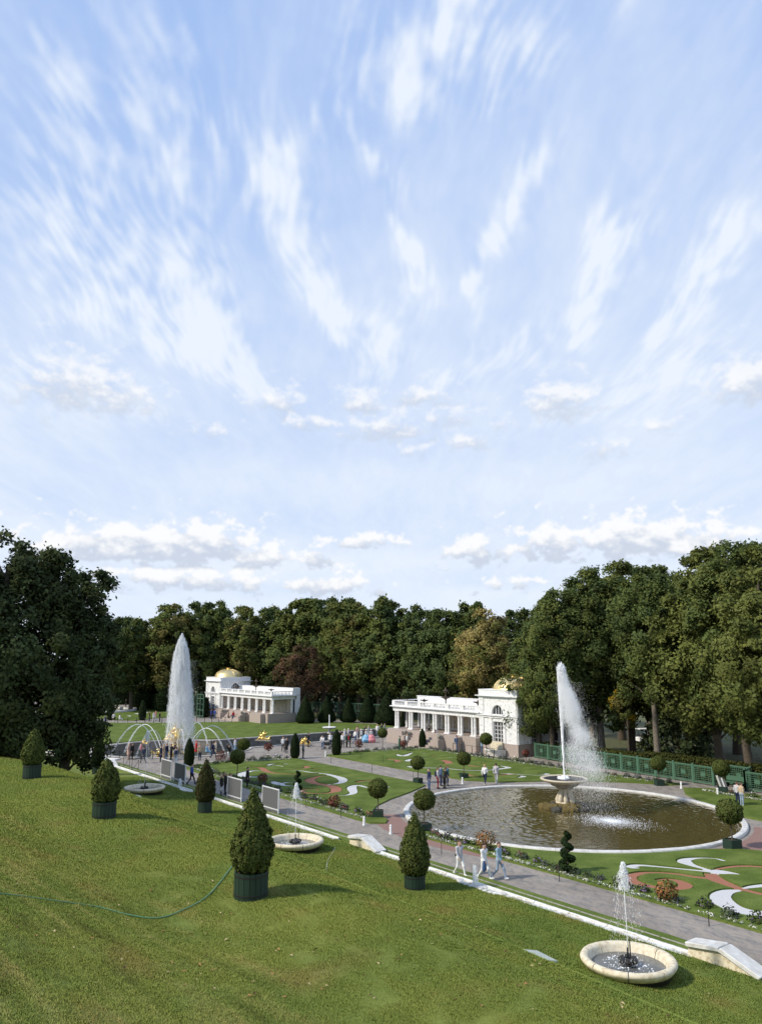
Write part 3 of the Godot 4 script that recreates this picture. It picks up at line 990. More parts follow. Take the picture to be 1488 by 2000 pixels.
# a wall with a tall window and a half-round one cut through it; it runs along x and its outside is at z = 0, facing +z
func cut_wall(t: Node3D, w: float, y0: float, y1: float, thick: float, tall: bool, arch_y: float, arch_r: float) -> CSGCombiner3D:
	var c := CSGCombiner3D.new()
	c.name = "wall"
	c.material_override = MT.plaster
	t.add_child(c, true)
	var b := CSGBox3D.new()
	b.name = "solid"
	b.size = Vector3(w, y1 - y0, thick)
	b.position = Vector3(0, (y0 + y1) / 2, -thick / 2)
	c.add_child(b)
	if tall:
		var d := CSGBox3D.new()
		d.name = "tall_opening"
		d.size = Vector3(1.55, 2.45, thick * 3)
		d.position = Vector3(0, 2.55, 0)
		d.operation = CSGShape3D.OPERATION_SUBTRACTION
		c.add_child(d)
	if arch_r > 0:
		var pg := PackedVector2Array()
		for i in 21:
			pg.append(Vector2(arch_r * cos(PI * i / 20.0), arch_y + arch_r * 1.15 * sin(PI * i / 20.0)))
		var d := CSGPolygon3D.new()
		d.name = "round_opening"
		d.polygon = pg
		d.depth = thick * 4
		d.position.z = thick * 2
		d.operation = CSGShape3D.OPERATION_SUBTRACTION
		c.add_child(d)
	return c

func arch_trim(m: Mb, arch_y: float, r0: float, r1: float, z0: float, z1: float) -> void:
	for i in 20:
		var a := PI * i / 20.0
		var b := PI * (i + 1) / 20.0
		var pa := Vector3(r0 * cos(a), arch_y + r0 * 1.15 * sin(a), 0)
		var pb := Vector3(r0 * cos(b), arch_y + r0 * 1.15 * sin(b), 0)
		var qa := Vector3(r1 * cos(a), arch_y + r1 * 1.12 * sin(a), 0)
		var qb := Vector3(r1 * cos(b), arch_y + r1 * 1.12 * sin(b), 0)
		var Z := Vector3(0, 0, 1)
		m.quad(pa + Z * z1, qa + Z * z1, qb + Z * z1, pb + Z * z1)
		m.quad(qa + Z * z0, qb + Z * z0, qb + Z * z1, qa + Z * z1)
		m.quad(pb + Z * z0, pa + Z * z0, pa + Z * z1, pb + Z * z1)

func side_turn(which: int) -> Basis:
	return Basis(Vector3.UP, [0.0, PI / 2, PI, -PI / 2][which])

# sx: +1 when the colonnade runs towards +u from the domed pavilion
func colonnade(called: String, label: String, uj: float, v0: float, sx: float, L: float, pairs: Array, ends_open: bool, PW: float) -> void:
	var t := thing(called, label, "building", W(uj, v0))
	var pl: Material = MT.plaster
	var gr: Material = MT.pink_granite
	# domed pavilion
	var px := -sx * PW / 2
	var pz := -PW / 2 
	bx(t, "granite_base", gr, Vector3(px, 0.69, pz), Vector3(PW + 0.24, 1.38, PW + 0.24))
	for k in 4:
		var bs := side_turn(k)
		var to_colonnade: bool = (k == 1 and sx > 0) or (k == 3 and sx < 0)
		var w := PW if k % 2 == 0 else PW - 0.7
		var wall := cut_wall(t, w, 1.38, 6.8, 0.35, not to_colonnade, 4.62 if not to_colonnade else 5.25, 0.92)
		wall.transform = Transform3D(bs, Vector3(px, 0, pz) + bs * Vector3(0, 0, PW / 2))
		var trim := Mb.new()
		arch_trim(trim, 4.62 if not to_colonnade else 5.25, 0.93, 1.2, 0.0, 0.07)
		obj("arch_trim", trim.mesh(), pl, wall)
		var glass := Mb.new()
		if not to_colonnade:
			glass.box(Vector3(0, 2.55, -0.27), Vector3(1.6, 2.5, 0.02))
		glass.box(Vector3(0, 5.1 if not to_colonnade else 5.72, -0.26), Vector3(1.9, 1.2, 0.02))
		obj("window_pane", glass.mesh(), MT.window_glass, wall)
		var bars := Mb.new()
		if not to_colonnade:
			for q in [-0.74, -0.26, 0.26, 0.74]:
				bars.box(Vector3(q, 2.55, -0.22), Vector3(0.09, 2.44, 0.06))
			for q in 6:
				bars.box(Vector3(0, 1.36 + 0.45 * q + 0.1, -0.215), Vector3(1.5, 0.06, 0.05))
		for q in [0.0, 0.45, -0.45]:
			bars.box(Vector3(q, 5.1 if not to_colonnade else 5.7, -0.2), Vector3(0.07, 1.0, 0.05))
		obj("window_frame", bars.mesh(), MT.plaster, wall)
		if not to_colonnade:
			for q in [-1.05, 1.05]:
				obj("pilaster", Mb.new().box(Vector3(q, 2.75, 0.05), Vector3(0.36, 2.7, 0.10)).box(Vector3(q, 4.14, 0.06), Vector3(0.46, 0.10, 0.16)).mesh(), pl, wall)
			obj("sill", Mb.new().box(Vector3(0, 4.50, 0.14), Vector3(2.1, 0.14, 0.30)).mesh(), pl, wall)
		for q in [-PW / 2 + 0.42, PW / 2 - 0.42]:
			obj("pilaster", Mb.new().box(Vector3(q, 2.80, 0.045), Vector3(0.78, 2.82, 0.09)).box(Vector3(q, 5.58, 0.045), Vector3(0.78, 1.95, 0.09)).mesh(), pl, wall)
	bx(t, "belt_cornice", pl, Vector3(px, 4.31, pz), Vector3(PW + 0.26, 0.22, PW + 0.26))
	bx(t, "belt_cornice", pl, Vector3(px, 4.46, pz), Vector3(PW + 0.5, 0.08, PW + 0.5))
	bx(t, "cornice", pl, Vector3(px, 6.60, pz), Vector3(PW + 0.24, 0.16, PW + 0.24))
	bx(t, "cornice", pl, Vector3(px, 6.73, pz), Vector3(PW + 0.72, 0.10, PW + 0.72))
	bx(t, "attic", pl, Vector3(px, 7.09, pz), Vector3(PW + 0.06, 0.62, PW + 0.06))
	bx(t, "roof", pl, Vector3(px, 7.43, pz), Vector3(PW + 0.14, 0.08, PW + 0.14))
	bx(t, "room", MT.dark_room, Vector3(px, 4.2, pz), Vector3(PW - 1.2, 5.5, PW - 1.2))
	var prof := []
	for i in 13:
		var a := PI / 2 * i / 12.0
		prof.append(Vector2(2.62 * cos(a) + 0.001, 7.50 + 1.48 * sin(a)))
	var dome := obj("dome", Mb.new().lathe([Vector2(2.7, 7.40), Vector2(2.7, 7.50)] + prof, 48, Vector3(px, 0, pz)).mesh(), MT.gold_sheet, t)
	for i in 12:
		var a := TAU * i / 12.0
		var pts := []
		var rad := []
		for k in 9:
			var e := PI / 2 * (0.02 + 0.9 * k / 8.0)
			pts.append(Vector3(px + 2.65 * cos(e) * cos(a), 7.50 + 1.50 * sin(e), pz + 2.65 * cos(e) * sin(a)))
			rad.append(0.03)
		obj("dome_rib", Mb.new().tube(pts, rad, 5).mesh(), MT.gold_sheet, dome)
	obj("dome_cap", Mb.new().lathe([Vector2(0.42, 8.9), Vector2(0.55, 8.98), Vector2(0.42, 9.06), Vector2(0.42, 9.14), Vector2(0.55, 9.2), Vector2(0.5, 9.26), Vector2(0.0, 9.28)], 16, Vector3(px, 0, pz)).mesh(), MT.gold, dome)
	# colonnade on its granite terrace
	var D := 4.6
	var xm := sx * L / 2
	bx(t, "terrace", gr, Vector3(xm, 0.85, -D / 2 + 0.35), Vector3(L + 0.5 - 0.26, 1.70, D + 0.9))
	for q in [0.14, 0.56]:
		bx(t, "terrace", gr, Vector3(sx * L * (q + 0.07 if q < 0.3 else q + 0.30), 0.82, 1.2), Vector3(L * (0.15 if q < 0.3 else 0.2), 1.64, 1.0))
	for k in 6:
		bx(t, "step", MT.pink_granite, Vector3(sx * L * 0.48, 0.14 + 0.28 * k - 0.14, 0.82 + 0.34 * (6 - k) / 2.0), Vector3(L * 0.34, 0.278, 0.34 * (6 - k)))
	for q in [0.285, 0.675]:
		bx(t, "cheek_block", gr, Vector3(sx * L * q, 0.62, 1.9), Vector3(0.85, 1.24, 1.9))
		var lion := Mb.new()
		rock(lion, Vector3(sx * L * q, 1.42, 1.7), Vector3(0.28, 0.30, 0.72), int(q * 100))
		rock(lion, Vector3(sx * L * q, 1.66, 2.35), Vector3(0.22, 0.26, 0.24), int(q * 90))
		obj("stone_lion", lion.mesh(), MT.grey_stone, t)
	for p in pairs:
		for d in ([-0.25, 0.25] if p > 0.03 else [0.12]):
			var x: float = sx * (L * p + d)
			var c := Mb.new()
			c.box(Vector3(x, 1.76, -0.30), Vector3(0.46, 0.12, 0.46))
			c.lathe([Vector2(0.21, 1.82), Vector2(0.21, 1.87), Vector2(0.175, 1.92), Vector2(0.172, 2.9), Vector2(0.150, 3.86), Vector2(0.19, 3.93), Vector2(0.21, 3.98)], 14, Vector3(x, 0, -0.30))
			c.box(Vector3(x, 4.015, -0.30), Vector3(0.44, 0.07, 0.44))
			obj("column", c.mesh(), pl, t)
	if ends_open:
		for q in [[L - 0.4, -2.2], [L - 0.4, -D + 0.2], [L - 2.5, -D + 0.2], [L - 4.6, -D + 0.2]]:
			var c := Mb.new()
			c.lathe([Vector2(0.21, 1.70), Vector2(0.21, 1.87), Vector2(0.175, 1.92), Vector2(0.172, 2.9), Vector2(0.150, 3.86), Vector2(0.21, 3.98), Vector2(0.21, 4.05)], 12, Vector3(sx * q[0], 0, q[1]))
			obj("column", c.mesh(), pl, t)
	bx(t, "architrave", pl, Vector3(xm, 4.25, -0.30), Vector3(L, 0.40, 0.52))
	bx(t, "architrave", pl, Vector3(sx * (L - 0.28), 4.248, -D / 2 - 0.3), Vector3(0.52, 0.39, D - 0.5))
	bx(t, "frieze", pl, Vector3(xm, 4.53, -D / 2), Vector3(L + 0.10, 0.16, D + 0.16))
	bx(t, "cornice", pl, Vector3(xm + sx * 0.1, 4.665, -D / 2), Vector3(L + 0.5, 0.11, D + 0.6))
	# balustrade
	for e in [[Vector3(xm, 4.78, -0.1), Vector3(L, 0.12, 0.34)], [Vector3(xm, 5.40, -0.1), Vector3(L, 0.10, 0.36)], [Vector3(sx * (L - 0.12), 4.782, -D / 2), Vector3(0.34, 0.12, D - 0.4)], [Vector3(sx * (L - 0.12), 5.402, -D / 2), Vector3(0.36, 0.10, D - 0.4)]]:
		bx(t, "balustrade_rail", pl, e[0], e[1])
	var bal := Mb.new()
	var nb := int(L / 2.43)
	for i in nb + 1:
		var x := sx * (0.3 + (L - 0.5) * i / nb)
		bx(t, "balustrade_pedestal", pl, Vector3(x, 5.095, -0.1), Vector3(0.62, 0.51, 0.32))
		if i < nb:
			for k in 8:
				var q := x + sx * (0.45 + (((L - 0.5) / nb) - 0.9) * k / 7.0)
				bal.lathe([Vector2(0.05, 4.84), Vector2(0.085, 4.98), Vector2(0.04, 5.2), Vector2(0.06, 5.35)], 6, Vector3(q, 0, -0.1))
	for k in 12:
		bal.lathe([Vector2(0.05, 4.84), Vector2(0.085, 4.98), Vector2(0.04, 5.2), Vector2(0.06, 5.35)], 6, Vector3(sx * (L - 0.12), 0, -0.6 - 0.28 * k))
	tag(obj("balusters", bal.mesh(), pl, t), "", "", "", "stuff")
	# back wall with its tall cream panels
	var bl := L * (0.70 if ends_open else 1.0)
	bx(t, "back_wall", pl, Vector3(sx * bl / 2, 3.0, -D + 0.15), Vector3(bl, 2.6, 0.34))
	var np := int(bl / 1.0)
	for i in np:
		var x := sx * (0.5 + (bl - 0.5) * i / np)
		if i % 2 == 0 or ends_open:
			bx(t, "wall_panel", MT.cream_panel, Vector3(x, 3.0, -D + 0.36), Vector3(0.74, 2.1, 0.08))
		else:
			bx(t, "dark_doorway", MT.cream_panel if i > 2 else MT.dark_room, Vector3(x, 2.9, -D + 0.35), Vector3(0.80, 2.3, 0.07))
		bx(t, "wall_pilaster", pl, Vector3(x + sx * 0.5, 3.0, -D + 0.40), Vector3(0.2, 2.3, 0.16))
	bx(t, "attic_wall", pl, Vector3(xm - sx * 0.1, 5.3, -D + 0.1), Vector3(L - 0.2, 1.15, 0.45))
	bx(t, "attic_cap", pl, Vector3(xm - sx * 0.1, 5.91, -D + 0.1), Vector3(L, 0.07, 0.6))
	if not ends_open:
		# end bay with an opening, cream panels inside
		bx(t, "end_pier", pl, Vector3(sx * (L - 0.30), 2.86, -D + 0.1), Vector3(0.6, 2.3, 0.9))
		bx(t, "end_pier", pl, Vector3(sx * (L - 0.302), 3.4, -D - 0.75), Vector3(0.58, 5.1, 0.75))
		for k in 4:
			bx(t, "end_panel", MT.cream_panel, Vector3(sx * (L - 1.6), 2.85, -0.95 - 0.85 * k), Vector3(0.10, 2.25, 0.78))
		bx(t, "attic_pier", pl, Vector3(sx * (L - 0.4), 5.36, -D - 0.3), Vector3(1.0, 1.2, 1.5))
	# bronze bowls on the roof
	var spots := [[0.90, -1.2, 0.7], [0.66, -0.8, 0.95], [0.42, -1.0, 1.5], [0.06, -0.8, 1.15]] if ends_open else [[0.22, -1.3, 1.1], [0.62, -1.0, 1.6], [0.88, -1.2, 1.0]]
	for s in spots:
		var k: float = s[2]
		var b := Mb.new().lathe([Vector2(0.28, 4.72), Vector2(0.18, 4.9), Vector2(0.09, 5.1), Vector2(0.08, 4.72 + 0.72 * k), Vector2(0.14, 4.72 + 0.8 * k), Vector2(0.62, 4.72 + 0.95 * k), Vector2(0.60, 4.76 + 0.97 * k), Vector2(0.10, 4.76 + 0.95 * k), Vector2(0.05, 4.72 + 1.2 * k)], 14, Vector3(sx * L * s[0], 0.0, s[1]))
		if k > 1.4:
			b.lathe([Vector2(0.05, 6.4), Vector2(0.12, 6.9), Vector2(0.35, 7.0), Vector2(0.30, 7.05), Vector2(0.08, 7.2), Vector2(0.02, 7.5)], 12, Vector3(sx * L * s[0], 0.0, s[1]))
		obj("roof_fountain", b.mesh(), MT.bronze, t)

func build_buildings() -> void:
	var pr := []
	for u in [-85.9, -82.9, -80.3, -78.0, -75.6, -73.2, -70.8]:
		pr.append((-69.5 - u) / 17.0)
	colonnade("right_colonnade_building", "white colonnade with wide granite steps and an open left end, behind the far lawn bed", -69.5, 68.0, -1.0, 17.0, pr, true, 6.2)
	var pl := []
	for i in 8:
		pl.append(0.02 + 0.965 * i / 7.0)
	colonnade("left_colonnade_building", "white colonnade with a gold domed pavilion at its left, beyond the bank lawn", -140.6, 68.0, 1.0, 20.2, pl, false, 6.4)
	# half-round basin at the foot of the right pavilion
	var t := thing("wall_basin", "low half round white basin at the foot of the right pavilion", "basin", W(-66.4, 67.8))
	obj("rim", Mb.new().lathe([Vector2(1.35, 0.0), Vector2(1.45, 0.55), Vector2(1.55, 0.62), Vector2(1.5, 0.72), Vector2(1.3, 0.70), Vector2(1.25, 0.5)], 32).mesh(), MT.white_stone, t)
	obj("water", Mb.new().plate(circle(0, 0, 1.28, 32), 0.3, 0.58, false).mesh(), MT.basin_water, t)
	obj("mask_panel", Mb.new().box(Vector3(0, 1.05, 0.12), Vector3(1.9, 1.0, 0.20)).mesh(), MT.yellow_stone, t)
	# the white wing that goes on behind the trees
	var w := thing("garden_wing", "white wing with pilasters behind the trees beside the right pavilion", "building", W(-61.7, 73.4))
	bx(w, "granite_base", MT.pink_granite, Vector3(0, 0.6, -1.5), Vector3(3.6, 1.2, 3.2))
	bx(w, "wall", MT.plaster, Vector3(0, 2.8, -1.6), Vector3(3.4, 3.2, 3.0))
	bx(w, "cornice", MT.plaster, Vector3(0, 4.5, -1.6), Vector3(3.7, 0.2, 3.3))
	for i in 3:
		bx(w, "pilaster", MT.plaster, Vector3(-1.4 + i * 1.4, 2.8, -0.02), Vector3(0.4, 3.1, 0.18))
		if i < 2:
			bx(w, "window", MT.dark_room, Vector3(-0.7 + i * 1.4, 2.7, -0.08), Vector3(0.9, 2.2, 0.06))

# a leaf: a slim folded blade of two triangles, lit by a normal that leans outwards from its clump
func leaf(m: Mb, at: Vector3, out: Vector3, size: float) -> void:
	var q := (out * 0.75 + rv() * 0.9 + Vector3.UP * 0.25).normalized()
	var x := q.cross(rv()).normalized()
	var y := q.cross(x)
	var a := at - x * size * 0.55
	var b := at + x * size * 0.55
	var c := at + y * size * 0.34 + q * size * 0.06
	var d := at - y * size * 0.34 - q * size * 0.04
	var n := (q * 0.40 + out * 0.8).normalized()
	if n.dot(q) < 0.1:
		n = q
	m.tri(a, d, c, n, n, n)
	m.tri(b, c, d, n, n, n)

# crown of leaves in clumps, gathered into a few smaller crowns of unequal height round the trunk
func crown(m: Mb, y0: float, y1: float, R: float, clumps: int, per: int, size: float, cols: Array, belly := 0.45, cr := 0.24, heads := 5, low_head := 0.70) -> Array:
	var centres := []
	var subs := [[Vector3(0, 0, 0), lerpf(y0, y1, 0.97), R * 0.70]]
	for k in heads:
		var a := TAU * k / heads + rng.randf_range(-0.5, 0.5)
		var d := R * rng.randf_range(0.36, 0.60)
		subs.append([Vector3(cos(a) * d, 0, sin(a) * d), lerpf(y0, y1, rng.randf_range(low_head, 1.0)), R * rng.randf_range(0.42, 0.62)])
	var rough := rng.randf() * 50.0
	for k in clumps:
		var s = subs[rng.randi() % subs.size()]
		var t := minf(pow(rng.randf(), 0.8), 0.95)
		var prof := pow(maxf(0.0, 1.0 - (t - belly) / (1.0 - belly)), 0.72) if t > belly else lerpf(0.62, 1.0, t / belly)
		var a := rng.randf() * TAU
		var lump := 1.0 + 0.42 * nz.get_noise_3d(cos(a) * 1.3 + rough, t * 3.4, sin(a) * 1.3)
		var rr: float = s[2] * prof * lump * (sqrt(rng.randf_range(0.4, 1.0)) if rng.randf() < 0.8 else rng.randf_range(0.1, 0.6))
		var p: Vector3 = s[0] * lerpf(0.7, 1.0, t) + Vector3(cos(a) * rr, lerpf(y0 + rng.randf_range(0.0, 1.5), s[1], t), sin(a) * rr)
		centres.append(p)
		var r := R * cr * rng.randf_range(0.55, 1.25) * (1.0 - 0.35 * t * t)
		var col: Color = cols[rng.randi() % cols.size()]
		var lit := rng.randf_range(0.78, 1.2)
		var axis := Vector3(p.x, (p.y - lerpf(y0, y1, 0.4)) * 0.5, p.z).normalized()
		for i in per:
			var d := rv()
			if d.dot(axis) < -0.45:
				d = -d
			d.y = d.y * 0.92 + 0.03
			var w := rng.randf_range(0.80, 1.2) * lit
			m.col = Color(col.r * w, col.g * w, col.b * w * rng.randf_range(0.85, 1.1))
			leaf(m, p + d * r * pow(rng.randf(), 0.34) * (1.0 + 0.7 * pow(rng.randf(), 5.0)), (d * 0.45 + axis * 0.6 + Vector3(0, 0.15, 0)).normalized(), size * rng.randf_range(0.65, 1.3))
	return centres

func trunk_mesh(h: float, r: float, bend: float, centres: Array, limbs: int, y_from: float) -> Mb:
	var m := Mb.new()
	var pts := []
	var rad := []
	var bx_ := rng.randf_range(-1, 1) * bend
	var bz := rng.randf_range(-1, 1) * bend
	for i in 9:
		var t := i / 8.0
		pts.append(Vector3(bx_ * sin(t * 2.4), h * t - 0.3 * (1 - t), bz * sin(t * 2.0 + 0.5) - bz * 0.479))
		rad.append(r * (1.0 - 0.75 * t) * (1.35 if i == 0 else 1.0))
	m.tube(pts, rad, 9)
	for k in mini(limbs, centres.size()):
		var c: Vector3 = centres[k]
		var y := clampf(c.y - rng.randf_range(2.0, 5.0), y_from, h * 0.92)
		var t := y / h
		var b: Vector3 = pts[clampi(int(t * 8.0), 0, 8)]
		b.y = y
		m.tube([b, b.lerp(c, 0.5) + Vector3.UP * 0.5, c], [r * 0.30 * (1.1 - t), r * 0.17 * (1.1 - t), 0.03], 5)
	return m

func make_tree(called: String, label: String, group: String, H: float, R: float, y0: float, clumps: int, per: int, size: float, cols: Array, bark: Material, tr := 0.4, belly := 0.45, cr := 0.24, limbs := 16, heads := 5, low_head := 0.70) -> Node3D:
	var t := thing(called, label, "tree", Vector3.ZERO, 0.0, group)
	t.set_meta("base_name", called)
	var m := Mb.new()
	var c := crown(m, y0 + R * cr * 0.6, H - R * cr * 0.75, R, clumps, per, size, cols, belly, cr, heads, low_head)
	obj("trunk", trunk_mesh(H * 0.78, tr, 0.7, c, limbs, y0).mesh(), bark, t)
	obj("crown", m.mesh(), MT.leaf, t)
	return t

func build_forest() -> void:
	var g1 := Color(0.104, 0.136, 0.044)
	var g2 := Color(0.123, 0.148, 0.045)
	var g3 := Color(0.085, 0.119, 0.046)
	var g4 := Color(0.139, 0.156, 0.046)
	var yl := Color(0.30, 0.25, 0.095)
	var ol := Color(0.146, 0.132, 0.046)
	var br := Color(0.138, 0.083, 0.053)
	var dk := Color(0.067, 0.090, 0.039)
	# kinds, made once and then copied
	var far := []
	var fc := [[g1, g3, g2], [g1, g2, g4], [g3, g1, g3], [g2, g4, g1, ol]]
	for i in 4:
		far.append(make_tree("park_tree", "", "", 22.0, 5.6, 3.0, 190, 84, 0.45, fc[i], MT.bark, 0.42, 0.42, 0.20, 10))
	var near := []
	var nc := [[g1, g2, g3], [g2, g4, g1, g1], [g3, g1, g2, g1], [g4, g2, g4]]
	for i in 4:
		near.append(make_tree("park_tree", "", "", 22.0, 5.4, [2.4, 3.4, 6.5, 3.0][i], 300, 125, 0.31, nc[i], MT.pale_bark if i % 2 == 0 else MT.bark, 0.40, 0.45, 0.20, 24))
	var yellow := make_tree("yellowing_tree", "tall tree with yellow ochre leaves in front of the green trees, behind the right colonnade", "", 22.0, 5.6, 3.0, 170, 120, 0.40, [yl, yl, ol, yl, g4], MT.bark, 0.36, 0.5, 0.25)
	var brown := make_tree("copper_tree", "brown purple tree with thinning leaves right of the left colonnade", "", 14.5, 5.2, 2.0, 95, 120, 0.32, [br, br, Color(0.10, 0.075, 0.04), Color(0.14, 0.085, 0.05)], MT.pale_bark, 0.35, 0.40, 0.25, 40)
	# rows: [kind list, pixel column, distance, height, crown scale, label]
	var rows := [
		[0, 196, 176, 21.0, "green tree of the far wood just right of the big dark tree's edge"], [2, 226, 186, 21.0, "low dark tree of the far wood above the left end of the clipped hedge"], [0, 262, 180, 20.5, "olive green tree of the far wood left of the high jet"], [1, 300, 184, 22.0, "mid green tree of the far wood just left of the high jet's top"], [3, 338, 176, 24.5, "brownish green tree of the far wood right behind the high jet"],
		[2, 376, 180, 25.0, "dark green tree of the far wood right of the high jet"], [0, 408, 176, 23.5, "green tree of the far wood above the left pavilion's gold dome"], [2, 442, 182, 23.5, "dark tree of the far wood over the left gold dome's right half"], [3, 478, 172, 23.5, "yellow green tree of the far wood right of the left gold dome"], [2, 512, 178, 23.5, "dark green tree of the far wood above the left colonnade's roof"], [0, 546, 170, 23.0, "dense green tree of the far wood left of the copper tree"],
		[1, 588, 166, 25.5, "tall round green tree of the far wood behind the copper tree"], [2, 630, 166, 25.0, "deep green tree of the far wood right of the copper tree"], [1, 664, 156, 24.0, "light green tree of the far wood above the second clipped cone"], [3, 702, 152, 23.5, "light green tree with a forked trunk above the clipped cones"], [0, 742, 148, 23.5, "broad green tree of the far wood above the fifth clipped cone"], [0, 786, 146, 22.0, "green tree of the far wood above the right colonnade's left end"], [2, 826, 140, 21.0, "dark green tree of the far wood over the right colonnade's open end"], [2, 868, 136, 20.5, "dark tree of the far wood above the tallest roof fountain"], [0, 905, 134, 20.0, "dark green tree of the far wood left of the yellowing tree"], [2, 1000, 132, 20.5, "dark tree of the far wood right of the yellowing tree"],
		[0, 560, 196, 25.0, "back row tree of the far wood left of its tallest round crown"], [1, 480, 200, 26.0, "back row tree of the far wood behind the left colonnade"], [0, 690, 180, 26.0, "back row tree of the far wood behind the clipped cones"], [2, 770, 172, 25.0, "back row tree of the far wood behind the right colonnade's left end"], [0, 410, 205, 27.0, "back row tree of the far wood behind the left pavilion"], [2, 250, 206, 22.5, "back row tree of the far wood left of the high jet"], [1, 330, 206, 26.5, "back row tree of the far wood behind the high jet"], [2, 850, 165, 22.5, "back row tree of the far wood behind the right colonnade"], [0, 620, 190, 27.0, "back row tree of the far wood behind the copper tree"], [0, 930, 160, 23.5, "back row tree of the far wood behind the yellowing tree"]]
	for r in rows:
		var h: float = r[3]
		var o := copy(far[r[0]], AT(r[1], r[2]), rng.randf() * TAU, h / 22.0, r[4])
		o.scale = Vector3(rng.randf_range(0.95, 1.15), 1, rng.randf_range(0.95, 1.15)) * h / 22.0
		o.set_meta("group", "trees of the far wood")
	var right := [
		[0, 1046, 95, 17.0, "light green tree that hides part of the right gold dome"], [1, 1072, 92, 17.4, "green tree beside the right pavilion, left of the bowl's jet"], [2, 1118, 93, 19.2, "brownish green tree behind the top of the bowl's jet"], [0, 1165, 95, 22.8, "tall green tree just right of the bowl's jet"], [3, 1222, 97, 23.4, "dense olive tree between the bowl's jet and the grey bare trunk"], [2, 1272, 88, 20.2, "tree with the tall bare grey trunk behind the trellis fence"], [1, 1330, 93, 21.0, "dark green tree right of the tall bare grey trunk"], [3, 1392, 84, 23.0, "tall light green tree behind the fence near the right edge"], [1, 1448, 80, 22.6, "leafy green tree behind the fence bench at the right"], [3, 1500, 74, 21.5, "light green tree cut by the right edge of the view"],
		[2, 1090, 124, 20.5, "back row tree behind the right pavilion's trees"], [0, 1150, 118, 21.8, "back row tree behind the tall trees at the bowl's jet"], [1, 1205, 116, 25.0, "back row tree left of the tall bare grey trunk"], [2, 1258, 112, 24.0, "back row tree behind the tall bare grey trunk"], [0, 1310, 118, 23.5, "back row tree left of the light green right tree"], [3, 1365, 108, 25.0, "back row tree behind the light green right tree"], [1, 1425, 104, 26.0, "back row tree behind the fence bench's tree"], [0, 1490, 98, 25.0, "back row tree at the right edge of the view"], [2, 1046, 134, 19.5, "back row tree right of the right gold dome"]]
	for r in right:
		var h: float = r[3] * 1.04
		var o := copy(near[r[0]], AT(r[1], r[2]), rng.randf() * TAU, h / 22.0, r[4])
		o.scale = Vector3(rng.randf_range(0.95, 1.12), 1, rng.randf_range(0.95, 1.12)) * h / 22.0
		o.set_meta("group", "trees behind the trellis fence")
	for t in far + near:
		remove_child(t)
		t.free()
	yellow.position = AT(944, 124)
	yellow.scale = Vector3(1, 20.5 / 22.0, 1)
	brown.position = AT(582, 150)
	# young trees and a spruce behind the fence
	var y1 := make_tree("young_tree", "small bright green tree on the shady lawn behind the fence bench", "", 5.6, 2.0, 1.6, 40, 60, 0.26, [Color(0.10, 0.13, 0.03), g4], MT.bark, 0.10, 0.45, 0.3, 8)
	y1.position = AT(1374, 96)
	var y2 := make_tree("golden_sapling", "slender tree with golden leaves right of the falling spray", "", 9.5, 1.9, 3.4, 45, 60, 0.28, [Color(0.26, 0.185, 0.02), ol, g4, g2], MT.bark, 0.14, 0.5, 0.3, 8)
	y2.position = AT(1216, 90)
	var sp := thing("spruce", "dark spruce with low sweeping branches right of the bare grey trunk", "tree", AT(1312, 92))
	var m := Mb.new()
	for k in 900:
		var t := pow(rng.randf(), 1.2)
		var a := rng.randf() * TAU
		var r := 4.6 * (1.0 - t) * rng.randf_range(0.45, 1.0) + 0.2
		var p := Vector3(cos(a) * r, 0.5 + 12.5 * t - r * 0.22, sin(a) * r)
		for i in 9:
			var w := rng.randf_range(0.7, 1.2)
			m.col = Color(dk.r * w, dk.g * w, dk.b * w)
			leaf(m, p + rv() * 0.45, (Vector3(cos(a), 0.5, sin(a)) + rv() * 0.4).normalized(), 0.42)
	obj("trunk", Mb.new().tube([Vector3.ZERO, Vector3(0, 12.8, 0)], [0.35, 0.05], 8).mesh(), MT.bark, sp)
	obj("crown", m.mesh(), MT.leaf, sp)
	# the two dark horse chestnuts at the left
	var ca := make_tree("horse_chestnut", "huge dark horse chestnut cut by the left edge of the view", "", 22.6, 6.6, 0.6, 330, 190, 0.33, [dk, dk, Color(0.060, 0.080, 0.036), Color(0.082, 0.100, 0.038)], MT.bark, 0.65, 0.50, 0.19, 50, 6, 0.74)
	ca.position = AT(0, 70, 1.2)
	var cb := make_tree("horse_chestnut", "lower dark horse chestnut reaching right towards the clipped yew by the steps", "", 20.4, 4.6, 1.2, 240, 170, 0.32, [dk, dk, Color(0.060, 0.080, 0.036), Color(0.082, 0.100, 0.038)], MT.bark, 0.5, 0.50, 0.22, 40, 4, 0.72)
	cb.position = AT(138, 72, 0.2)
	cb.rotation.y = 0.8
	# undergrowth that closes the wood
	var ub := Mb.new()
	for k in 420:
		var f := rng.randf()
		var p := AT(lerpf(190, 1010, f), lerpf(212, 150, f) + rng.randf_range(-3, 8), rng.randf_range(0.5, 4.5))
		var col: Color = [g3, dk, g1][rng.randi() % 3]
		for i in 40:
			var d := rv()
			var w := rng.randf_range(0.7, 1.2)
			ub.col = Color(col.r * w, col.g * w, col.b * w)
			leaf(ub, p + d * 2.0, d, 0.7)
	tag(obj("undergrowth", ub.mesh(), MT.leaf), "dense dark undergrowth between the trunks of the far wood", "undergrowth", "", "stuff")

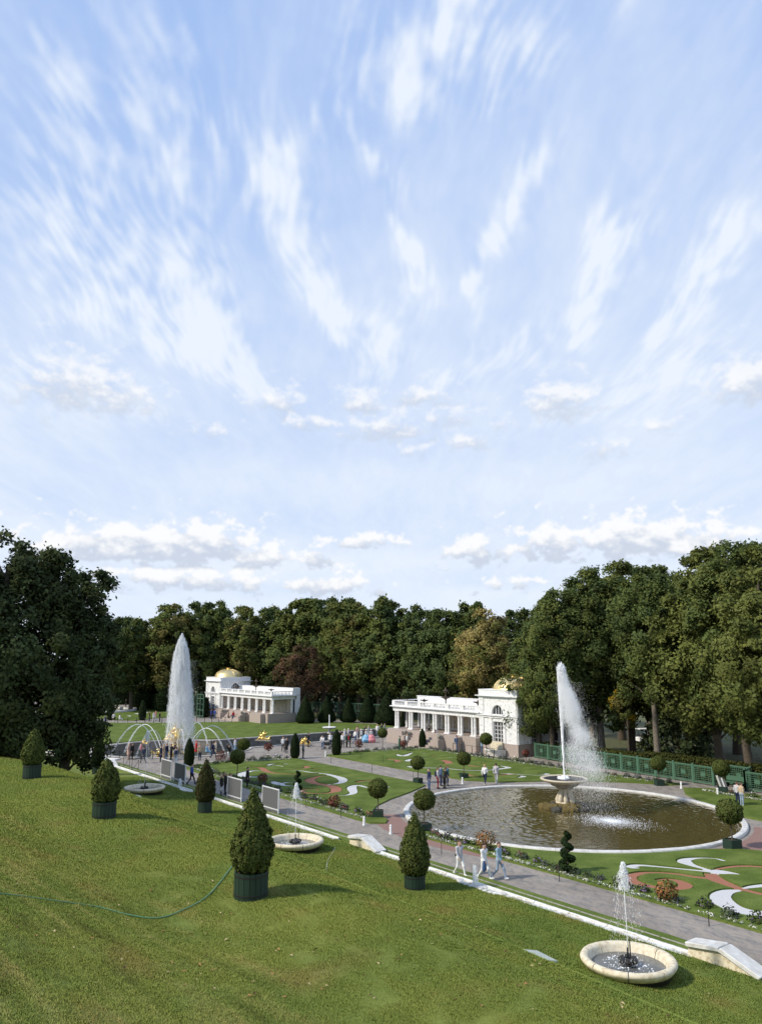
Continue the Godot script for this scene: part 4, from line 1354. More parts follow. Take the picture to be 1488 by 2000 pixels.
# a clipped or pot-grown evergreen as leafy skin over a solid of revolution
func clipped(m: Mb, prof: Array, n: int, size: float, cols: Array, rough: float, o := Vector3.ZERO) -> void:
	var area := []
	var total := 0.0
	for i in prof.size() - 1:
		var a: Vector2 = prof[i]
		var b: Vector2 = prof[i + 1]
		total += (a.x + b.x) * a.distance_to(b)
		area.append(total)
	for k in n:
		var f := rng.randf() * total
		var i := 0
		while area[i] < f:
			i += 1
		var a: Vector2 = prof[i]
		var b: Vector2 = prof[i + 1]
		var p := a.lerp(b, rng.randf())
		var d := (b - a).normalized()
		var th := rng.randf() * TAU
		var nrm := Vector3(d.y * cos(th), -d.x, d.y * sin(th)).normalized()
		var lump := rough * (nz.get_noise_3d(cos(th) * 2.2 + o.x, p.y * 2.6 + o.y, sin(th) * 2.2 + o.z) + 0.6 * nz.get_noise_3d(cos(th) * 5.0, p.y * 6.0 + o.x, sin(th) * 5.0))
		var depth := rng.randf()
		var at := Vector3(p.x * cos(th), p.y, p.x * sin(th)) + nrm * (lump - size * 1.3 * depth * depth)
		var col: Color = cols[rng.randi() % cols.size()]
		var w := rng.randf_range(0.75, 1.25)
		m.col = Color(col.r * w, col.g * w, col.b * w)
		leaf(m, o + at, (nrm + rv() * 0.35).normalized(), size * rng.randf_range(0.7, 1.3))

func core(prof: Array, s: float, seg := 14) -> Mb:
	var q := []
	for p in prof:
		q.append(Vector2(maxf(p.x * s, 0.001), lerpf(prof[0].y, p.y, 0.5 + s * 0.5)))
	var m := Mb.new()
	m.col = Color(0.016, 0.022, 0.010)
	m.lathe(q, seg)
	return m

func tub(t: Node3D, r: float, h: float) -> void:
	for i in 18:
		var a := TAU * i / 18.0
		var bs := Basis(Vector3.UP, a)
		var w := TAU * r / 18.0 - 0.012
		obj("stave", Mb.new().box(bs * Vector3(0, h / 2, r - 0.02), Vector3(w, h, 0.04), bs).mesh(), MT.tub_green, t)
	for y in [0.10, h - 0.12]:
		obj("hoop", Mb.new().lathe([Vector2(r + 0.002, y), Vector2(r + 0.014, y), Vector2(r + 0.014, y + 0.05), Vector2(r + 0.002, y + 0.05)], 36, Vector3.ZERO, 0, TAU, true).mesh(), MT.iron, t)
	obj("soil", Mb.new().plate(circle(0, 0, r - 0.03, 24), 0.0, h - 0.05, false).mesh(), MT.soil, t)
	obj("base", Mb.new().lathe([Vector2(r - 0.045, 0.01), Vector2(r - 0.045, h - 0.06)], 24).mesh(), MT.tub_green, t)

func build_topiary() -> void:
	var ev := [Color(0.082, 0.112, 0.030), Color(0.106, 0.130, 0.034), Color(0.066, 0.092, 0.027), Color(0.128, 0.140, 0.040)]
	var yw := [Color(0.020, 0.036, 0.014), Color(0.026, 0.044, 0.016), Color(0.016, 0.030, 0.012)]
	var thuja := [Color(0.046, 0.060, 0.020), Color(0.075, 0.072, 0.026), Color(0.036, 0.050, 0.018), Color(0.090, 0.070, 0.030)]
	var kinds := []
	var shapes := [
		[[0.34, 0.80], [0.60, 0.95], [0.74, 1.25], [0.74, 1.7], [0.62, 2.15], [0.44, 2.6], [0.25, 3.0], [0.10, 3.28], [0.0, 3.36]],
		[[0.36, 0.66], [0.62, 0.80], [0.76, 1.15], [0.76, 1.5], [0.62, 1.95], [0.42, 2.3], [0.2, 2.58], [0.0, 2.68]],
		[[0.34, 0.60], [0.62, 0.8], [0.76, 1.1], [0.76, 1.6], [0.66, 2.2], [0.46, 2.7], [0.26, 3.1], [0.10, 3.42], [0.0, 3.5]]]
	var tubs := [
		[0, 490, 1751, 4.2, 0.50, 0.74, 0.95, "large pot-grown evergreen cone in a tall dark green tub, nearest the camera"], [1, 203, 1602, 4.2, 0.50, 0.70, 0.90, "plump light green evergreen in a dark green tub, second along the brink"], [1, 62, 1523, 4.2, 0.50, 0.80, 1.0, "small evergreen cone in a green tub at the left edge beside the dark chestnut"],
		[2, 810, 1735, 0.35, 0.50, 0.66, 1.0, "pot-grown evergreen cone in a low green tub in front of the round pool"], [2, 400, 1587, 0.35, 0.50, 0.78, 1.03, "bushy evergreen cone in a green tub between two lawn fountains"], [2, 190, 1512, 0.35, 0.46, 0.8, 1.02, "dark slender evergreen in a tub beside the white cheek wall"]]
	var k := 0
	for s in tubs:
		var at := G(s[1], s[2], s[3])
		at.y = bank_h(at.x, -at.z) - 0.02
		var t := thing("potted_evergreen", s[7], "potted tree", at, rng.randf() * TAU, "evergreens in tubs on the lawn slope")
		tub(t, s[4], s[5])
		var prof := []
		var slim_: float = [0.84, 0.80, 0.84, 0.98, 0.92, 0.80][k]
		for p in shapes[s[0]]:
			prof.append(Vector2(p[0] * slim_ * (1.0 - 0.22 * pow(p[1] / 3.6, 2.0)), (p[1] - shapes[s[0]][0][1]) * s[6] + s[5] - 0.05))
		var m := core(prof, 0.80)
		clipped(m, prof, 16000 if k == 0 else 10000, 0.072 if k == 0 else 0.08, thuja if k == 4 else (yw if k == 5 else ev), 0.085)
		obj("trunk", Mb.new().tube([Vector3(0, s[5] - 0.1, 0), Vector3(0, s[5] + 1.2, 0)], [0.06, 0.03], 8).mesh(), MT.bark, t)
		obj("foliage", m.mesh(), MT.needle, t)
		k += 1
	# ball trees on stems
	var ball := Mb.new()
	var bp := []
	for i in 11:
		var a := -PI / 2 + PI * i / 10.0
		bp.append(Vector2(maxf(0.72 * cos(a), 0.001), 2.0 + 0.66 * sin(a)))
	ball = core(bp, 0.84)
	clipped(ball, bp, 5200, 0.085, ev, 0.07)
	var ball_mesh := ball.mesh()
	for s in [
		[738, 1597, 1.0, 1, "ball tree in a square tub at the tip of the left lawn bed"], [829, 1624, 1.0, 1, "ball tree in a tub at the near left rim of the round pool"], [816, 1530, 0.9, 1, "ball tree in a green tub beside the diagonal walk, left of the pool walkers"], [906, 1521, 0.92, 1, "ball tree in a green tub on the far lawn bed behind the pool"], [1430, 1658, 1.06, 1, "ball tree in a green tub on the reddish gravel right of the pool"], [1287, 1534, 0.95, 1, "ball tree in front of the middle of the trellis fence"], [1411, 1548, 1.0, 1, "ball tree with a blue white flag cloth in front of the fence bench"],
		[950, 1478, 1.0, 0, "ball tree in front of the right pavilion's window"], [747, 1460, 0.9, 0, "ball tree at the far bed's left corner by the costumed people"], [463, 1521, 1.0, 0, "ball tree on a thin stem inside the left lawn bed"], [475, 1489, 0.95, 0, "ball tree by the flower border at the left bed's far edge"]]:
		var at := G(s[0], s[1], 0.0)
		var t := thing("ball_tree", s[4], "topiary", at, rng.randf() * TAU, "clipped ball trees of the parterre")
		t.scale = Vector3.ONE * s[2]
		obj("stem", Mb.new().tube([Vector3(0, 0, 0), Vector3(0.02, 0.8, 0), Vector3(0, 1.6, 0)], [0.045, 0.04, 0.035], 8).mesh(), MT.bark, t)
		obj("ball", ball_mesh, MT.needle, t)
		if s[3] == 1:
			for i in 4:
				var bs := Basis(Vector3.UP, PI / 2 * i)
				obj("tub_side", Mb.new().box(bs * Vector3(0, 0.26, 0.34), Vector3(0.70, 0.52, 0.05), bs).mesh(), MT.tub_green, t)
			obj("tub_soil", Mb.new().box(Vector3(0, 0.24, 0), Vector3(0.64, 0.44, 0.64)).mesh(), MT.soil, t)
	# spirals
	for s in [[581, 1556, 1.0, "dark spiral topiary in the left bed's flower border"], [1109, 1707, 1.05, "dark spiral topiary in the near right bed's flower border"]]:
		var t := thing("spiral_topiary", s[3], "topiary", G(s[0], s[1]), 0.0, "spiral topiaries")
		t.scale = Vector3.ONE * s[2]
		obj("stem", Mb.new().tube([Vector3.ZERO, Vector3(0, 1.9, 0)], [0.05, 0.03], 6).mesh(), MT.bark, t)
		var m := Mb.new()
		for k2 in 2600:
			var f := rng.randf()
			var a := f * TAU * 3.2
			var rr := lerpf(0.34, 0.12, f)
			var p := Vector3(cos(a) * rr * 0.75, 0.25 + 1.72 * f, sin(a) * rr * 0.75)
			var d := rv()
			var col: Color = yw[rng.randi() % 3]
			m.col = col * rng.randf_range(0.8, 1.3)
			leaf(m, p + d * lerpf(0.24, 0.13, f) * Vector3(1, 0.7, 1), d, 0.10)
		obj("foliage", m.mesh(), MT.needle, t)
	# clipped yew columns and cones
	var cone := [Vector2(0.55, 0.05), Vector2(0.95, 0.35), Vector2(1.0, 0.8), Vector2(0.82, 1.7), Vector2(0.55, 2.8), Vector2(0.28, 3.8), Vector2(0.08, 4.5), Vector2(0.0, 4.6)]
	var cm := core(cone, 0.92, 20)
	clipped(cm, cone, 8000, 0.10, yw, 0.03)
	var big := cm.mesh()
	var col_p := [Vector2(0.30, 0.05), Vector2(0.46, 0.3), Vector2(0.52, 0.9), Vector2(0.46, 1.6), Vector2(0.30, 2.2), Vector2(0.12, 2.6), Vector2(0.0, 2.68)]
	var sm := core(col_p, 0.9, 16)
	clipped(sm, col_p, 4200, 0.08, yw, 0.03)
	var slim := sm.mesh()
	for s in [[596, 1414, 52, 1, "leftmost of the big clipped cones on the lawn right of the left colonnade"], [638, 1412, 50, 1, "second big clipped cone from the left, behind the small white bowl"], [680, 1411, 46, 1, "middle of the five big clipped cones, above the strollers"], [718, 1411, 54, 1, "fourth big clipped cone from the left, above the costumed people"], [757, 1416, 62, 1, "tallest clipped cone, beside the right colonnade's open end"], [786, 1424, 38, 1, "slim clipped cone seen through the right colonnade's open end"],
		[576, 1482, 47, 0, "clipped yew column at the left bed's far corner by the walk"], [657, 1476, 48, 0, "clipped yew column at the far bed's near corner by the walk"], [825, 1461, 36, 0, "clipped yew column in front of the right colonnade's steps"], [369, 1497, 50, 0, "clipped yew column at the left bed's left end by the notice boards"], [216, 1407, 31, 0, "distant clipped yew left of the high jet, beside the big dark tree"], [278, 1407, 36, 0, "distant clipped yew just left of the high jet's foot"], [399, 1401, 30, 0, "slim clipped yew at the left pavilion's left corner"]]:
		var at := G(s[0], s[1])
		var t := thing("clipped_yew", s[4], "topiary", at, rng.randf() * TAU, "big clipped cones" if s[3] == 1 else "clipped yew columns")
		var d := Vector2(at.x, at.z).length()
		var h: float = s[2] * d / F
		t.scale = Vector3.ONE * (h / (4.6 if s[3] == 1 else 2.68))
		if s[0] == 786:
			t.scale = Vector3(0.6, 1, 0.6) * h / 4.6
		elif s[3] == 1:
			t.scale *= Vector3(1.6, 1, 1.6) if s[0] < 740 else Vector3(1.9, 1, 1.9)
		obj("foliage", big if s[3] == 1 else slim, MT.needle, t)
	# clipped hedges far at the left, and along the fence
	for s in [[206, 1376, 252, 1376, 1.55, "long clipped hedge behind the distant pool at the far left"], [262, 1381, 290, 1382, 1.7, "clipped hedge block left of the high jet"], [300, 1386, 340, 1389, 1.7, "clipped hedge block behind the high jet"], [385, 1397, 400, 1401, 1.8, "clipped hedge block left of the left pavilion"]]:
		var a := G(s[0], s[1])
		var b := G(s[2], s[3])
		hedge(a, b, s[4] * 2.0, 1.6, s[5], yw)
	for s in [[300, 1372, 2.2, "rounded dark bush above the hedge, left of the high jet"], [282, 1374, 2.0, "rounded dark bush at the end of the long distant hedge"], [322, 1378, 2.3, "rounded dark bush above the hedge beside the high jet"]]:
		var t := thing("round_bush", s[3], "bush", G(s[0], s[1] + 12), 0.0, "rounded bushes before the far wood")
		var pr := [Vector2(s[2] * 0.7, 0.0), Vector2(s[2], 1.6), Vector2(s[2] * 0.95, 3.4), Vector2(s[2] * 0.6, 4.8), Vector2(0, 5.3)]
		var m := core(pr, 0.9)
		clipped(m, pr, 2600, 0.34, yw, 0.2)
		obj("foliage", m.mesh(), MT.leaf, t)
	var fh := [Color(0.075, 0.085, 0.022), Color(0.055, 0.068, 0.020), Color(0.095, 0.098, 0.028)]
	hedge(W(-62.0, 71.2), W(-48.0, 70.2), 1.6, 1.6, "clipped hedge behind the left half of the trellis fence", fh)
	hedge(W(-48.0, 70.2), W(-31.0, 69.4), 1.85, 1.7, "clipped hedge behind the right half of the trellis fence", fh)

func hedge(a: Vector3, b: Vector3, h: float, w: float, label: String, cols: Array) -> void:
	var d := b - a
	var l := d.length()
	var t := thing("hedge", label, "hedge", (a + b) / 2, atan2(-d.z, d.x), "clipped hedges")
	var m := Mb.new()
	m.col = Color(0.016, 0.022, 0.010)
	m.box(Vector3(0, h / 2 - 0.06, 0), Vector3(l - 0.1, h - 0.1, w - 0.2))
	for k in int(l * (h + w) * 90):
		var p := Vector3(rng.randf_range(-l / 2, l / 2), 0, 0)
		var n := Vector3.UP
		if rng.randf() < w / (w + 2 * h):
			p += Vector3(0, h, rng.randf_range(-w / 2, w / 2))
		else:
			var s := 1.0 if rng.randf() < 0.6 else -1.0
			p += Vector3(0, rng.randf_range(0.05, h), s * w / 2)
			n = Vector3(0, 0, s)
		var c: Color = cols[rng.randi() % cols.size()]
		m.col = c * rng.randf_range(0.75, 1.25)
		leaf(m, p + rv() * 0.06, (n + rv() * 0.4).normalized(), 0.20)
	obj("foliage", m.mesh(), MT.leaf, t)

func build_fences() -> void:
	# green trellis fence with square lattice panels
	var t := thing("trellis_fence", "green trellis fence of square lattice panels along the wood, right of the pavilion", "fence")
	var a := Vector2(-62.0, 69.4)
	var b := Vector2(-39.0, 66.9)
	var c := Vector2(-39.0, 66.9)
	var runs := [[a, b, 11], [Vector2(-36.0, 66.7), Vector2(-16.0, 65.0), 9]]
	for r in runs:
		var n: int = r[2]
		for i in n + 1:
			var p: Vector2 = r[0].lerp(r[1], float(i) / n)
			obj("post", Mb.new().cbox(W(p.x, p.y, 0.88), Vector3(0.17, 1.76, 0.17), 0.02).mesh(), MT.trellis_green, t)
			if i < n:
				panel(t, p, r[0].lerp(r[1], float(i + 1) / n), 1.62)
	# alcove with a bench behind the fence line
	for e in [[Vector2(-39.0, 66.9), Vector2(-38.6, 68.6)], [Vector2(-38.6, 68.6), Vector2(-36.4, 68.4)], [Vector2(-36.4, 68.4), Vector2(-36.0, 66.7)]]:
		panel(t, e[0], e[1], 1.75)
		obj("post", Mb.new().cbox(W(e[1].x, e[1].y, 0.93), Vector3(0.17, 1.86, 0.17), 0.02).mesh(), MT.trellis_green, t)
	var bn := thing("park_bench", "dark green bench in the alcove of the trellis fence", "bench", W(-37.5, 67.7))
	obj("seat", Mb.new().box(Vector3(0, 0.45, 0), Vector3(1.7, 0.06, 0.45)).mesh(), MT.trellis_green, bn)
	obj("backrest", Mb.new().box(Vector3(0, 0.75, -0.22), Vector3(1.7, 0.4, 0.05)).mesh(), MT.trellis_green, bn)
	for q in [-0.7, 0.7]:
		obj("leg", Mb.new().box(Vector3(q, 0.21, 0), Vector3(0.08, 0.42, 0.4)).mesh(), MT.iron, bn)
	# far trellis arbour left of the left pavilion
	var k := thing("trellis_arbour", "pale green trellis arbour frame left of the left pavilion", "arbour", AT(386, 154, 0))
	for x in [-1.4, 0.0, 1.4]:
		for z in [-1.0, 1.0]:
			obj("post", Mb.new().box(Vector3(x, 2.2, z), Vector3(0.14, 4.4, 0.14)).mesh(), MT.trellis_green, k)
	for y in [0.4, 1.5, 2.6, 3.6, 4.35]:
		for z in [-1.0, 1.0]:
			obj("rail", Mb.new().box(Vector3(0, y, z), Vector3(2.9, 0.12, 0.10)).mesh(), MT.trellis_green, k)
	obj("roof_panel", Mb.new().box(Vector3(-0.7, 3.95, 1.06), Vector3(1.2, 0.8, 0.04)).mesh(), MT.frame_white, k)
	# hedged trellis far left, right of cones
	var s := thing("garden_screen", "long pale green trellis screen behind the clipped cones", "fence", AT(652, 152, 0), 0.35)
	for i in 12:
		obj("post", Mb.new().box(Vector3(-11 + 2.0 * i, 1.4, 0), Vector3(0.16, 2.8, 0.16)).mesh(), MT.trellis_green, s)
	for y in [0.3, 1.4, 2.75]:
		obj("rail", Mb.new().box(Vector3(0, y, 0), Vector3(22.0, 0.12, 0.08)).mesh(), MT.trellis_green, s)
	var lt := Mb.new()
	for i in 60:
		lt.box(Vector3(-11 + 0.37 * i, 1.5, -0.02), Vector3(0.05, 2.5, 0.04))
	tag(obj("lattice", lt.mesh(), MT.trellis_green, s), "", "", "", "stuff")
	# thin railing along the terrace edge before the left colonnade
	var rl := thing("terrace_railing", "low dark railing along the edge of the bank lawn before the left colonnade", "railing")
	var pts := []
	for p in [[196, 1414], [250, 1413.5], [300, 1413.5], [350, 1413], [400, 1412.5], [440, 1411.5], [480, 1411], [520, 1410.5], [560, 1410], [588, 1410]]:
		pts.append(G(p[0], p[1]))
	pts = smooth(pts, 3)
	for i in pts.size():
		obj("post", Mb.new().box(pts[i] + Vector3(0, 0.5, 0), Vector3(0.07, 1.0, 0.07)).mesh(), MT.iron, rl)
		if i > 0:
			obj("rail", Mb.new().tube([pts[i - 1] + Vector3.UP * 0.95, pts[i] + Vector3.UP * 0.95], [0.02, 0.02], 5).mesh(), MT.iron, rl)
	var r2 := thing("basin_railing", "thin dark railing round the small basin at the right pavilion's foot", "railing")
	pts = [W(-72.4, 67.0), W(-72.0, 65.9), W(-70.4, 65.8), W(-68.6, 65.8), W(-66.8, 65.8), W(-65.0, 65.8), W(-63.2, 65.9)]
	for i in pts.size():
		obj("post", Mb.new().box(pts[i] + Vector3(0, 0.5, 0), Vector3(0.05, 1.0, 0.05)).mesh(), MT.iron, r2)
		if i > 0:
			obj("rail", Mb.new().tube([pts[i - 1] + Vector3.UP * 0.98, pts[i] + Vector3.UP * 0.98], [0.02, 0.02], 5).mesh(), MT.iron, r2)
	var r3 := thing("basin_railing", "thin railing between the onlookers and the big cascade basin", "railing")
	pts = []
	for i in 15:
		var an := lerpf(-1.25, 0.55, i / 14.0)
		pts.append(W(-95.5 + 10.3 * cos(an), 40.0 + 10.3 * sin(an)))
	for i in pts.size():
		obj("post", Mb.new().box(pts[i] + Vector3(0, 0.5, 0), Vector3(0.05, 1.0, 0.05)).mesh(), MT.iron, r3)
		if i > 0:
			for y in [0.98, 0.5]:
				obj("rail", Mb.new().tube([pts[i - 1] + Vector3.UP * y, pts[i] + Vector3.UP * y], [0.02, 0.02], 5).mesh(), MT.iron, r3)

func panel(t: Node3D, p: Vector2, q: Vector2, h: float) -> void:
	var d := q - p
	var l := d.length() - 0.17
	var bs := Basis(Vector3.UP, atan2(d.y, d.x))
	var o := W((p.x + q.x) / 2, (p.y + q.y) / 2, 0.0)
	var f := Mb.new()
	for y in [0.16, h - 0.05]:
		f.box(o + bs * Vector3(0, y, 0), Vector3(l, 0.11, 0.08), bs)
	for x in [-l / 2 + 0.04, l / 2 - 0.04]:
		f.box(o + bs * Vector3(x, h / 2 + 0.05, 0), Vector3(0.08, h - 0.3, 0.075), bs)
	var fr := obj("panel_frame", f.mesh(), MT.trellis_green, t)
	var g := Mb.new()
	var nx := int(l / 0.17)
	for i in nx:
		if i % 4 == 3 and h < 1.7:
			continue
		g.box(o + bs * Vector3(-l / 2 + l * (i + 0.5) / nx, h / 2 + 0.05, 0.012), Vector3(0.035, h - 0.3, 0.02), bs)
	for i in 8:
		g.box(o + bs * Vector3(0, 0.22 + (h - 0.3) * (i + 0.5) / 8.0, -0.012), Vector3(l - 0.1, 0.035, 0.02), bs)
	g.box(o + bs * Vector3(0, h * 0.55, 0.03), Vector3(0.5, 0.36, 0.02), bs)
	tag(obj("lattice", g.mesh(), MT.trellis_green, fr), "", "", "", "stuff")

# a drop of spray: a thin eight-sided sliver
func drop_mesh() -> Mesh:
	var m := Mb.new()
	m.lathe([Vector2(0.001, -1.0), Vector2(0.5, -0.2), Vector2(0.4, 0.3), Vector2(0.001, 1.0)], 5)
	return m.mesh()

func drop(at: Vector3, w: float, l: float, lean := Vector3.ZERO) -> Transform3D:
	var y := (Vector3.UP + lean).normalized()
	var x := y.cross(rv()).normalized()
	return Transform3D(Basis(x * w, y * l, x.cross(y) * w), at)

func lawn_fountain(at: Vector3, jet: float, label: String, seed_a: float) -> void:
	var t := thing("lawn_fountain", label, "fountain", at, seed_a)
	var prof := [Vector2(1.24, -0.02), Vector2(1.50, 0.02), Vector2(1.62, 0.18), Vector2(1.64, 0.25), Vector2(1.59, 0.32), Vector2(1.50, 0.34), Vector2(1.40, 0.31), Vector2(1.33, 0.24), Vector2(1.24, -0.02)]
	obj("foot", Mb.new().lathe([Vector2(1.30, -0.4), Vector2(1.46, -0.02), Vector2(1.55, 0.10)], 40).mesh(), MT.black_wet, t)
	for i in 8:
		var a := TAU * i / 8.0
		var e := TAU * (i + 1) / 8.0 - 0.022
		obj("rim_stone", Mb.new().lathe(prof, 8, Vector3.ZERO, a, e).lathe_ends(prof.slice(0, 8), Vector3.ZERO, a, e).mesh(), MT.yellow_stone, t)
	obj("water", Mb.new().plate(circle(0, 0, 1.28, 40), 0.0, 0.05, false).mesh(), MT.basin_water, t)
	var nz_ := Mb.new()
	for i in 6:
		rock(nz_, Vector3(0.22 * cos(i), 0.22, 0.2 * sin(i)), Vector3(0.16, 0.10, 0.15), 80 + i)
	obj("nozzle_base", nz_.mesh(), MT.black_wet, t)
	obj("pipe", Mb.new().tube([Vector3(0, 0.2, 0), Vector3(0, 0.62, 0)], [0.04, 0.03], 8).mesh(), MT.iron, t)
	obj("pipe", Mb.new().tube([Vector3(0.16, 0.2, 0.08), Vector3(0.16, 0.85, 0.08)], [0.025, 0.02], 8).mesh(), MT.iron, t)
	# foam where the water falls back
	var pl := []
	for k in 160:
		var a := rng.randf() * TAU
		var r := rng.randf_range(0.1, 0.9)
		pl.append(Transform3D(Basis().scaled(Vector3(0.06, 0.02, 0.06) * rng.randf_range(0.4, 1.3)), Vector3(cos(a) * r, 0.055, sin(a) * r)))
	swarm("foam", drop_mesh(), MT.foam, pl, [], t)
	var j := thing("water_jet", "thin water jet of the " + label.split(",")[0], "water jet", at)
	var pts := []
	var rad := []
	for k in 12:
		var f := k / 11.0
		pts.append(Vector3(0.012 * sin(f * 9.0), 0.6 + (jet - 0.6) * f, 0.012 * cos(f * 7.0)))
		rad.append(0.011 + 0.013 * f * f)
	obj("stream", Mb.new().tube(pts, rad, 7).mesh(), MT.spray, j)
	var dr := []
	for k in 1500:
		var f := rng.randf()
		if f < 0.55:
			# the breaking head of the jet
			var y := jet - 0.85 * pow(rng.randf(), 1.2) + 0.10
			var r := 0.03 + 0.20 * sqrt(maxf(0, (jet + 0.12 - y))) * rng.randf()
			var a := rng.randf() * TAU
			dr.append(drop(Vector3(cos(a) * r, y, sin(a) * r), rng.randf_range(0.012, 0.028), rng.randf_range(0.02, 0.07), rv() * 0.4))
		else:
			# drops that fall back in arcs
			var tt := pow(rng.randf(), 0.7)
			var a := rng.randf() * TAU + seed_a
			var r := (0.12 + 0.55 * tt) * rng.randf_range(0.5, 1.1)
			dr.append(drop(Vector3(cos(a) * r, jet - 0.2 - (jet - 0.4) * tt * tt, sin(a) * r), rng.randf_range(0.006, 0.014), rng.randf_range(0.02, 0.05)))
	swarm("spray", drop_mesh(), MT.spray, dr, [], j)

func build_fountains() -> void:
	var i := 0
	for s in [[283, 1538, 4.6, "white lawn fountain basin at the far left, its jet the tallest of three"], [577, 1641, 3.3, "middle lawn fountain basin, half hidden behind the nearest evergreen cone"], [1226, 1872, 3.3, "yellowed lawn fountain basin with dark nozzles, nearest the camera at the right"]]:
		var at := G(s[0], s[1], 0.85)
		at.y = bank_h(at.x, -at.z) + 0.22
		lawn_fountain(at, s[2], s[3], 0.4 + i * 0.9)
		i += 1
	# the high drifting jet of the stone bowl
	var c := W(-40.0, 47.9, 0.0)
	var j := thing("bowl_jet", "tall water jet of the stone bowl, drifting right as falling spray", "water jet", c)
	var pts := []
	var rad := []
	for k in 26:
		var f := k / 25.0
		pts.append(Vector3(0.02 * sin(k * 1.7), 2.3 + 8.2 * f, 0.02 * cos(k * 2.1)))
		rad.append((0.055 + 0.07 * f + 0.02 * sin(k * 2.9)) * (1.0 - smoothstep(0.9, 1.0, f) * 0.9))
	obj("stream", Mb.new().tube(pts, rad, 9).mesh(), MT.spray, j)
	var land := W(-35.4, 47.0, 0.0) - c
	var dr := []
	for k in 210000:
		var tt := pow(rng.randf(), 0.95)
		var sheet := k % 53
		var share := (sheet + 0.5) / 53.0
		# how far downwind this thread of water has gone, and how far it has spread
		var reach := 0.10 + pow(tt, 0.88) * (1.25 + 4.1 * share)
		var p := land.normalized() * reach + Vector3(rng.randfn(), 0, rng.randfn()) * (0.10 + 0.46 * tt)
		p.y = 10.65 - 10.5 * tt * (1.0 - 0.10 * share) - 0.9 * share * share + rng.randfn() * 0.12
		var streak := nz.get_noise_2d(tt * 2.2 + sheet * 0.9, float(sheet) * 3.7)
		var clump := nz.get_noise_2d(share * 3.6 + 0.8 * tt, tt * 4.6 + 11.0) + 0.6 * nz.get_noise_2d(share * 9.0, tt * 8.0 - 5.0)
		var keep := (0.42 + 0.55 * streak + 0.85 * clump) * (1.0 - smoothstep(0.40, 1.0, tt) * 0.86) * (1.0 - 0.55 * share * smoothstep(0.05, 0.7, tt))
		if rng.randf() > keep or p.y < 0.1:
			continue
		dr.append(drop(p, rng.randf_range(0.005, 0.0125) * (1.0 - 0.40 * tt), rng.randf_range(0.03, 0.12) * (1.0 - 0.4 * tt), land.normalized() * 0.18 * tt))
	for k in 9000:
		# fine mist blown on downwind
		var tt := rng.randf()
		var p := land.normalized() * (0.5 + 4.6 * tt * rng.randf() + absf(rng.randfn()) * 0.5) + Vector3(rng.randfn(), 0, rng.randfn()) * 0.5
		p.y = 9.4 - 8.6 * tt
		dr.append(drop(p, 0.007, 0.02))
	for k in 5200:
		# the ragged sleeve round the rising stream
		var f := rng.randf()
		var a := rng.randf() * TAU
		var r := 0.06 + 0.20 * f * rng.randf()
		dr.append(drop(Vector3(cos(a) * r, 4.0 + 6.5 * f, sin(a) * r), rng.randf_range(0.01, 0.03), rng.randf_range(0.04, 0.12)))
	for k in 900:
		var a := rng.randf() * TAU
		var r := rng.randf() * 0.34
		dr.append(drop(Vector3(cos(a) * r, 10.85 - 1.1 * rng.randf() - r * 1.1, sin(a) * r) + land.normalized() * 0.22, rng.randf_range(0.015, 0.04), rng.randf_range(0.05, 0.14), rv() * 0.5))
	swarm("spray", drop_mesh(), MT.spray, dr, [], j)
	var fo := []
	for k in 5200:
		var a := rng.randf() * TAU
		var r := absf(rng.randfn()) * 1.0
		var p := W(-35.2, 46.9, 0.085) - c + Vector3(cos(a) * r * 1.5, 0, sin(a) * r * 1.1)
		fo.append(Transform3D(Basis().scaled(Vector3(0.035, 0.012, 0.035) * rng.randf_range(0.4, 1.4)), p))
	swarm("foam", drop_mesh(), MT.foam, fo, [], j)
	build_samson()
	# small bubbling spouts on the stone channel
	for s in [[928, 1731, 0.95, "small glassy spout on the stone channel, left of the three near walkers"], [352, 1534, 0.55, "small foaming spout on the stone channel before the second notice board"]]:
		var at := G(s[0], s[1], 0.2)
		var t := thing("channel_spout", s[3], "water jet", at)
		var d2 := []
		for k in 420:
			var f := rng.randf()
			var a := rng.randf() * TAU
			var r := 0.05 + 0.05 * rng.randf() + 0.06 * (1.0 - f)
			d2.append(drop(Vector3(cos(a) * r, s[2] * f, sin(a) * r), 0.012, rng.randf_range(0.03, 0.08)))
		swarm("spray", drop_mesh(), MT.spray, d2, [], t)
		obj("stream", Mb.new().tube([Vector3.ZERO, Vector3(0, s[2], 0)], [0.04, 0.03], 7).mesh(), MT.spray, t)
	# white bowl on the canal wall
	var at := G(643, 1432, 0.0) + Vector3(0, 0, 0)
	var w := thing("white_bowl", "wide white bowl with a straight pale water column, before the clipped cones", "fountain", at)
	obj("foot", Mb.new().lathe([Vector2(0.35, 0.0), Vector2(0.18, 0.2), Vector2(0.16, 0.55), Vector2(0.4, 0.68)], 16).mesh(), MT.white_stone, w)
	obj("bowl", Mb.new().lathe([Vector2(0.3, 0.6), Vector2(0.9, 0.72), Vector2(1.08, 0.86), Vector2(1.04, 0.92), Vector2(0.9, 0.88), Vector2(0.0, 0.8)], 32).mesh(), MT.white_stone, w)
	obj("stream", Mb.new().tube([Vector3(0, 0.8, 0), Vector3(0.01, 1.8, 0), Vector3(0, 2.7, 0)], [0.06, 0.065, 0.07], 8).mesh(), MT.spray, w)

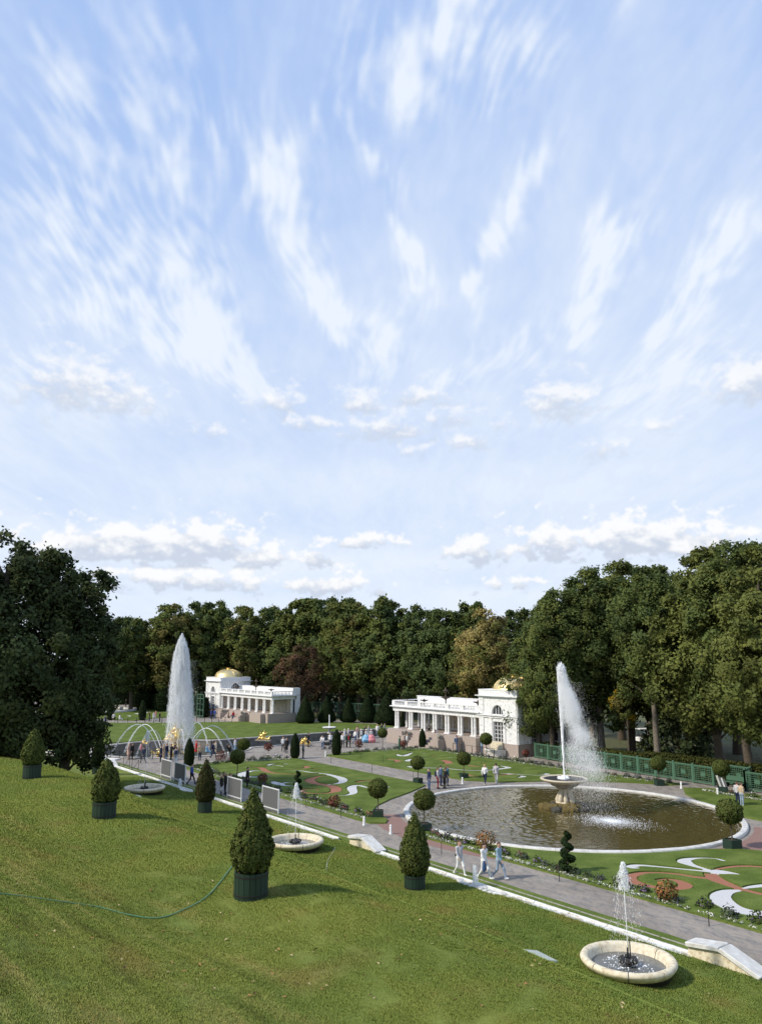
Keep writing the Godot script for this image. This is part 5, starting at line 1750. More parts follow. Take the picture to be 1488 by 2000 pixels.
func build_samson() -> void:
	var c := W(-95.0, 40.0, -1.05)
	# rock mound with gilded figures
	var t := thing("rock_mound", "rock mound with gilded creatures at the middle of the big cascade basin", "rock", c)
	for k in 20:
		var a := TAU * k / 10.0 + rng.randf_range(-0.2, 0.2)
		var r := rng.randf_range(1.4, 2.2) if k < 10 else rng.randf_range(0.2, 1.1)
		var m := Mb.new()
		rock(m, Vector3(r * cos(a), 0.15 if k < 10 else 0.45, r * sin(a)), Vector3(0.75, 0.5 if k < 10 else 0.65, 0.7), 200 + k)
		obj("boulder", m.mesh(), MT.grey_stone, t)
	for k in 8:
		var a := TAU * (k + 0.5) / 8.0
		var m := Mb.new()
		var d := Vector3(cos(a), 0, sin(a))
		m.tube([d * 2.6 + Vector3.UP * 0.1, d * 2.4 + Vector3.UP * 0.55, d * 2.75 + Vector3.UP * 0.85, d * 3.05 + Vector3.UP * 0.80], [0.28, 0.26, 0.20, 0.08], 7)
		m.tube([d * 2.3 + Vector3.UP * 0.3, d * 2.0 + Vector3.UP * 0.7 + d.cross(Vector3.UP) * 0.4, d * 1.9 + Vector3.UP * 0.95 + d.cross(Vector3.UP) * 0.7], [0.2, 0.14, 0.05], 6)
		obj("gilded_dolphin", m.mesh(), MT.gold, t)
	var s := thing("gilded_statue", "gilded statue of a man wrestling a lion at the foot of the high jet", "statue", c + Vector3(0, 0.9, 0), YAW + 0.6)
	var sk := [
		[Vector3(0, 1.75, 0), Vector3(0, 2.5, 0.10), 0.30, 0.36, 1], [Vector3(-0.38, 2.55, 0.1), Vector3(0.38, 2.55, 0.1), 0.17, 0.17, 1], [Vector3(0, 2.7, 0.12), Vector3(0, 2.95, 0.2), 0.12, 0.12, 1], [Vector3(0, 3.02, 0.22), Vector3(0, 3.12, 0.26), 0.19, 0.17, 1],
		[Vector3(0.16, 1.7, 0), Vector3(0.35, 1.0, 0.25), 0.22, 0.16, 1], [Vector3(0.35, 1.0, 0.25), Vector3(0.3, 0.25, -0.1), 0.15, 0.10, 1], [Vector3(-0.16, 1.7, 0), Vector3(-0.4, 1.1, -0.2), 0.22, 0.16, 1], [Vector3(-0.4, 1.1, -0.2), Vector3(-0.45, 0.2, -0.6), 0.15, 0.10, 1],
		[Vector3(0.4, 2.55, 0.1), Vector3(0.75, 2.35, 0.5), 0.14, 0.11, 1], [Vector3(0.75, 2.35, 0.5), Vector3(0.6, 2.5, 0.95), 0.11, 0.08, 1], [Vector3(-0.4, 2.55, 0.1), Vector3(-0.5, 2.25, 0.6), 0.14, 0.11, 1], [Vector3(-0.5, 2.25, 0.6), Vector3(-0.1, 2.15, 0.95), 0.11, 0.08, 1],
		[Vector3(0.1, 0.55, 0.9), Vector3(0.15, 1.7, 1.15), 0.42, 0.36, 2], [Vector3(0.15, 1.75, 1.15), Vector3(0.1, 2.25, 1.05), 0.36, 0.30, 2], [Vector3(0.1, 2.3, 1.05), Vector3(0.1, 2.55, 0.85), 0.22, 0.16, 2], [Vector3(0.3, 1.6, 1.1), Vector3(0.65, 1.5, 0.4), 0.16, 0.11, 2], [Vector3(-0.1, 1.6, 1.1), Vector3(-0.4, 1.4, 0.45), 0.16, 0.11, 2], [Vector3(0.3, 0.6, 1.0), Vector3(0.6, 0.1, 0.7), 0.24, 0.14, 2], [Vector3(-0.2, 0.6, 1.0), Vector3(-0.4, 0.1, 0.8), 0.24, 0.14, 2], [Vector3(0.1, 0.5, 1.2), Vector3(0.3, 0.2, 1.9), 0.08, 0.06, 2]]
	var bd := body(sk, 0.07, 26.0)
	obj("gilded_figure", bd[0].mesh(), MT.gold, s)
	# side groups on the basin wall
	for q in [[330, 1447, 0.85, "gilded group of two figures on the basin wall left of the high jet"], [515, 1446, 1.0, "gilded reclining figure on the corner of the basin wall"], [283, 1453, 0.5, "small gilded figure at the left end of the basin wall"], [595, 1455, 0.8, "gilded figure on the canal edge behind the yew column"]]:
		var at := G(q[0], q[1], 0.12)
		var g := thing("gilded_statue", q[3], "statue", at, YAW)
		var f: float = q[2]
		var b := body([[Vector3(0, 0.25, 0) * f, Vector3(0.05, 0.85, 0) * f, 0.24 * f, 0.22 * f, 1], [Vector3(0.08, 1.08, 0) * f, Vector3(0.1, 1.2, 0.02) * f, 0.13 * f, 0.12 * f, 1], [Vector3(0.2, 0.85, 0) * f, Vector3(0.5, 1.0, 0.1) * f, 0.08 * f, 0.06 * f, 1], [Vector3(-0.12, 0.85, 0) * f, Vector3(-0.4, 0.6, 0.1) * f, 0.08 * f, 0.06 * f, 1], [Vector3(0.0, 0.25, 0.05) * f, Vector3(-0.55, 0.28, 0.15) * f, 0.17 * f, 0.13 * f, 1], [Vector3(-0.55, 0.28, 0.15) * f, Vector3(-0.9, 0.12, 0.1) * f, 0.12 * f, 0.07 * f, 1], [Vector3(0.2, 0.18, 0) * f, Vector3(0.8, 0.2, 0) * f, 0.22 * f, 0.16 * f, 1], [Vector3(0.8, 0.2, 0) * f, Vector3(0.95, 0.5, 0) * f, 0.14 * f, 0.10 * f, 1], [Vector3(-0.55, 0.2, -0.1) * f, Vector3(-0.5, 0.7, -0.05) * f, 0.2 * f, 0.16 * f, 1], [Vector3(-0.48, 0.85, -0.05) * f, Vector3(-0.46, 0.95, 0) * f, 0.12 * f, 0.11 * f, 1]], 0.05 * f, 34.0 / f)
		obj("gilded_figure", b[0].mesh(), MT.gold, g)
		obj("plinth", Mb.new().box(Vector3(0, 0.02, 0), Vector3(2.2, 0.16, 0.7) * f).mesh(), MT.grey_stone, g)
	# high jet
	var j := thing("high_jet", "very high white water jet above the gilded statue in the big basin", "water jet", c + Vector3(0.35, 0, -0.15))
	var pts := []
	var rad := []
	for k in 24:
		var f := k / 23.0
		pts.append(Vector3(0.03 * sin(k * 1.3), 1.6 + 13.3 * f, 0.03 * cos(k * 1.9)))
		rad.append((0.11 + 0.05 * f) * (1.0 - smoothstep(0.85, 1.0, f) * 0.95))
	obj("stream", Mb.new().tube(pts, rad, 9).mesh(), MT.spray, j)
	var right := Vector3(sin(YAW), 0, -cos(YAW))
	var dr := []
	for k in 110000:
		var tt := pow(rng.randf(), 0.85)
		var y := 15.2 - 13.8 * tt
		var strand := k % 83
		var sa := float(strand) * 2.399
		var sr := sqrt((strand + 0.5) / 83.0)
		var wide := 0.22 + 1.75 * pow(tt, 0.38)
		var p := Vector3(cos(sa), 0, sin(sa)) * sr * wide * 0.92 + Vector3(rng.randfn(), 0, rng.randfn()) * 0.14 * (0.4 + tt) + right * 0.45 * tt
		var streak := nz.get_noise_2d(tt * 3.0 + strand, float(strand) * 5.1)
		var clump := nz.get_noise_3d(cos(sa) * sr * 1.5, sin(sa) * sr * 1.5, tt * 3.2 + 7.0) + 0.6 * nz.get_noise_3d(cos(sa) * sr * 3.4, sin(sa) * sr * 3.4, tt * 6.0)
		if rng.randf() > 0.42 + 0.60 * streak + 0.42 * clump or rng.randf() < smoothstep(0.42, 1.05, tt) * 0.86:
			continue
		p.y = y - 1.1 * sr * sr
		dr.append(drop(p, rng.randf_range(0.008, 0.019), rng.randf_range(0.08, 0.34)))
	for k in 9000:
		var f := pow(rng.randf(), 0.5)
		var a := rng.randf() * TAU
		var r := 0.10 + 0.32 * rng.randf() * f
		dr.append(drop(Vector3(cos(a) * r * (1.2 - f), 6.0 + 9.3 * f * rng.randf_range(0.97, 1.0), sin(a) * r * (1.2 - f)), rng.randf_range(0.015, 0.035), rng.randf_range(0.06, 0.2)))
	for k in 6000:
		# wind-blown mist on the right
		var tt := rng.randf()
		dr.append(drop(right * (0.9 + absf(rng.randfn()) * 0.7 * (0.3 + tt)) + Vector3(rng.randfn(), 0, rng.randfn()) * 0.5 + Vector3.UP * (12.0 - 11.0 * tt), 0.007, 0.03))
	swarm("spray", drop_mesh(), MT.spray, dr, [], j)
	# ring of arching jets
	for k in 8:
		var a := TAU * (k + 0.3) / 8.0
		var d := Vector3(cos(a), 0, sin(a))
		var names := ["toward the right colonnade", "toward the canal", "toward the far bank", "at the far side", "toward the far left", "toward the big chestnut", "toward the camera", "toward the onlookers"]
		var q := thing("arching_jet", "thin arching water jet of the big basin falling " + names[k], "water jet", c, 0.0, "arching jets of the big basin")
		var tops := rng.randf_range(3.7, 4.2)
		var ps := []
		var rs := []
		for i in 19:
			var f := i / 18.0
			ps.append(d * lerpf(1.8, 7.6, f) + Vector3.UP * (0.6 + (tops - 0.6) * (1.0 - pow((f - 0.48) / 0.48, 2.0)) if f < 0.96 else 0.6 - (f - 0.96) * 15.0))
			rs.append(0.05 - 0.028 * f)
		obj("stream", Mb.new().tube(ps.slice(0, 13), rs.slice(0, 13), 6).mesh(), MT.spray, q)
		var d3 := []
		for i in 900:
			var f := lerpf(0.45, 1.0, pow(rng.randf(), 0.7))
			var y: float = 0.6 + (tops - 0.6) * (1.0 - pow((f - 0.48) / 0.50, 2.0))
			d3.append(drop(d * lerpf(1.8, 7.6, f) + Vector3(0, y, 0) + rv() * 0.22 * (f - 0.4), 0.012, rng.randf_range(0.03, 0.10), d * 0.5))
		swarm("spray", drop_mesh(), MT.spray, d3, [], q)

# one continuous skin round bones [from, to, radius, radius, region]; returns [Mb, regions per vertex]
func body(bones: Array, cell: float, k: float) -> Array:
	var lo := Vector3.ONE * 1e9
	var hi := -lo
	for b in bones:
		var r: float = maxf(b[2], b[3]) + cell * 2.5
		for p in [b[0], b[1]]:
			lo = lo.min(p - Vector3.ONE * r)
			hi = hi.max(p + Vector3.ONE * r)
	var n := Vector3i(((hi - lo) / cell).ceil()) + Vector3i.ONE
	var total := n.x * n.y * n.z
	var f := PackedFloat32Array()
	f.resize(total)
	var best := PackedFloat32Array()
	best.resize(total)
	var reg := PackedByteArray()
	reg.resize(total)
	for b in bones:
		var A: Vector3 = b[0]
		var B: Vector3 = b[1]
		var ra: float = b[2]
		var rb: float = b[3]
		var m := maxf(ra, rb) + cell * 2.5
		var l := Vector3i(((A.min(B) - Vector3.ONE * m - lo) / cell).floor()).clamp(Vector3i.ZERO, n - Vector3i.ONE)
		var h := Vector3i(((A.max(B) + Vector3.ONE * m - lo) / cell).ceil()).clamp(Vector3i.ZERO, n - Vector3i.ONE)
		var ab := B - A
		var inv := 1.0 / maxf(ab.length_squared(), 1e-6)
		for z in range(l.z, h.z + 1):
			for y in range(l.y, h.y + 1):
				var at := (z * n.y + y) * n.x
				for x in range(l.x, h.x + 1):
					var p := lo + Vector3(x, y, z) * cell
					var t := clampf((p - A).dot(ab) * inv, 0, 1)
					var d := p.distance_to(A + ab * t) - lerpf(ra, rb, t)
					if d > m:
						continue
					var e := exp(-k * d)
					f[at + x] += e
					if e > best[at + x]:
						best[at + x] = e
						reg[at + x] = b[4]
	var ids := {}
	var vs := []
	var rg := PackedByteArray()
	var step := [0, 1, n.x, n.x + 1, n.x * n.y, n.x * n.y + 1, n.x * n.y + n.x, n.x * n.y + n.x + 1]
	var off := [Vector3(0, 0, 0), Vector3(1, 0, 0), Vector3(0, 1, 0), Vector3(1, 1, 0), Vector3(0, 0, 1), Vector3(1, 0, 1), Vector3(0, 1, 1), Vector3(1, 1, 1)]
	var edges := [[0, 1], [2, 3], [4, 5], [6, 7], [0, 2], [1, 3], [4, 6], [5, 7], [0, 4], [1, 5], [2, 6], [3, 7]]
	for z in n.z - 1:
		for y in n.y - 1:
			for x in n.x - 1:
				var at := (z * n.y + y) * n.x + x
				var inside := 0
				for s in step:
					if f[at + s] > 1.0:
						inside += 1
				if inside == 0 or inside == 8:
					continue
				var sum := Vector3.ZERO
				var c := 0
				for e in edges:
					var a: float = f[at + step[e[0]]]
					var b: float = f[at + step[e[1]]]
					if (a > 1.0) != (b > 1.0):
						var la := log(maxf(a, 1e-9))
						var lb := log(maxf(b, 1e-9))
						sum += off[e[0]].lerp(off[e[1]], la / (la - lb))
						c += 1
				ids[at] = vs.size()
				vs.append(lo + (Vector3(x, y, z) + sum / c) * cell)
				var bi := at
				var bv := 0.0
				for s in step:
					if best[at + s] > bv:
						bv = best[at + s]
						bi = at + s
				rg.append(reg[bi])
	var quads := []
	for at in ids:
		var x: int = at % n.x
		var y: int = (at / n.x) % n.y
		var z: int = at / (n.x * n.y)
		var v0 := f[at] > 1.0
		# edges that start in this cell's first corner
		if y > 0 and z > 0 and v0 != (f[at + 1] > 1.0):
			quads.append([at, at - n.x, at - n.x - n.x * n.y, at - n.x * n.y, v0])
		if x > 0 and z > 0 and v0 != (f[at + n.x] > 1.0):
			quads.append([at, at - n.x * n.y, at - 1 - n.x * n.y, at - 1, v0])
		if x > 0 and y > 0 and v0 != (f[at + n.x * n.y] > 1.0):
			quads.append([at, at - 1, at - 1 - n.x, at - n.x, v0])
	var nrm := []
	nrm.resize(vs.size())
	nrm.fill(Vector3.ZERO)
	var faces := []
	for q in quads:
		var i0 = ids.get(q[0], -1)
		var i1 = ids.get(q[1], -1)
		var i2 = ids.get(q[2], -1)
		var i3 = ids.get(q[3], -1)
		if i0 < 0 or i1 < 0 or i2 < 0 or i3 < 0:
			continue
		if not q[4]:
			var s = i1
			i1 = i3
			i3 = s
		var g: Vector3 = (vs[i2] - vs[i0]).cross(vs[i3] - vs[i1])
		for i in [i0, i1, i2, i3]:
			nrm[i] += g
		faces.append([i0, i1, i2, i3])
	var out := Mb.new()
	var regions := PackedByteArray()
	for q in faces:
		for tr in [[0, 1, 2], [0, 2, 3]]:
			var a: int = q[tr[0]]
			var b: int = q[tr[1]]
			var c: int = q[tr[2]]
			out.tri(vs[a], vs[b], vs[c], nrm[a].normalized(), nrm[b].normalized(), nrm[c].normalized())
			regions.append(rg[a]); regions.append(rg[c]); regions.append(rg[b])
	return [out, regions]

# regions: 0 skin, 1 top, 2 trousers, 3 shoes, 4 skirt or coat tail
func pose(kind: String) -> Array:
	var hipL := Vector3(0.095, 0.92, 0)
	var hipR := Vector3(-0.095, 0.92, 0)
	var knL := Vector3(0.10, 0.49, 0.02)
	var knR := Vector3(-0.10, 0.49, 0.02)
	var anL := Vector3(0.105, 0.085, -0.01)
	var anR := Vector3(-0.105, 0.085, -0.01)
	var ch := Vector3(0, 1.30, 0.0)
	var shL := Vector3(0.175, 1.41, 0)
	var shR := Vector3(-0.175, 1.41, 0)
	var elL := Vector3(0.235, 1.14, -0.03)
	var elR := Vector3(-0.235, 1.14, -0.03)
	var wrL := Vector3(0.225, 0.90, 0.06)
	var wrR := Vector3(-0.225, 0.90, 0.06)
	var hd := Vector3(0, 1.60, 0.025)
	var tL := Vector3(0, 0, 1)
	var tR := Vector3(0, 0, 1)
	var lower := 0.0
	if kind.begins_with("walk"):
		knL = Vector3(0.10, 0.50, 0.20)
		anL = Vector3(0.10, 0.10, 0.30)
		tL = Vector3(0, 0.35, 0.94)
		knR = Vector3(-0.10, 0.48, -0.06)
		anR = Vector3(-0.10, 0.13, -0.36)
		tR = Vector3(0, -0.45, 0.9)
		elL = Vector3(0.225, 1.15, -0.13)
		wrL = Vector3(0.215, 0.92, -0.14)
		elR = Vector3(-0.225, 1.15, 0.05)
		wrR = Vector3(-0.205, 0.95, 0.22)
	if kind == "photo" or kind == "photo_walk":
		elL = Vector3(0.22, 1.20, 0.14)
		wrL = Vector3(0.09, 1.40, 0.30)
		elR = Vector3(-0.22, 1.20, 0.14)
		wrR = Vector3(-0.07, 1.40, 0.30)
	if kind == "arm_up":
		elR = Vector3(-0.34, 1.55, 0.06)
		wrR = Vector3(-0.42, 1.78, 0.14)
	if kind == "lean":
		ch = Vector3(0, 1.27, 0.07)
		shL.z = 0.08
		shR.z = 0.08
		elL = Vector3(0.22, 1.16, 0.24)
		wrL = Vector3(0.12, 1.05, 0.40)
		elR = Vector3(-0.22, 1.16, 0.24)
		wrR = Vector3(-0.12, 1.05, 0.40)
		hd = Vector3(0, 1.57, 0.13)
	if kind == "sit":
		lower = -0.46
		knL = Vector3(0.11, 0.92, 0.42)
		knR = Vector3(-0.11, 0.92, 0.42)
		anL = Vector3(0.11, 0.545, 0.44)
		anR = Vector3(-0.11, 0.545, 0.44)
		wrL = Vector3(0.12, 1.02, 0.30)
		wrR = Vector3(-0.12, 1.02, 0.30)
	var hs := hd + Vector3(0, 0.055, 0)
	var bn := [
		[Vector3(0, 0.95, 0), ch, 0.135, 0.145, 1], [Vector3(0.05, 0.93, -0.01), Vector3(-0.05, 0.93, -0.01), 0.125, 0.125, 2], [shL, shR, 0.075, 0.075, 1], [ch + Vector3(0, 0.14, -0.01), hd - Vector3(0, 0.07, 0.015), 0.055, 0.052, 0],
		[hd - Vector3(0, 0.03, -0.015), hs, 0.078, 0.098, 0], [hd + Vector3(0, -0.005, 0.08), hd + Vector3(0, -0.02, 0.105), 0.022, 0.014, 0], [hd + Vector3(0.092, 0.0, 0), hd + Vector3(0.095, 0.03, 0), 0.016, 0.018, 0], [hd + Vector3(-0.092, 0.0, 0), hd + Vector3(-0.095, 0.03, 0), 0.016, 0.018, 0],
		[shL, elL, 0.060, 0.048, 1], [elL, wrL, 0.046, 0.038, 1], [shR, elR, 0.060, 0.048, 1], [elR, wrR, 0.046, 0.038, 1],
		[hipL, knL, 0.092, 0.064, 2], [knL, anL, 0.062, 0.045, 2], [hipR, knR, 0.092, 0.064, 2], [knR, anR, 0.062, 0.045, 2],
		[anL - Vector3(0, 0.03, 0) - tL * 0.03, anL - Vector3(0, 0.045, 0) + tL * 0.14, 0.042, 0.035, 3], [anR - Vector3(0, 0.03, 0) - tR * 0.03, anR - Vector3(0, 0.045, 0) + tR * 0.14, 0.042, 0.035, 3]]
	if kind == "coat":
		bn.append([Vector3(0, 1.0, 0), Vector3(0, 0.62, 0), 0.15, 0.19, 1])
	if kind == "skirt":
		bn.append([Vector3(0, 0.95, 0), Vector3(0, 0.60, 0), 0.14, 0.21, 4])
	if kind == "gown":
		bn.append([Vector3(0, 0.95, 0), Vector3(0, 0.55, 0), 0.16, 0.42, 4])
		bn.append([Vector3(0, 0.55, 0), Vector3(0, 0.40, 0), 0.50, 0.62, 4])
		bn.append([Vector3(0.35, 0.3, 0), Vector3(-0.35, 0.3, 0), 0.30, 0.30, 4])
		bn.append([Vector3(0, 0.3, 0.35), Vector3(0, 0.3, -0.35), 0.30, 0.30, 4])
	return [bn, hd, [wrL, (wrL - elL).normalized(), 1.0], [wrR, (wrR - elR).normalized(), -1.0], lower]

# a palm, four bent fingers of unequal length and a thumb at its side
func hand(m: Mb, w: Vector3, d: Vector3, side: float) -> void:
	var x := d.cross(Vector3(0, 0, 1)).normalized() if absf(d.z) < 0.8 else d.cross(Vector3.UP).normalized()
	var y := x.cross(d).normalized()
	m.tube([w - d * 0.02, w + d * 0.035, w + d * 0.085], [0.026, 0.036, 0.030], 7)
	for i in 4:
		var s := (i - 1.5) * 0.019
		var l: float = [0.062, 0.074, 0.070, 0.054][i]
		var b := w + d * 0.078 + y * s
		m.tube([b, b + d * l * 0.55 + x * 0.006, b + d * l + x * 0.024], [0.0095, 0.009, 0.007], 5)
	m.tube([w + d * 0.02 + y * 0.028, w + d * 0.055 + y * 0.052 + x * 0.01, w + d * 0.085 + y * 0.055 + x * 0.018], [0.011, 0.010, 0.008], 5)

var poses := {}

func person_mesh(kind: String, pal: Dictionary) -> ArrayMesh:
	if not poses.has(kind):
		var p := pose(kind)
		var b := body(p[0], 0.025, 40.0)
		var regions: PackedByteArray = b[1]
		for h in [p[2], p[3]]:
			var before: int = b[0].v.size()
			hand(b[0], h[0], h[1], h[2])
			for i in b[0].v.size() - before:
				regions.append(0)
		for i in b[0].v.size():
			b[0].v[i].y += p[4]
		poses[kind] = [b[0], regions, p[1] + Vector3(0, p[4], 0)]
	var q: Mb = poses[kind][0]
	var rg: PackedByteArray = poses[kind][1]
	var list := [pal.skin, pal.top, pal.legs, pal.shoes, pal.get("skirt", pal.top)]
	var cs := PackedColorArray()
	cs.resize(rg.size())
	for i in rg.size():
		cs[i] = list[rg[i]]
	var m := Mb.new()
	m.v = q.v
	m.n = q.n
	m.c = cs
	return m.mesh()

const PAL := {
	"black": Color(0.012, 0.012, 0.014), "navy": Color(0.015, 0.022, 0.06), "blue": Color(0.03, 0.07, 0.30), "jeans": Color(0.07, 0.11, 0.21), "pale_jeans": Color(0.26, 0.33, 0.42), "white": Color(0.72, 0.72, 0.71), "cream": Color(0.62, 0.55, 0.42), "grey": Color(0.20, 0.20, 0.21), "pale_grey": Color(0.45, 0.44, 0.46), "dark_grey": Color(0.05, 0.05, 0.055),
	"red": Color(0.45, 0.02, 0.025), "pink": Color(0.62, 0.24, 0.27), "peach": Color(0.60, 0.40, 0.33), "beige": Color(0.46, 0.36, 0.24), "brown": Color(0.10, 0.055, 0.03), "olive": Color(0.07, 0.075, 0.04), "green": Color(0.02, 0.10, 0.07), "teal": Color(0.04, 0.16, 0.21), "sky": Color(0.22, 0.42, 0.62), "dusty": Color(0.24, 0.36, 0.43), "skin": Color(0.50, 0.31, 0.23), "blond": Color(0.38, 0.27, 0.14), "gold": Color(0.5, 0.36, 0.08)}

func person(label: String, px: float, py: float, kind: String, top: String, legs: String, hair: String, turn: float, extra := {}) -> Node3D:
	var at := G(px, py, extra.get("h", 0.0))
	var t := thing("person", label, "person", at, YAW + PI * 0.5 + turn, extra.get("group", ""))
	var pal := {"skin": PAL.skin, "top": PAL[top], "legs": PAL[legs], "shoes": PAL[extra.get("shoes", "dark_grey")], "skirt": PAL[extra.get("skirt", top)]}
	obj("body", person_mesh(kind, pal), MT.cloth, t)
	t.scale = Vector3.ONE * extra.get("size", 1.0)
	var hd: Vector3 = poses[kind][2]
	var hm := Mb.new()
	hm.col = PAL[hair]
	var c := hd + Vector3(0, 0.055, -0.012)
	var pr := []
	for i in 7:
		var e := lerpf(-0.35, PI / 2, i / 6.0)
		pr.append(Vector2(maxf(0.108 * cos(e), 0.001), 0.112 * sin(e)))
	hm.lathe(pr, 12, c)
	if extra.get("long", false):
		hm.tube([c + Vector3(0, 0.02, -0.03), c + Vector3(0, -0.12, -0.07), c + Vector3(0, -0.26, -0.085)], [0.10, 0.09, 0.05], 8)
	elif hair == "black" or hair == "brown" or hair == "blond":
		hm.tube([c + Vector3(0, 0.02, -0.02), c + Vector3(0, -0.06, -0.05)], [0.098, 0.075], 8)
	obj("hat" if extra.get("hat", false) else "hair", hm.mesh(), MT.cloth, t)
	if extra.has("pack"):
		var b := Mb.new()
		b.col = PAL[extra.pack]
		b.cbox(Vector3(0, 1.22, -0.20), Vector3(0.30, 0.42, 0.16), 0.05)
		obj("backpack", b.mesh(), MT.cloth, t)
	return t

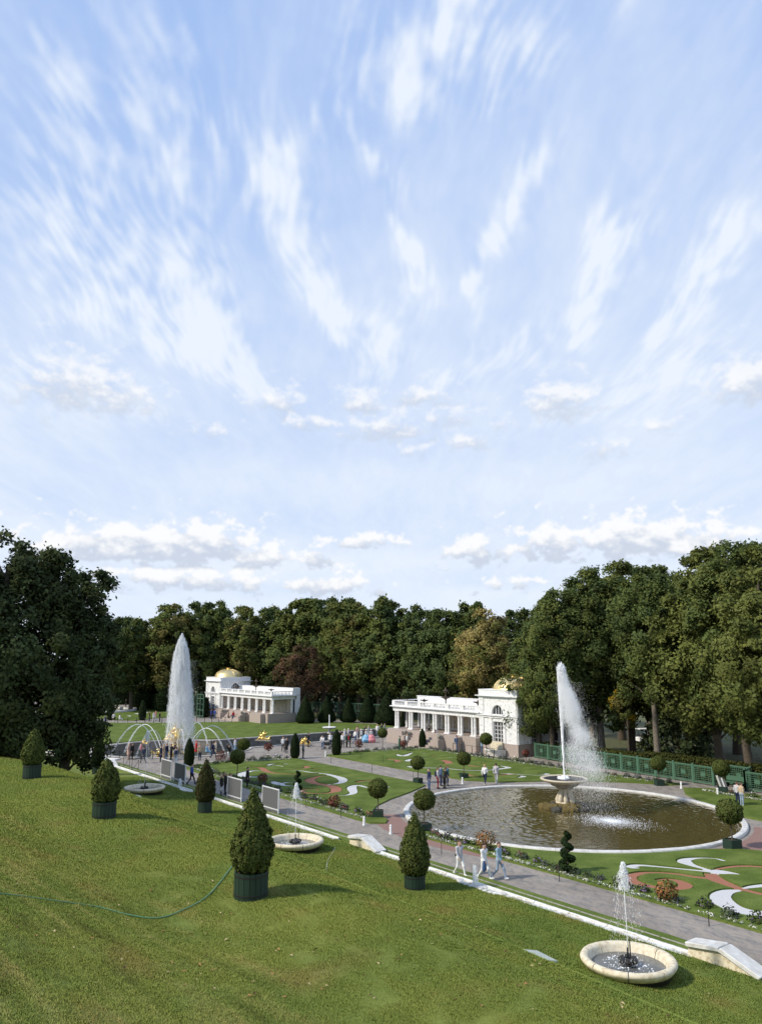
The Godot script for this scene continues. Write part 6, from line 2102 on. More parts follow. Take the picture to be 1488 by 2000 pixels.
func build_people() -> void:
	var A := -PI / 2   # facing along the walk, to the right and near
	# toward: 0 faces away from the camera, PI faces the camera, PI/2 left, -PI/2 right
	person("walking woman with a dark waist pack, leftmost of the three near walkers", 898, 1711, "walk", "pale_grey", "white", "brown", -0.75, {"long": true, "shoes": "white"})
	person("walking woman in white carrying a blue jacket, middle of the three near walkers", 946, 1718, "walk", "white", "white", "black", -0.55, {"shoes": "white"})
	person("walking man in a pale blue shirt, right of the three near walkers", 975, 1718, "walk", "dusty", "pale_jeans", "brown", -0.35, {"size": 1.04, "shoes": "white"})
	var wb := thing("waist_pack", "black waist pack on the leftmost of the three near walkers", "bag", G(898, 1711), YAW + PI * 0.5 - 0.75)
	var wm := Mb.new()
	wm.col = PAL.black
	wm.cbox(Vector3(0.02, 1.03, -0.19), Vector3(0.34, 0.17, 0.12), 0.04)
	wm.tube([Vector3(0.16, 1.40, -0.10), Vector3(0.02, 1.22, -0.17), Vector3(-0.14, 1.06, -0.16)], [0.02, 0.02, 0.02], 5)
	obj("pouch", wm.mesh(), MT.cloth, wb)
	var jb := thing("carried_jacket", "blue jacket carried by the middle one of the three near walkers", "jacket", G(946, 1718), YAW + PI * 0.5 - 0.55)
	var jm := Mb.new()
	jm.col = Color(0.04, 0.09, 0.20)
	jm.tube([Vector3(-0.235, 0.98, 0.20), Vector3(-0.25, 0.80, 0.22), Vector3(-0.24, 0.58, 0.20), Vector3(-0.20, 0.46, 0.12)], [0.05, 0.10, 0.12, 0.06], 8)
	obj("cloth", jm.mesh(), MT.cloth, jb)
	# by the round pool
	person("standing man in a navy jacket at the pool, left of the group of four", 838, 1542, "stand", "navy", "jeans", "black", -2.4)
	person("woman in bright red trousers with a blue backpack beside the pool", 855, 1540, "stand", "pale_grey", "red", "brown", 0.2, {"pack": "navy"})
	person("person in grey blue behind the one in red trousers", 861, 1535, "stand", "jeans", "navy", "black", 0.5)
	person("person in black bending beside the red trousers", 868, 1540, "lean", "black", "black", "brown", 0.9)
	person("person in a teal top at the right of the group by the pool", 874, 1535, "stand", "teal", "navy", "brown", 0.1, {"long": true})
	person("person in a white top and dark trousers walking along the far pool rim", 947, 1533, "walk", "white", "navy", "blond", 1.35, {"shoes": "white"})
	person("person in pale loose clothes with a dark bag walking behind the far pool rim", 969, 1530, "walk", "pale_grey", "pale_grey", "black", 1.5, {"shoes": "white"})
	person("woman in a striped grey top beside the man in tan, at the right pool edge", 1441, 1573, "stand", "pale_grey", "navy", "brown", 0.9, {"shoes": "white"})
	person("person in a tan coat and pale jeans at the right pool edge", 1449, 1575, "stand", "beige", "pale_jeans", "brown", 0.6, {"shoes": "white"})
	# on the walk at the left
	person("person in a blue jacket on the walk beside the second notice board", 374, 1532, "walk", "blue", "black", "black", 0.2)
	person("woman in a dark jacket and pale skirt in the group on the walk", 432, 1556, "skirt", "black", "black", "blond", -2.6, {"skirt": "pale_grey", "long": true})
	person("woman in black at the middle of the group on the walk", 440, 1551, "stand", "black", "black", "blond", -2.9, {"long": true})
	person("man in an olive jacket and dark jeans, rightmost of the group on the walk", 449, 1554, "walk", "olive", "navy", "brown", 0.3)
	person("person in a long black coat alone by the left lawn bed's flower border", 483, 1539, "coat", "black", "black", "black", 0.2)
	# promenade before the big basin
	var g := "onlookers before the big cascade basin"
	var rows := [
		["person in a peach hooded coat at the left of the onlookers", 251, 1483, "coat", "peach", "peach", "peach", 0.2, {"hat": true}], ["person in black standing right of the peach coat", 258, 1483, "stand", "black", "black", "black", -0.2, {}], ["person in a navy jacket with bare calves walking near the barrier frames", 280, 1491, "walk", "navy", "dark_grey", "brown", 2.8, {"skirt": "black"}], ["person with a pink top just behind the navy jacket", 275, 1482, "stand", "pink", "grey", "brown", 0.4, {}],
		["grey clad person at the basin railing beside the bicycle", 292, 1476, "stand", "grey", "grey", "grey", 0.1, {}], ["person in a long dark coat before the gilded statue, leftmost of the dense row", 314, 1488, "coat", "navy", "black", "black", 0.3, {}], ["person in beige close beside the long dark coat", 319.5, 1485, "stand", "beige", "beige", "blond", 0.0, {}], ["person in a dark jacket and jeans in the dense row of onlookers", 325, 1484, "stand", "navy", "jeans", "brown", -0.3, {}],
		["person in black photographing the high jet", 334, 1485, "photo", "black", "black", "black", 0.0, {}], ["dark haired person behind the one in striding jeans", 341, 1481, "stand", "dark_grey", "black", "black", 0.3, {}], ["striding person in a grey top and pale jeans near the first notice board", 343.5, 1492, "walk", "grey", "pale_jeans", "brown", 1.9, {"pack": "navy", "shoes": "white"}], ["person in a bright red jacket by the yew column", 383, 1477, "coat", "red", "green", "red", 0.5, {"hat": true}],
		["person in a beige jacket and navy trousers right of the yew column", 390, 1485, "stand", "beige", "navy", "brown", -0.6, {}], ["person in a light blue jacket leaning on the basin edge", 404, 1475, "sit", "sky", "sky", "blond", 0.3, {}], ["person with a navy backpack in the middle of the promenade", 417, 1480, "walk", "navy", "navy", "black", 0.6, {"pack": "navy"}], ["person in cream beside the navy backpack", 421, 1477, "stand", "cream", "cream", "brown", 0.4, {}],
		["person in dark jacket and white trousers raising an arm on the promenade", 447, 1487, "arm_up", "black", "white", "black", -0.4, {"shoes": "white"}], ["person in white beside the small ball trees", 459, 1471, "stand", "white", "sky", "brown", 0.2, {}], ["man in a white shirt walking arm out beside the dark coat", 553, 1468, "walk", "white", "black", "brown", -1.0, {}], ["person in a long dark coat with a cream bag walking beside the white shirt", 559.5, 1471, "coat", "black", "black", "brown", -1.1, {}],
		["man in a grey jacket standing right of the yew column", 592, 1481, "stand", "grey", "dark_grey", "brown", 0.6, {}], ["person in a long black robe at the canal edge", 602, 1459, "coat", "black", "black", "black", 0.2, {}], ["person in a white top pushing the stroller", 630, 1464, "lean", "white", "jeans", "black", -1.5, {}], ["person in a white shirt and dark trousers right of the stroller", 645, 1459, "stand", "white", "navy", "black", -1.2, {}],
		["person in black behind the group at the clipped yew", 664, 1453, "stand", "black", "black", "black", 0.3, {}], ["person in a white top and black trousers walking, left in the group at the yew", 669.5, 1460, "walk", "white", "black", "blond", -1.2, {}], ["person in dark green in the group right of the clipped yew", 677, 1460, "stand", "green", "black", "black", -0.2, {}], ["person with a red backpack at the right of the group by the yew", 683.5, 1460, "stand", "black", "black", "brown", 0.4, {"pack": "red"}],
		["person in a white sun hat behind the group by the yew", 673, 1450, "stand", "white", "white", "white", 0.1, {"hat": true}], ["person in pale grey with a hat near the costumed people", 680, 1449, "stand", "pale_grey", "jeans", "white", 0.3, {"hat": true}], ["person in a white jacket and jeans left of the costumed people", 693.5, 1452, "walk", "white", "jeans", "brown", 0.7, {}], ["person in a white costume with a dark apron among the costumed people", 705.5, 1450, "skirt", "white", "black", "white", 3.0, {"skirt": "white", "hat": true}],
		["person in a wide pale blue costume gown", 715, 1450, "gown", "white", "white", "white", 3.0, {"skirt": "sky", "hat": true}], ["person in a wide pink costume gown", 725, 1450, "gown", "white", "white", "white", 2.8, {"skirt": "pink", "hat": true}], ["person with a pink face scarf behind the white costume", 698, 1443, "stand", "peach", "pale_grey", "brown", 2.6, {}], ["person in a dark coat between the two costume gowns", 713, 1442, "coat", "black", "black", "brown", 2.9, {}], ["person in a pale top behind the pink gown", 720, 1442, "stand", "pale_grey", "white", "blond", 2.9, {}],
		["person in white and blue right of the costumed people", 737, 1439, "walk", "white", "pale_jeans", "blond", -1.4, {}], ["person in a dark jacket by the tallest clipped cone", 745, 1437, "stand", "navy", "black", "brown", 0.2, {}], ["person in grey beside the tallest clipped cone", 751, 1436, "stand", "grey", "dark_grey", "black", 0.4, {}]]
	for r in rows:
		r[8].group = g
		person(r[0], r[1], r[2], r[3], r[4], r[5], r[6], r[7], r[8])
	g = "visitors at the right colonnade"
	for r in [["person in a dark green hooded cloak at the far bed's flower border", 780.5, 1466, "coat", "green", "green", "green", 0.3, {"hat": true}], ["person in a white jacket left of the colonnade steps", 795, 1461, "stand", "white", "dark_grey", "blond", 0.2, {}], ["person in black walking on the colonnade steps", 838, 1444, "walk", "black", "black", "black", 0.4, {"h": 0.55}], ["person in dark clothes sitting on the colonnade steps", 850, 1445, "sit", "dark_grey", "black", "black", 3.0, {"h": 0.8}],
		["woman in a black top and pink skirt before the stone lion", 870, 1462, "skirt", "black", "black", "black", -1.0, {"skirt": "pink"}], ["large man in a blue jacket before the right colonnade", 892, 1468, "stand", "jeans", "jeans", "brown", 0.2, {"size": 1.1, "pack": "jeans"}], ["person in grey blue at the railing of the small wall basin", 941, 1474, "arm_up", "dusty", "jeans", "brown", 0.3, {}]]:
		r[8].group = g
		person(r[0], r[1], r[2], r[3], r[4], r[5], r[6], r[7], r[8])
	g = "visitors on the terrace by the left colonnade"
	for r in [["person in a blue jacket left of its twin at the left pavilion", 412.5, 1404, "stand", "blue", "navy", "black", 0.1, {}], ["person in a blue jacket right of its twin at the left pavilion", 419.5, 1404, "walk", "blue", "jeans", "black", 1.2, {}], ["person in pale grey before the left colonnade's first steps", 466, 1406, "stand", "pale_grey", "pale_grey", "grey", 0.0, {}], ["person in a black jacket at the railing before the left colonnade", 480, 1410, "stand", "black", "dark_grey", "brown", 0.6, {}],
		["person in a white top at the railing before the left colonnade", 497.5, 1410, "stand", "white", "navy", "black", 0.2, {}], ["person in navy raising an arm before the left colonnade", 503, 1410, "arm_up", "navy", "navy", "black", -0.2, {}], ["person in black walking before the left colonnade's steps", 513, 1408, "walk", "black", "dark_grey", "black", 1.4, {}], ["person in a white and blue top near the left colonnade's corner", 527, 1410, "stand", "white", "blue", "brown", 0.2, {}], ["person in blue at the left colonnade's corner", 531.5, 1410, "stand", "jeans", "navy", "black", 0.4, {}], ["person in pale clothes right of the left colonnade's corner", 535.5, 1410.5, "stand", "pale_grey", "white", "brown", 0.2, {"size": 0.9}],
		["person in white at the left colonnade's end wall", 566, 1409, "stand", "white", "cream", "brown", 0.3, {}], ["person in dark blue by the leftmost big clipped cone", 574, 1408, "stand", "navy", "grey", "black", -0.4, {}], ["person in black between the two leftmost big cones", 613, 1400, "stand", "black", "black", "blond", 0.2, {}], ["second person in black between the two leftmost big cones, further right", 620, 1400, "stand", "dark_grey", "black", "black", 0.4, {}], ["person in pink and red between the second and third big cones", 659, 1401, "stand", "pink", "red", "brown", 2.8, {}],
		["person in beige at the left pavilion's right corner", 446, 1407, "stand", "beige", "navy", "brown", 0.2, {}], ["person in a red top before the left colonnade's first columns", 455.5, 1408, "stand", "red", "jeans", "black", 2.6, {}], ["person in grey leaning on the railing before the left colonnade", 489, 1410, "lean", "grey", "dark_grey", "brown", 3.0, {}], ["person in a cream coat before the left colonnade's middle columns", 519.5, 1409, "coat", "cream", "black", "blond", -1.2, {}], ["person in teal before the left colonnade's end wall", 547, 1409.5, "stand", "teal", "black", "black", 0.5, {}], ["person in pink left of the white one at the end wall", 557, 1409, "stand", "pink", "pale_jeans", "blond", 2.7, {}], ["person in a white coat between the second and third big cones", 650, 1402, "coat", "white", "navy", "brown", -1.0, {}], ["person in navy between the third and fourth big cones", 699, 1402, "stand", "navy", "grey", "black", 0.4, {}], ["person in sky blue between the first and second big cones, leftmost", 606, 1402, "walk", "sky", "jeans", "brown", 1.2, {}],
		["person in brown left of the group in white behind the arching jets", 292, 1409, "stand", "brown", "dark_grey", "brown", 0.2, {}], ["person in white behind the left arching jets", 300, 1410, "stand", "white", "white", "brown", 0.1, {}], ["person in a pink top behind the left arching jets", 304, 1408, "stand", "pink", "pale_grey", "blond", 0.3, {}], ["person in black right of the pink top behind the arching jets", 312, 1410, "stand", "black", "black", "black", 0.2, {}], ["person in a dark coat near the big dark tree on the terrace", 206, 1417, "coat", "navy", "black", "black", 1.2, {}],
		["person in pale clothes beside the distant clipped yew", 222, 1412, "walk", "pale_grey", "cream", "brown", 1.4, {}], ["person in white sitting near the distant clipped yew", 234, 1409, "sit", "white", "white", "black", 0.6, {}], ["person in black far off by the distant hedge's gap", 246, 1381, "stand", "black", "navy", "black", 0.2, {}], ["person in white far off by the distant hedge's gap", 256, 1381, "stand", "white", "pale_grey", "black", 0.4, {}], ["person in white far off before the hedge left of the high jet", 313, 1384, "stand", "white", "grey", "brown", 0.1, {}]]:
		r[8].group = g
		person(r[0], r[1], r[2], r[3], r[4], r[5], r[6], r[7], r[8])

func build_small() -> void:
	# white stone channel along the foot of the lawn, stone by stone
	var t := thing("stone_channel", "long white stone channel along the foot of the lawn slope", "gutter")
	var u := -86.0
	while u < 6.0:
		var gap := false
		for q in [-39.4, -16.9, -62.0]:
			if absf(u + 1.0 - q) < 1.9:
				gap = true
		if not gap:
			var m := Mb.new()
			m.cbox(W(u + 1.0, 28.72, 0.10), Vector3(1.985, 0.22, 0.13), 0.02)
			m.cbox(W(u + 1.0, 28.48, 0.075), Vector3(1.985, 0.15, 0.34), 0.015)
			obj("channel_stone", m.mesh(), MT.white_stone, t)
			obj("kerb_stone", Mb.new().cbox(W(u + 1.0, 29.45, 0.055), Vector3(1.97, 0.12, 0.12), 0.02).mesh(), MT.grey_stone, t)
		u += 2.0
	# scalloped stones at the spouts
	for q in [-64.6, -51.3, -29.9, -28.6]:
		var m := Mb.new()
		for i in 9:
			var a := PI * i / 8.0
			m.cbox(W(q + 0.85 * cos(a), 28.5 - 0.40 * sin(a), 0.10), Vector3(0.36, 0.26, 0.30), 0.07, Basis(Vector3.UP, a))
		obj("scalloped_stone", m.mesh(), MT.rim_white, t)
	# cheek walls of the small stairs through the channel
	for s in [[-39.2, "white capped cheek wall of the small stair by the middle lawn fountain"], [-16.9, "large white capped cheek wall of the small stair nearest the camera at the right"], [-84.6, "white capped cheek wall of the small stair by the far left yew"], [-62.0, "low pale cheek wall of the small stair behind the bushy evergreen in its tub"]]:
		var w := thing("cheek_wall", s[1], "stair wall", W(s[0], 28.7, 0.0), 0.0, "cheek walls of the small stairs")
		var big := 1.0 if s[0] > -60.0 else 0.8
		w.scale = Vector3(1, 0.72, 1) * big * (0.8 if s[0] == -62.0 else 1.0)
		# profile along x: level cap, then a sloping one
		var pr := poly([[-1.25, -0.15], [1.45, -0.15], [1.45, 0.22], [0.05, 0.95], [-1.15, 0.74], [-1.25, 0.70]])
		var b := Mb.new()
		for z in [0.26, -0.26]:
			var ix := Geometry2D.triangulate_polygon(pr)
			for k in range(0, ix.size(), 3):
				var A := Vector3(pr[ix[k]].x, pr[ix[k]].y, z)
				var B := Vector3(pr[ix[k + 1]].x, pr[ix[k + 1]].y, z)
				var C := Vector3(pr[ix[k + 2]].x, pr[ix[k + 2]].y, z)
				if (B - A).cross(C - A).z * z > 0:
					b.face(A, B, C)
				else:
					b.face(A, C, B)
		for i in pr.size():
			var p := pr[i]
			var q := pr[(i + 1) % pr.size()]
			b.quad(Vector3(p.x, p.y, 0.26), Vector3(p.x, p.y, -0.26), Vector3(q.x, q.y, -0.26), Vector3(q.x, q.y, 0.26))
		obj("wall_body", b.mesh(), MT.yellow_stone, w)
		var a0 := Vector3(-1.30, 0.76, 0)
		var a1 := Vector3(0.06, 1.0, 0)
		var a2 := Vector3(1.55, 0.22, 0)
		for e in [[a0, a1], [a1, a2]]:
			var d: Vector3 = e[1] - e[0]
			obj("coping_slab", Mb.new().cbox((e[0] + e[1]) / 2 + Vector3(0, 0.02, 0), Vector3(d.length() - 0.02, 0.20, 0.80), 0.03, Basis(Vector3(0, 0, 1), atan2(d.y, d.x))).mesh(), MT.rim_white, w)
		obj("end_pier", Mb.new().cbox(Vector3(1.55, -0.05, 0), Vector3(0.2, 0.4, 0.5), 0.02).mesh(), MT.grey_stone, w)
		for i in 4:
			obj("kerb_stone", Mb.new().cbox(Vector3(-1.9 + i * 1.25, 0.02, 0.75), Vector3(1.22, 0.22 + 0.04 * (i % 2), 0.34), 0.03).mesh(), MT.grey_stone, w)
	# grey notice boards on the verge
	for s in [[-72.2, "grey framed board on the walk's verge, leftmost of four"], [-69.0, "grey framed board on the walk's verge, second from the left"], [-58.2, "grey framed board on the walk's verge, third from the left"], [-52.4, "grey framed board on the walk's verge, rightmost and nearest of four"]]:
		var b := thing("notice_board", s[1], "notice board", W(s[0], 29.7, 0.05), 0.0, "grey boards on the walk's verge")
		obj("sheet", Mb.new().box(Vector3(0, 1.0, 0), Vector3(2.3, 1.35, 0.03)).mesh(), MT.panel_grey, b)
		for y in [0.30, 1.70]:
			obj("rail", Mb.new().box(Vector3(0, y, 0), Vector3(2.42, 0.07, 0.07)).mesh(), MT.frame_white, b)
		for x in [-1.2, 1.2]:
			obj("post", Mb.new().box(Vector3(x, 0.88, 0), Vector3(0.07, 1.75, 0.075)).mesh(), MT.frame_white, b)
		obj("foot_rail", Mb.new().box(Vector3(0, 0.12, 0.002), Vector3(2.4, 0.18, 0.05)).mesh(), MT.rail_grey, b)
		for k in 8:
			obj("rib", Mb.new().box(Vector3(-1.05 + 0.3 * k, 1.0, 0.02), Vector3(0.02, 1.32, 0.02)).mesh(), MT.rail_grey, b)
	# barrier frames
	for s in [[247, 1501, "thin metal barrier frame, left one of two before the onlookers"], [264, 1507, "thin metal barrier frame, right one of two before the onlookers"]]:
		var b := thing("barrier_frame", s[2], "barrier", G(s[0], s[1]), 0.2, "metal barrier frames")
		for x in [-0.6, 0.6]:
			obj("post", Mb.new().tube([Vector3(x, 0, 0), Vector3(x, 1.15, 0)], [0.025, 0.025], 6).mesh(), MT.iron, b)
		obj("brace", Mb.new().tube([Vector3(-0.6, 0.05, 0), Vector3(0.6, 1.1, 0)], [0.02, 0.02], 6).mesh(), MT.iron, b)
		for y in [0.35, 1.13]:
			obj("rail", Mb.new().tube([Vector3(-0.6, y, 0), Vector3(0.6, y, 0)], [0.02, 0.02], 6).mesh(), MT.iron, b)
	# white bollards
	for s in [[711, 1612, "white bollard at the tip of the left lawn bed"], [763, 1629, "white bollard on the walk left of the near right bed"], [636, 1477, "white bollard at the corner of the far bed by the walk"], [903, 1531, "white bollard at the far bed beside the ball tree"], [1330, 1540, "white bollard at the end of the right bed near the trellis fence"], [1401, 1553, "white post with a loop at the left tip of the right lawn bed"]]:
		var b := thing("bollard", s[2], "bollard", G(s[0], s[1]), 0.0, "white bollards")
		obj("shaft", Mb.new().lathe([Vector2(0.11, 0.0), Vector2(0.11, 0.06), Vector2(0.085, 0.1), Vector2(0.075, 0.36), Vector2(0.095, 0.40), Vector2(0.06, 0.44)], 14).mesh(), MT.white_paint, b)
		obj("knob", Mb.new().lathe([Vector2(0.05, 0.43), Vector2(0.085, 0.50), Vector2(0.07, 0.56), Vector2(0.0, 0.585)], 14).mesh(), MT.white_paint, b)
	# hoses and plates on the lawn
	var hp := []
	for p in [[-60, 1738], [0, 1747], [80, 1757], [180, 1771], [250, 1788], [300, 1795], [350, 1782], [400, 1756], [430, 1724], [455, 1692]]:
		var h := 4.3
		var g := G(p[0], p[1], h)
		for k in 8:
			h = bank_h(g.x, -g.z) + 0.02
			g = G(p[0], p[1], h)
		hp.append(g)
	hp = smooth(hp, 8)
	var hr := []
	for i in hp.size():
		hp[i].y = bank_h(hp[i].x, -hp[i].z) + 0.045
		hr.append(0.017)
	tag(obj("garden_hose", Mb.new().tube(hp, hr, 7).mesh(), MT.hose_green), "green garden hose curving over the near lawn to the largest tub", "hose")
	hp = []
	for p in [[655, 1655], [648, 1668], [640, 1682], [637, 1700], [635, 1712]]:
		var g := G(p[0], p[1], 0.4)
		for k in 8:
			g = G(p[0], p[1], bank_h(g.x, -g.z) + 0.03)
		hp.append(g)
	hp = smooth(hp, 5)
	hr = []
	for i in hp.size():
		hr.append(0.014)
	tag(obj("garden_hose", Mb.new().tube(hp, hr, 6).mesh(), MT.hose_white), "thin pale hose lying on the lawn right of the middle fountain", "hose")
	for s in [[1046, 1868, 1.25, 0.95, "greenish metal hatch plate in the lawn left of the nearest fountain"], [270, 1556, 1.3, 0.4, "small pale hatch plate in the lawn below the far left fountain"]]:
		var g := G(s[0], s[1], 0.45)
		for k in 5:
			g = G(s[0], s[1], bank_h(g.x, -g.z) + 0.05)
		var sl := Vector3(-(bank_h(g.x + 0.2, -g.z) - bank_h(g.x - 0.2, -g.z)) / 0.4, 1, (bank_h(g.x, -g.z + 0.2) - bank_h(g.x, -g.z - 0.2)) / 0.4).normalized()
		var x := Vector3(1, 0, 0.25).slide(sl).normalized()
		var h := thing("hatch_plate", s[4], "hatch", Vector3(g.x, bank_h(g.x, -g.z), g.z))
		h.basis = Basis(x, sl, x.cross(sl))
		obj("lid", Mb.new().cbox(Vector3(0, 0.07, 0), Vector3(s[2], 0.08, s[3]), 0.015).mesh(), MT.lid_metal, h)
		for q in [-0.4, 0.4]:
			obj("bolt", Mb.new().lathe([Vector2(0.03, 0.10), Vector2(0.03, 0.125), Vector2(0.0, 0.13)], 8, Vector3(q * s[2], 0, s[3] * 0.3)).mesh(), MT.iron, h)
	# stroller
	var st := thing("baby_stroller", "dark baby stroller pushed before the canal by a person in white", "stroller", G(639, 1462.5), YAW)
	obj("seat", Mb.new().cbox(Vector3(0, 0.62, 0), Vector3(0.75, 0.4, 0.42), 0.08).mesh(), MT.iron, st)
	obj("handle", Mb.new().tube([Vector3(-0.3, 0.5, 0), Vector3(-0.6, 1.0, 0)], [0.02, 0.02], 6).mesh(), MT.rail_grey, st)
	for x in [-0.32, 0.32]:
		for z in [-0.2, 0.2]:
			obj("wheel", Mb.new().lathe([Vector2(0.06, -0.02), Vector2(0.14, -0.02), Vector2(0.14, 0.02), Vector2(0.06, 0.02)], 12).mesh(), MT.iron, st).transform = Transform3D(Basis(Vector3.RIGHT, PI / 2), Vector3(x, 0.14, z))
		obj("leg", Mb.new().tube([Vector3(x, 0.14, 0), Vector3(-x * 0.4, 0.55, 0)], [0.018, 0.018], 6).mesh(), MT.rail_grey, st)
	# bicycle by the basin railing
	var bi := thing("bicycle", "bicycle leaning at the basin railing beside the dense row of onlookers", "bicycle", G(304, 1479), YAW + 0.2)
	for x in [-0.52, 0.52]:
		obj("wheel", Mb.new().lathe([Vector2(0.30, -0.015), Vector2(0.34, -0.015), Vector2(0.34, 0.015), Vector2(0.30, 0.015)], 20).mesh(), MT.iron, bi).transform = Transform3D(Basis(Vector3.RIGHT, PI / 2), Vector3(x, 0.34, 0))
	obj("frame", Mb.new().tube([Vector3(-0.52, 0.34, 0), Vector3(0.0, 0.32, 0), Vector3(0.36, 0.85, 0)], [0.025, 0.025, 0.025], 6).tube([Vector3(-0.52, 0.34, 0), Vector3(-0.14, 0.8, 0), Vector3(0.36, 0.8, 0)], [0.02, 0.02, 0.02], 6).tube([Vector3(0.0, 0.32, 0), Vector3(-0.16, 0.92, 0)], [0.025, 0.025], 6).tube([Vector3(0.52, 0.34, 0), Vector3(0.34, 0.98, 0)], [0.02, 0.02], 6).mesh(), MT.rail_grey, bi)
	obj("saddle", Mb.new().cbox(Vector3(-0.18, 0.94, 0), Vector3(0.26, 0.05, 0.14), 0.02).mesh(), MT.iron, bi)
	obj("handlebar", Mb.new().tube([Vector3(0.34, 1.0, -0.26), Vector3(0.30, 1.0, 0), Vector3(0.34, 1.0, 0.26)], [0.015, 0.015, 0.015], 6).mesh(), MT.iron, bi)
	# far lamp post
	var lp := thing("lamp_post", "tall dark lamp post with a flat white head by the distant hedge", "lamp post", G(217.5, 1377))
	obj("pole", Mb.new().tube([Vector3.ZERO, Vector3(0, 5.2, 0)], [0.13, 0.09], 8).mesh(), MT.iron, lp)
	obj("lamp_head", Mb.new().cbox(Vector3(0.1, 5.3, 0), Vector3(2.0, 0.28, 0.6), 0.05).mesh(), MT.frame_white, lp)
	# distant round pool at the far left
	var dp := thing("distant_pool", "distant round pool with a white rim at the far left", "pool", G(186, 1389))
	obj("rim", Mb.new().lathe([Vector2(8.6, 0.0), Vector2(8.6, 0.4), Vector2(8.0, 0.45), Vector2(7.9, 0.1)], 56).mesh(), MT.rim_white, dp)
	obj("water", Mb.new().plate(circle(0, 0, 7.95, 48), 0.0, 0.15, false).mesh(), MT.canal_water, dp)
	# white garden carts among the trees
	for s in [[1248, 112, "white garden cart among the trunks, left one of two near the bare grey trunk"], [1262, 106, "white garden cart among the trunks, right one of two near the bare grey trunk"], [1378, 128, "white garden cart far under the light green trees at the right"]]:
		var c := thing("garden_cart", s[2], "cart", AT(s[0], s[1]), YAW + 0.5, "white garden carts")
		obj("body", Mb.new().cbox(Vector3(0, 0.6, 0), Vector3(2.2, 0.5, 1.1), 0.08).mesh(), MT.white_paint, c)
		obj("seat", Mb.new().cbox(Vector3(-0.2, 1.0, 0), Vector3(0.7, 0.35, 1.0), 0.05).mesh(), MT.iron, c)
		obj("roof", Mb.new().cbox(Vector3(0, 1.9, 0), Vector3(1.9, 0.10, 1.15), 0.03).mesh(), MT.white_paint, c)
		for x in [-0.85, 0.85]:
			for z in [-0.5, 0.5]:
				obj("roof_post", Mb.new().tube([Vector3(x, 0.8, z), Vector3(x * 0.95, 1.88, z)], [0.025, 0.025], 6).mesh(), MT.rail_grey, c)
				obj("wheel", Mb.new().lathe([Vector2(0.1, -0.08), Vector2(0.26, -0.08), Vector2(0.26, 0.08), Vector2(0.1, 0.08)], 14).mesh(), MT.iron, c).transform = Transform3D(Basis(Vector3.RIGHT, PI / 2), Vector3(x * 0.85, 0.26, z))
	# striped cloth on the ball tree before the bench
	var fl := thing("flag_cloth", "blue and white striped cloth hanging on the ball tree before the fence bench", "flag", G(1411, 1548) + Vector3(0.1, 0, 0.2), YAW)
	for k in 4:
		var m := Mb.new()
		m.box(Vector3(-0.26 + 0.17 * k, 0.95 - 0.08 * k, 0.012 * (k % 2)), Vector3(0.166, 0.95, 0.02), Basis(Vector3(0, 0, 1), 0.28))
		obj("stripe", m.mesh(), [MT.hose_white, MT.panel_grey, MT.white_paint, MT.panel_grey][k], fl)
	# white marble steps of the cascade at the left edge of the big basin
	var cs := thing("cascade_steps", "pale stone cascade steps seen under the dark chestnut by the big basin", "steps", G(228, 1484))
	for k in 5:
		obj("step", Mb.new().cbox(Vector3(-1.5 - 1.2 * k, -0.1 + 0.16 * k, 1.6 + 1.1 * k), Vector3(5.0, 0.5, 1.2), 0.04, Basis(Vector3.UP, 0.7)).mesh(), MT.white_stone, cs)
	flowers()
	stakes()

func stakes() -> void:
	for p in [[528, 1545, "on the verge of the left bed beside the third notice board"], [598, 1577, "at the left bed's near edge, just right of the spiral topiary"], [666, 1598, "at the left bed's near edge, near its right tip"], [862, 1668, "at the near right bed's edge left of the three walkers"], [1092, 1722, "at the near right bed's edge beside the spiral topiary"], [1384, 1809, "at the near right bed's edge, above the large cheek wall"], [646, 1490, "at the left end of the diagonal walk"], [726, 1511, "at the left bed's far edge halfway along the diagonal walk"], [807, 1527, "by the diagonal walk's right end near the ball tree"], [748, 1492, "at the far bed's edge halfway along the diagonal walk"], [704, 1483, "at the far bed's edge near the clipped yew column"]]:
		var t := thing("garden_stake", "thin dark stake " + p[2], "stake", G(p[0], p[1]), 0.0, "thin stakes along the lawn beds")
		obj("rod", Mb.new().tube([Vector3.ZERO, Vector3(0.01, 0.9, 0)], [0.02, 0.016], 6).mesh(), MT.iron, t)

func ordinal(n: int) -> String:
	var low := ["first", "second", "third", "fourth", "fifth", "sixth", "seventh", "eighth", "ninth", "tenth", "eleventh", "twelfth", "thirteenth", "fourteenth", "fifteenth", "sixteenth", "seventeenth", "eighteenth", "nineteenth"]
	if n < 20:
		return low[n - 1]
	var t := n / 10
	if n % 10 == 0:
		return ["twentieth", "thirtieth", "fortieth", "fiftieth"][t - 2]
	return ["twenty", "thirty", "forty", "fifty"][t - 2] + "-" + low[n % 10 - 1]

func bush_mesh(cols: Array, n: int, r: float, h: float, tips: Array) -> Mesh:
	var m := Mb.new()
	for k in n:
		var d := rv()
		d.y = absf(d.y)
		var p := Vector3(d.x * r, d.y * h * pow(rng.randf(), 0.4), d.z * r) * rng.randf_range(0.5, 1.0)
		var c: Color = tips[rng.randi() % tips.size()] if (tips.size() > 0 and d.y > 0.35 and rng.randf() < 0.25) else cols[rng.randi() % cols.size()]
		m.col = c * rng.randf_range(0.75, 1.25)
		leaf(m, p, d, 0.11)
	return m.mesh()

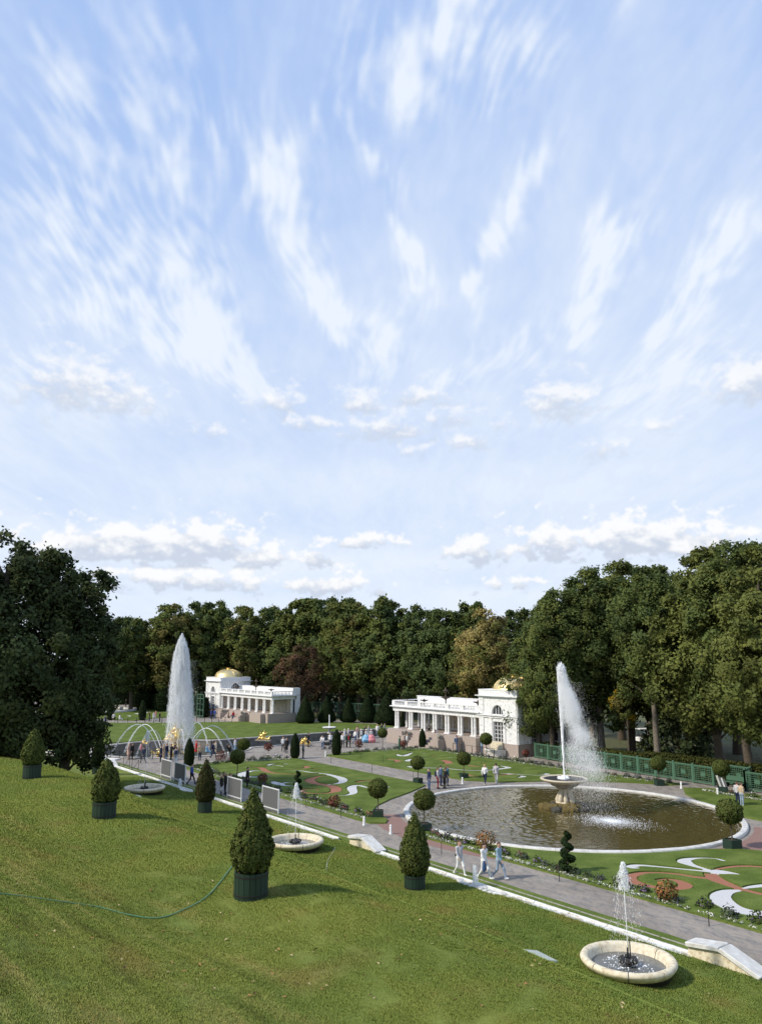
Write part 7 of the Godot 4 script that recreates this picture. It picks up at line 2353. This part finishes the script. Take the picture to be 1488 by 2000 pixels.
func flowers() -> void:
	var gg := [Color(0.075, 0.095, 0.060), Color(0.10, 0.115, 0.085), Color(0.055, 0.075, 0.030)]
	var gr := [Color(0.055, 0.085, 0.022), Color(0.075, 0.10, 0.03)]
	var pu := [Color(0.16, 0.12, 0.20), Color(0.22, 0.16, 0.26), Color(0.13, 0.08, 0.22)]
	var rd := [Color(0.30, 0.06, 0.06), Color(0.24, 0.10, 0.10)]
	var wh := [Color(0.7, 0.7, 0.66)]
	var kinds := [bush_mesh(gg, 170, 0.40, 0.55, []), bush_mesh(gg, 170, 0.42, 0.50, pu), bush_mesh(gr, 170, 0.36, 0.60, wh), bush_mesh(gg, 150, 0.36, 0.48, rd), bush_mesh(gr, 160, 0.36, 0.45, pu)]
	var names := ["grey green bush", "bush with mauve flowers", "green plant with white flowers", "bush with dull red flowers", "plant with purple flowers"]
	var lines := [
		["the left bed's walk border", [Vector2(-78.5, 35.2), Vector2(-68.0, 34.7), Vector2(-57.0, 34.7), Vector2(-46.2, 34.5)], 0.85], ["the left bed's promenade border", [Vector2(-78.9, 37.0), Vector2(-79.1, 41.5), Vector2(-78.0, 46.3)], 0.85], ["the far bed's promenade border", [Vector2(-77.6, 53.6), Vector2(-78.0, 58.0), Vector2(-76.8, 64.3)], 0.9],
		["the far bed's colonnade border", [Vector2(-76.2, 65.0), Vector2(-66.0, 65.0), Vector2(-55.0, 64.8), Vector2(-42.0, 64.9)], 0.85], ["the near right bed's walk border", [Vector2(-40.2, 34.3), Vector2(-33.0, 34.3), Vector2(-24.0, 34.3), Vector2(-12.0, 34.3)], 0.62], ["the right bed's fence border", [Vector2(-38.0, 64.4), Vector2(-32.0, 63.4), Vector2(-24.0, 62.6)], 0.9]]
	var wp := []
	for l in lines:
		var pts := smooth(l[1], 24)
		var acc := 0.0
		var count := 0
		for i in range(1, pts.size()):
			var a: Vector2 = pts[i - 1]
			var b: Vector2 = pts[i]
			acc += a.distance_to(b)
			for q in 5:
				var side := (b - a).orthogonal().normalized()
				if side.y > 0:
					side = -side
				var e := a.lerp(b, rng.randf()) + side * (0.62 + rng.randf() * 0.22)
				wp.append(Transform3D(Basis(rv(), rng.randf() * TAU).scaled(Vector3.ONE * rng.randf_range(0.7, 1.3)), W(e.x, e.y, 0.14)))
			if acc >= l[2]:
				acc = 0.0
				var k := rng.randi() % 5
				count += 1
				var o := b + Vector2(rng.randf_range(-0.2, 0.2), rng.randf_range(-0.25, 0.25))
				var t := thing("border_plant", names[k] + ", " + ordinal(count) + " from the left in " + l[0], "flower", W(o.x, o.y, 0.08), rng.randf() * TAU, "plants in " + l[0])
				t.scale = Vector3.ONE * rng.randf_range(0.75, 1.25)
				obj("foliage", kinds[k], MT.petal, t)
	var cm := Mb.new()
	for i in 10:
		cm.col = Color(0.72, 0.71, 0.66) if i < 7 else Color(0.08, 0.11, 0.03)
		var d := rv()
		d.y = absf(d.y)
		leaf(cm, d * 0.07, d, 0.07)
	var o := swarm("white_edging_flowers", cm.mesh(), MT.petal, wp, [])
	tag(o, "band of tiny white flowers edging the flower borders of the lawn beds", "flowers")
	# red leaved bushes and standards
	var rs := [Color(0.17, 0.055, 0.045), Color(0.13, 0.05, 0.05), Color(0.20, 0.085, 0.05)]
	var og := [Color(0.30, 0.13, 0.05), Color(0.22, 0.12, 0.05), Color(0.14, 0.11, 0.04)]
	for s in [[948, 1662, 0.75, 1, "rusty brown bush behind the near walkers in the flower border"], [1302, 1762, 0.6, 1, "rusty leaved young bush above purple flowers at the near right bed"], [653, 1578, 0.6, 0, "dark red bush in the left bed's flower border"], [513, 1530, 0.55, 0, "dark red bush left of the spiral topiary in the flower border"], [433, 1489, 0.8, 0, "dull red bush at the left end of the left bed's far border"], [524, 1476, 0.6, 2, "round red standard bush before the gilded corner statue"], [701, 1470, 0.6, 2, "round red standard bush at the far bed's promenade border"], [787, 1468, 0.5, 2, "round red standard bush beside the dark green cloak"], [1027, 1488, 0.5, 2, "small red standard bush right of the right pavilion's corner"]]:
		var t := thing("red_bush", s[4], "bush", G(s[0], s[1]), rng.randf() * TAU, "red leaved bushes")
		var lift := 0.55 if s[3] == 2 else 0.0
		var m := Mb.new()
		for k in 420:
			var d := rv()
			m.col = (og if s[3] == 1 else rs)[rng.randi() % 3] * rng.randf_range(0.7, 1.3)
			leaf(m, Vector3(0, lift + s[2] * 0.8, 0) + d * s[2] * pow(rng.randf(), 0.35) * Vector3(0.9, 0.85, 0.9), d, 0.13)
		obj("foliage", m.mesh(), MT.petal, t)
		obj("stem", Mb.new().tube([Vector3.ZERO, Vector3(0, lift + s[2] * 0.7, 0)], [0.03, 0.02], 6).mesh(), MT.bark, t)

func build_grass() -> void:
	# short blades over the near lawns
	var kinds := Mb.new()
	for i in 16:
		var a := rng.randf() * TAU
		var d := Vector3(cos(a), 0, sin(a))
		var s := Vector3(-d.z, 0, d.x) * 0.0055
		var o := Vector3(rng.randf_range(-0.14, 0.14), -0.005, rng.randf_range(-0.14, 0.14))
		var h := rng.randf_range(0.022, 0.05)
		var tip := o + Vector3.UP * h + d * h * rng.randf_range(0.1, 0.7)
		var n := (Vector3.UP * 1.6 - d * 0.3 + rv() * 0.25).normalized()
		kinds.col = Color.WHITE * rng.randf_range(0.85, 1.15)
		kinds.tri(o - s, o + s, tip, n, n, n)
	var places := []
	var cols := []
	for k in 1700000:
		var u := rng.randf_range(-74.0, -5.0)
		var v := rng.randf_range(-8.0, 28.3)
		var far := Vector2(u, v).length()
		var keep := minf(1.0, pow(19.0 / far, 1.7))
		if rng.randf() > keep:
			continue
		# only where the view falls
		var side := (u * sin(YAW) + v * cos(YAW)) / maxf(0.1, -u * cos(YAW) + v * sin(YAW))
		if absf(side) > 0.60 or far < 8.0:
			continue
		var w := rng.randf_range(0.97, 1.09)
		var c := lawn_color(u, v)
		var dry := 1.0 + (0.5 if rng.randf() < 0.025 else 0.0)
		cols.append(Color(c.r * w * dry * 1.1, c.g * w * 1.12, c.b * w * dry))
		places.append(Transform3D(Basis(Vector3.UP, rng.randf() * TAU).scaled(Vector3(1, rng.randf_range(0.6, 1.3), 1) * clampf(far / 24.0, 0.8, 1.8)), W(u, v, bank_h(u, v))))
		if places.size() >= 330000:
			break
	tag(swarm("grass", kinds.mesh(), MT.blade, places, cols), "short mown grass blades of the near lawn slope", "grass")
	# fallen leaves
	var lm := Mb.new()
	lm.col = Color(1, 1, 1)
	lm.face(Vector3(-0.06, 0, 0), Vector3(0.0, 0.02, 0.035), Vector3(0.06, 0, 0))
	lm.face(Vector3(-0.06, 0, 0), Vector3(0.06, 0, 0), Vector3(0.0, 0.025, -0.035))
	var lp := []
	var lc := []
	for k in 260:
		var g := G(rng.randf_range(0, 1488), rng.randf_range(1620, 2000), 4.2)
		g = Vector3(g.x, 0, g.z)
		if -g.z > 27.5 or -g.z < -6:
			continue
		lp.append(Transform3D(Basis(rv(), rng.randf() * 0.6) * Basis(Vector3.UP, rng.randf() * TAU).scaled(Vector3.ONE * rng.randf_range(0.4, 1.1)), Vector3(g.x, bank_h(g.x, -g.z) + 0.05, g.z)))
		lc.append([Color(0.34, 0.20, 0.08), Color(0.45, 0.36, 0.20), Color(0.10, 0.06, 0.03)][rng.randi() % 3])
	tag(swarm("fallen_leaves", lm.mesh(), MT.petal, lp, lc), "scattered small fallen leaves on the near lawn slope", "leaves")
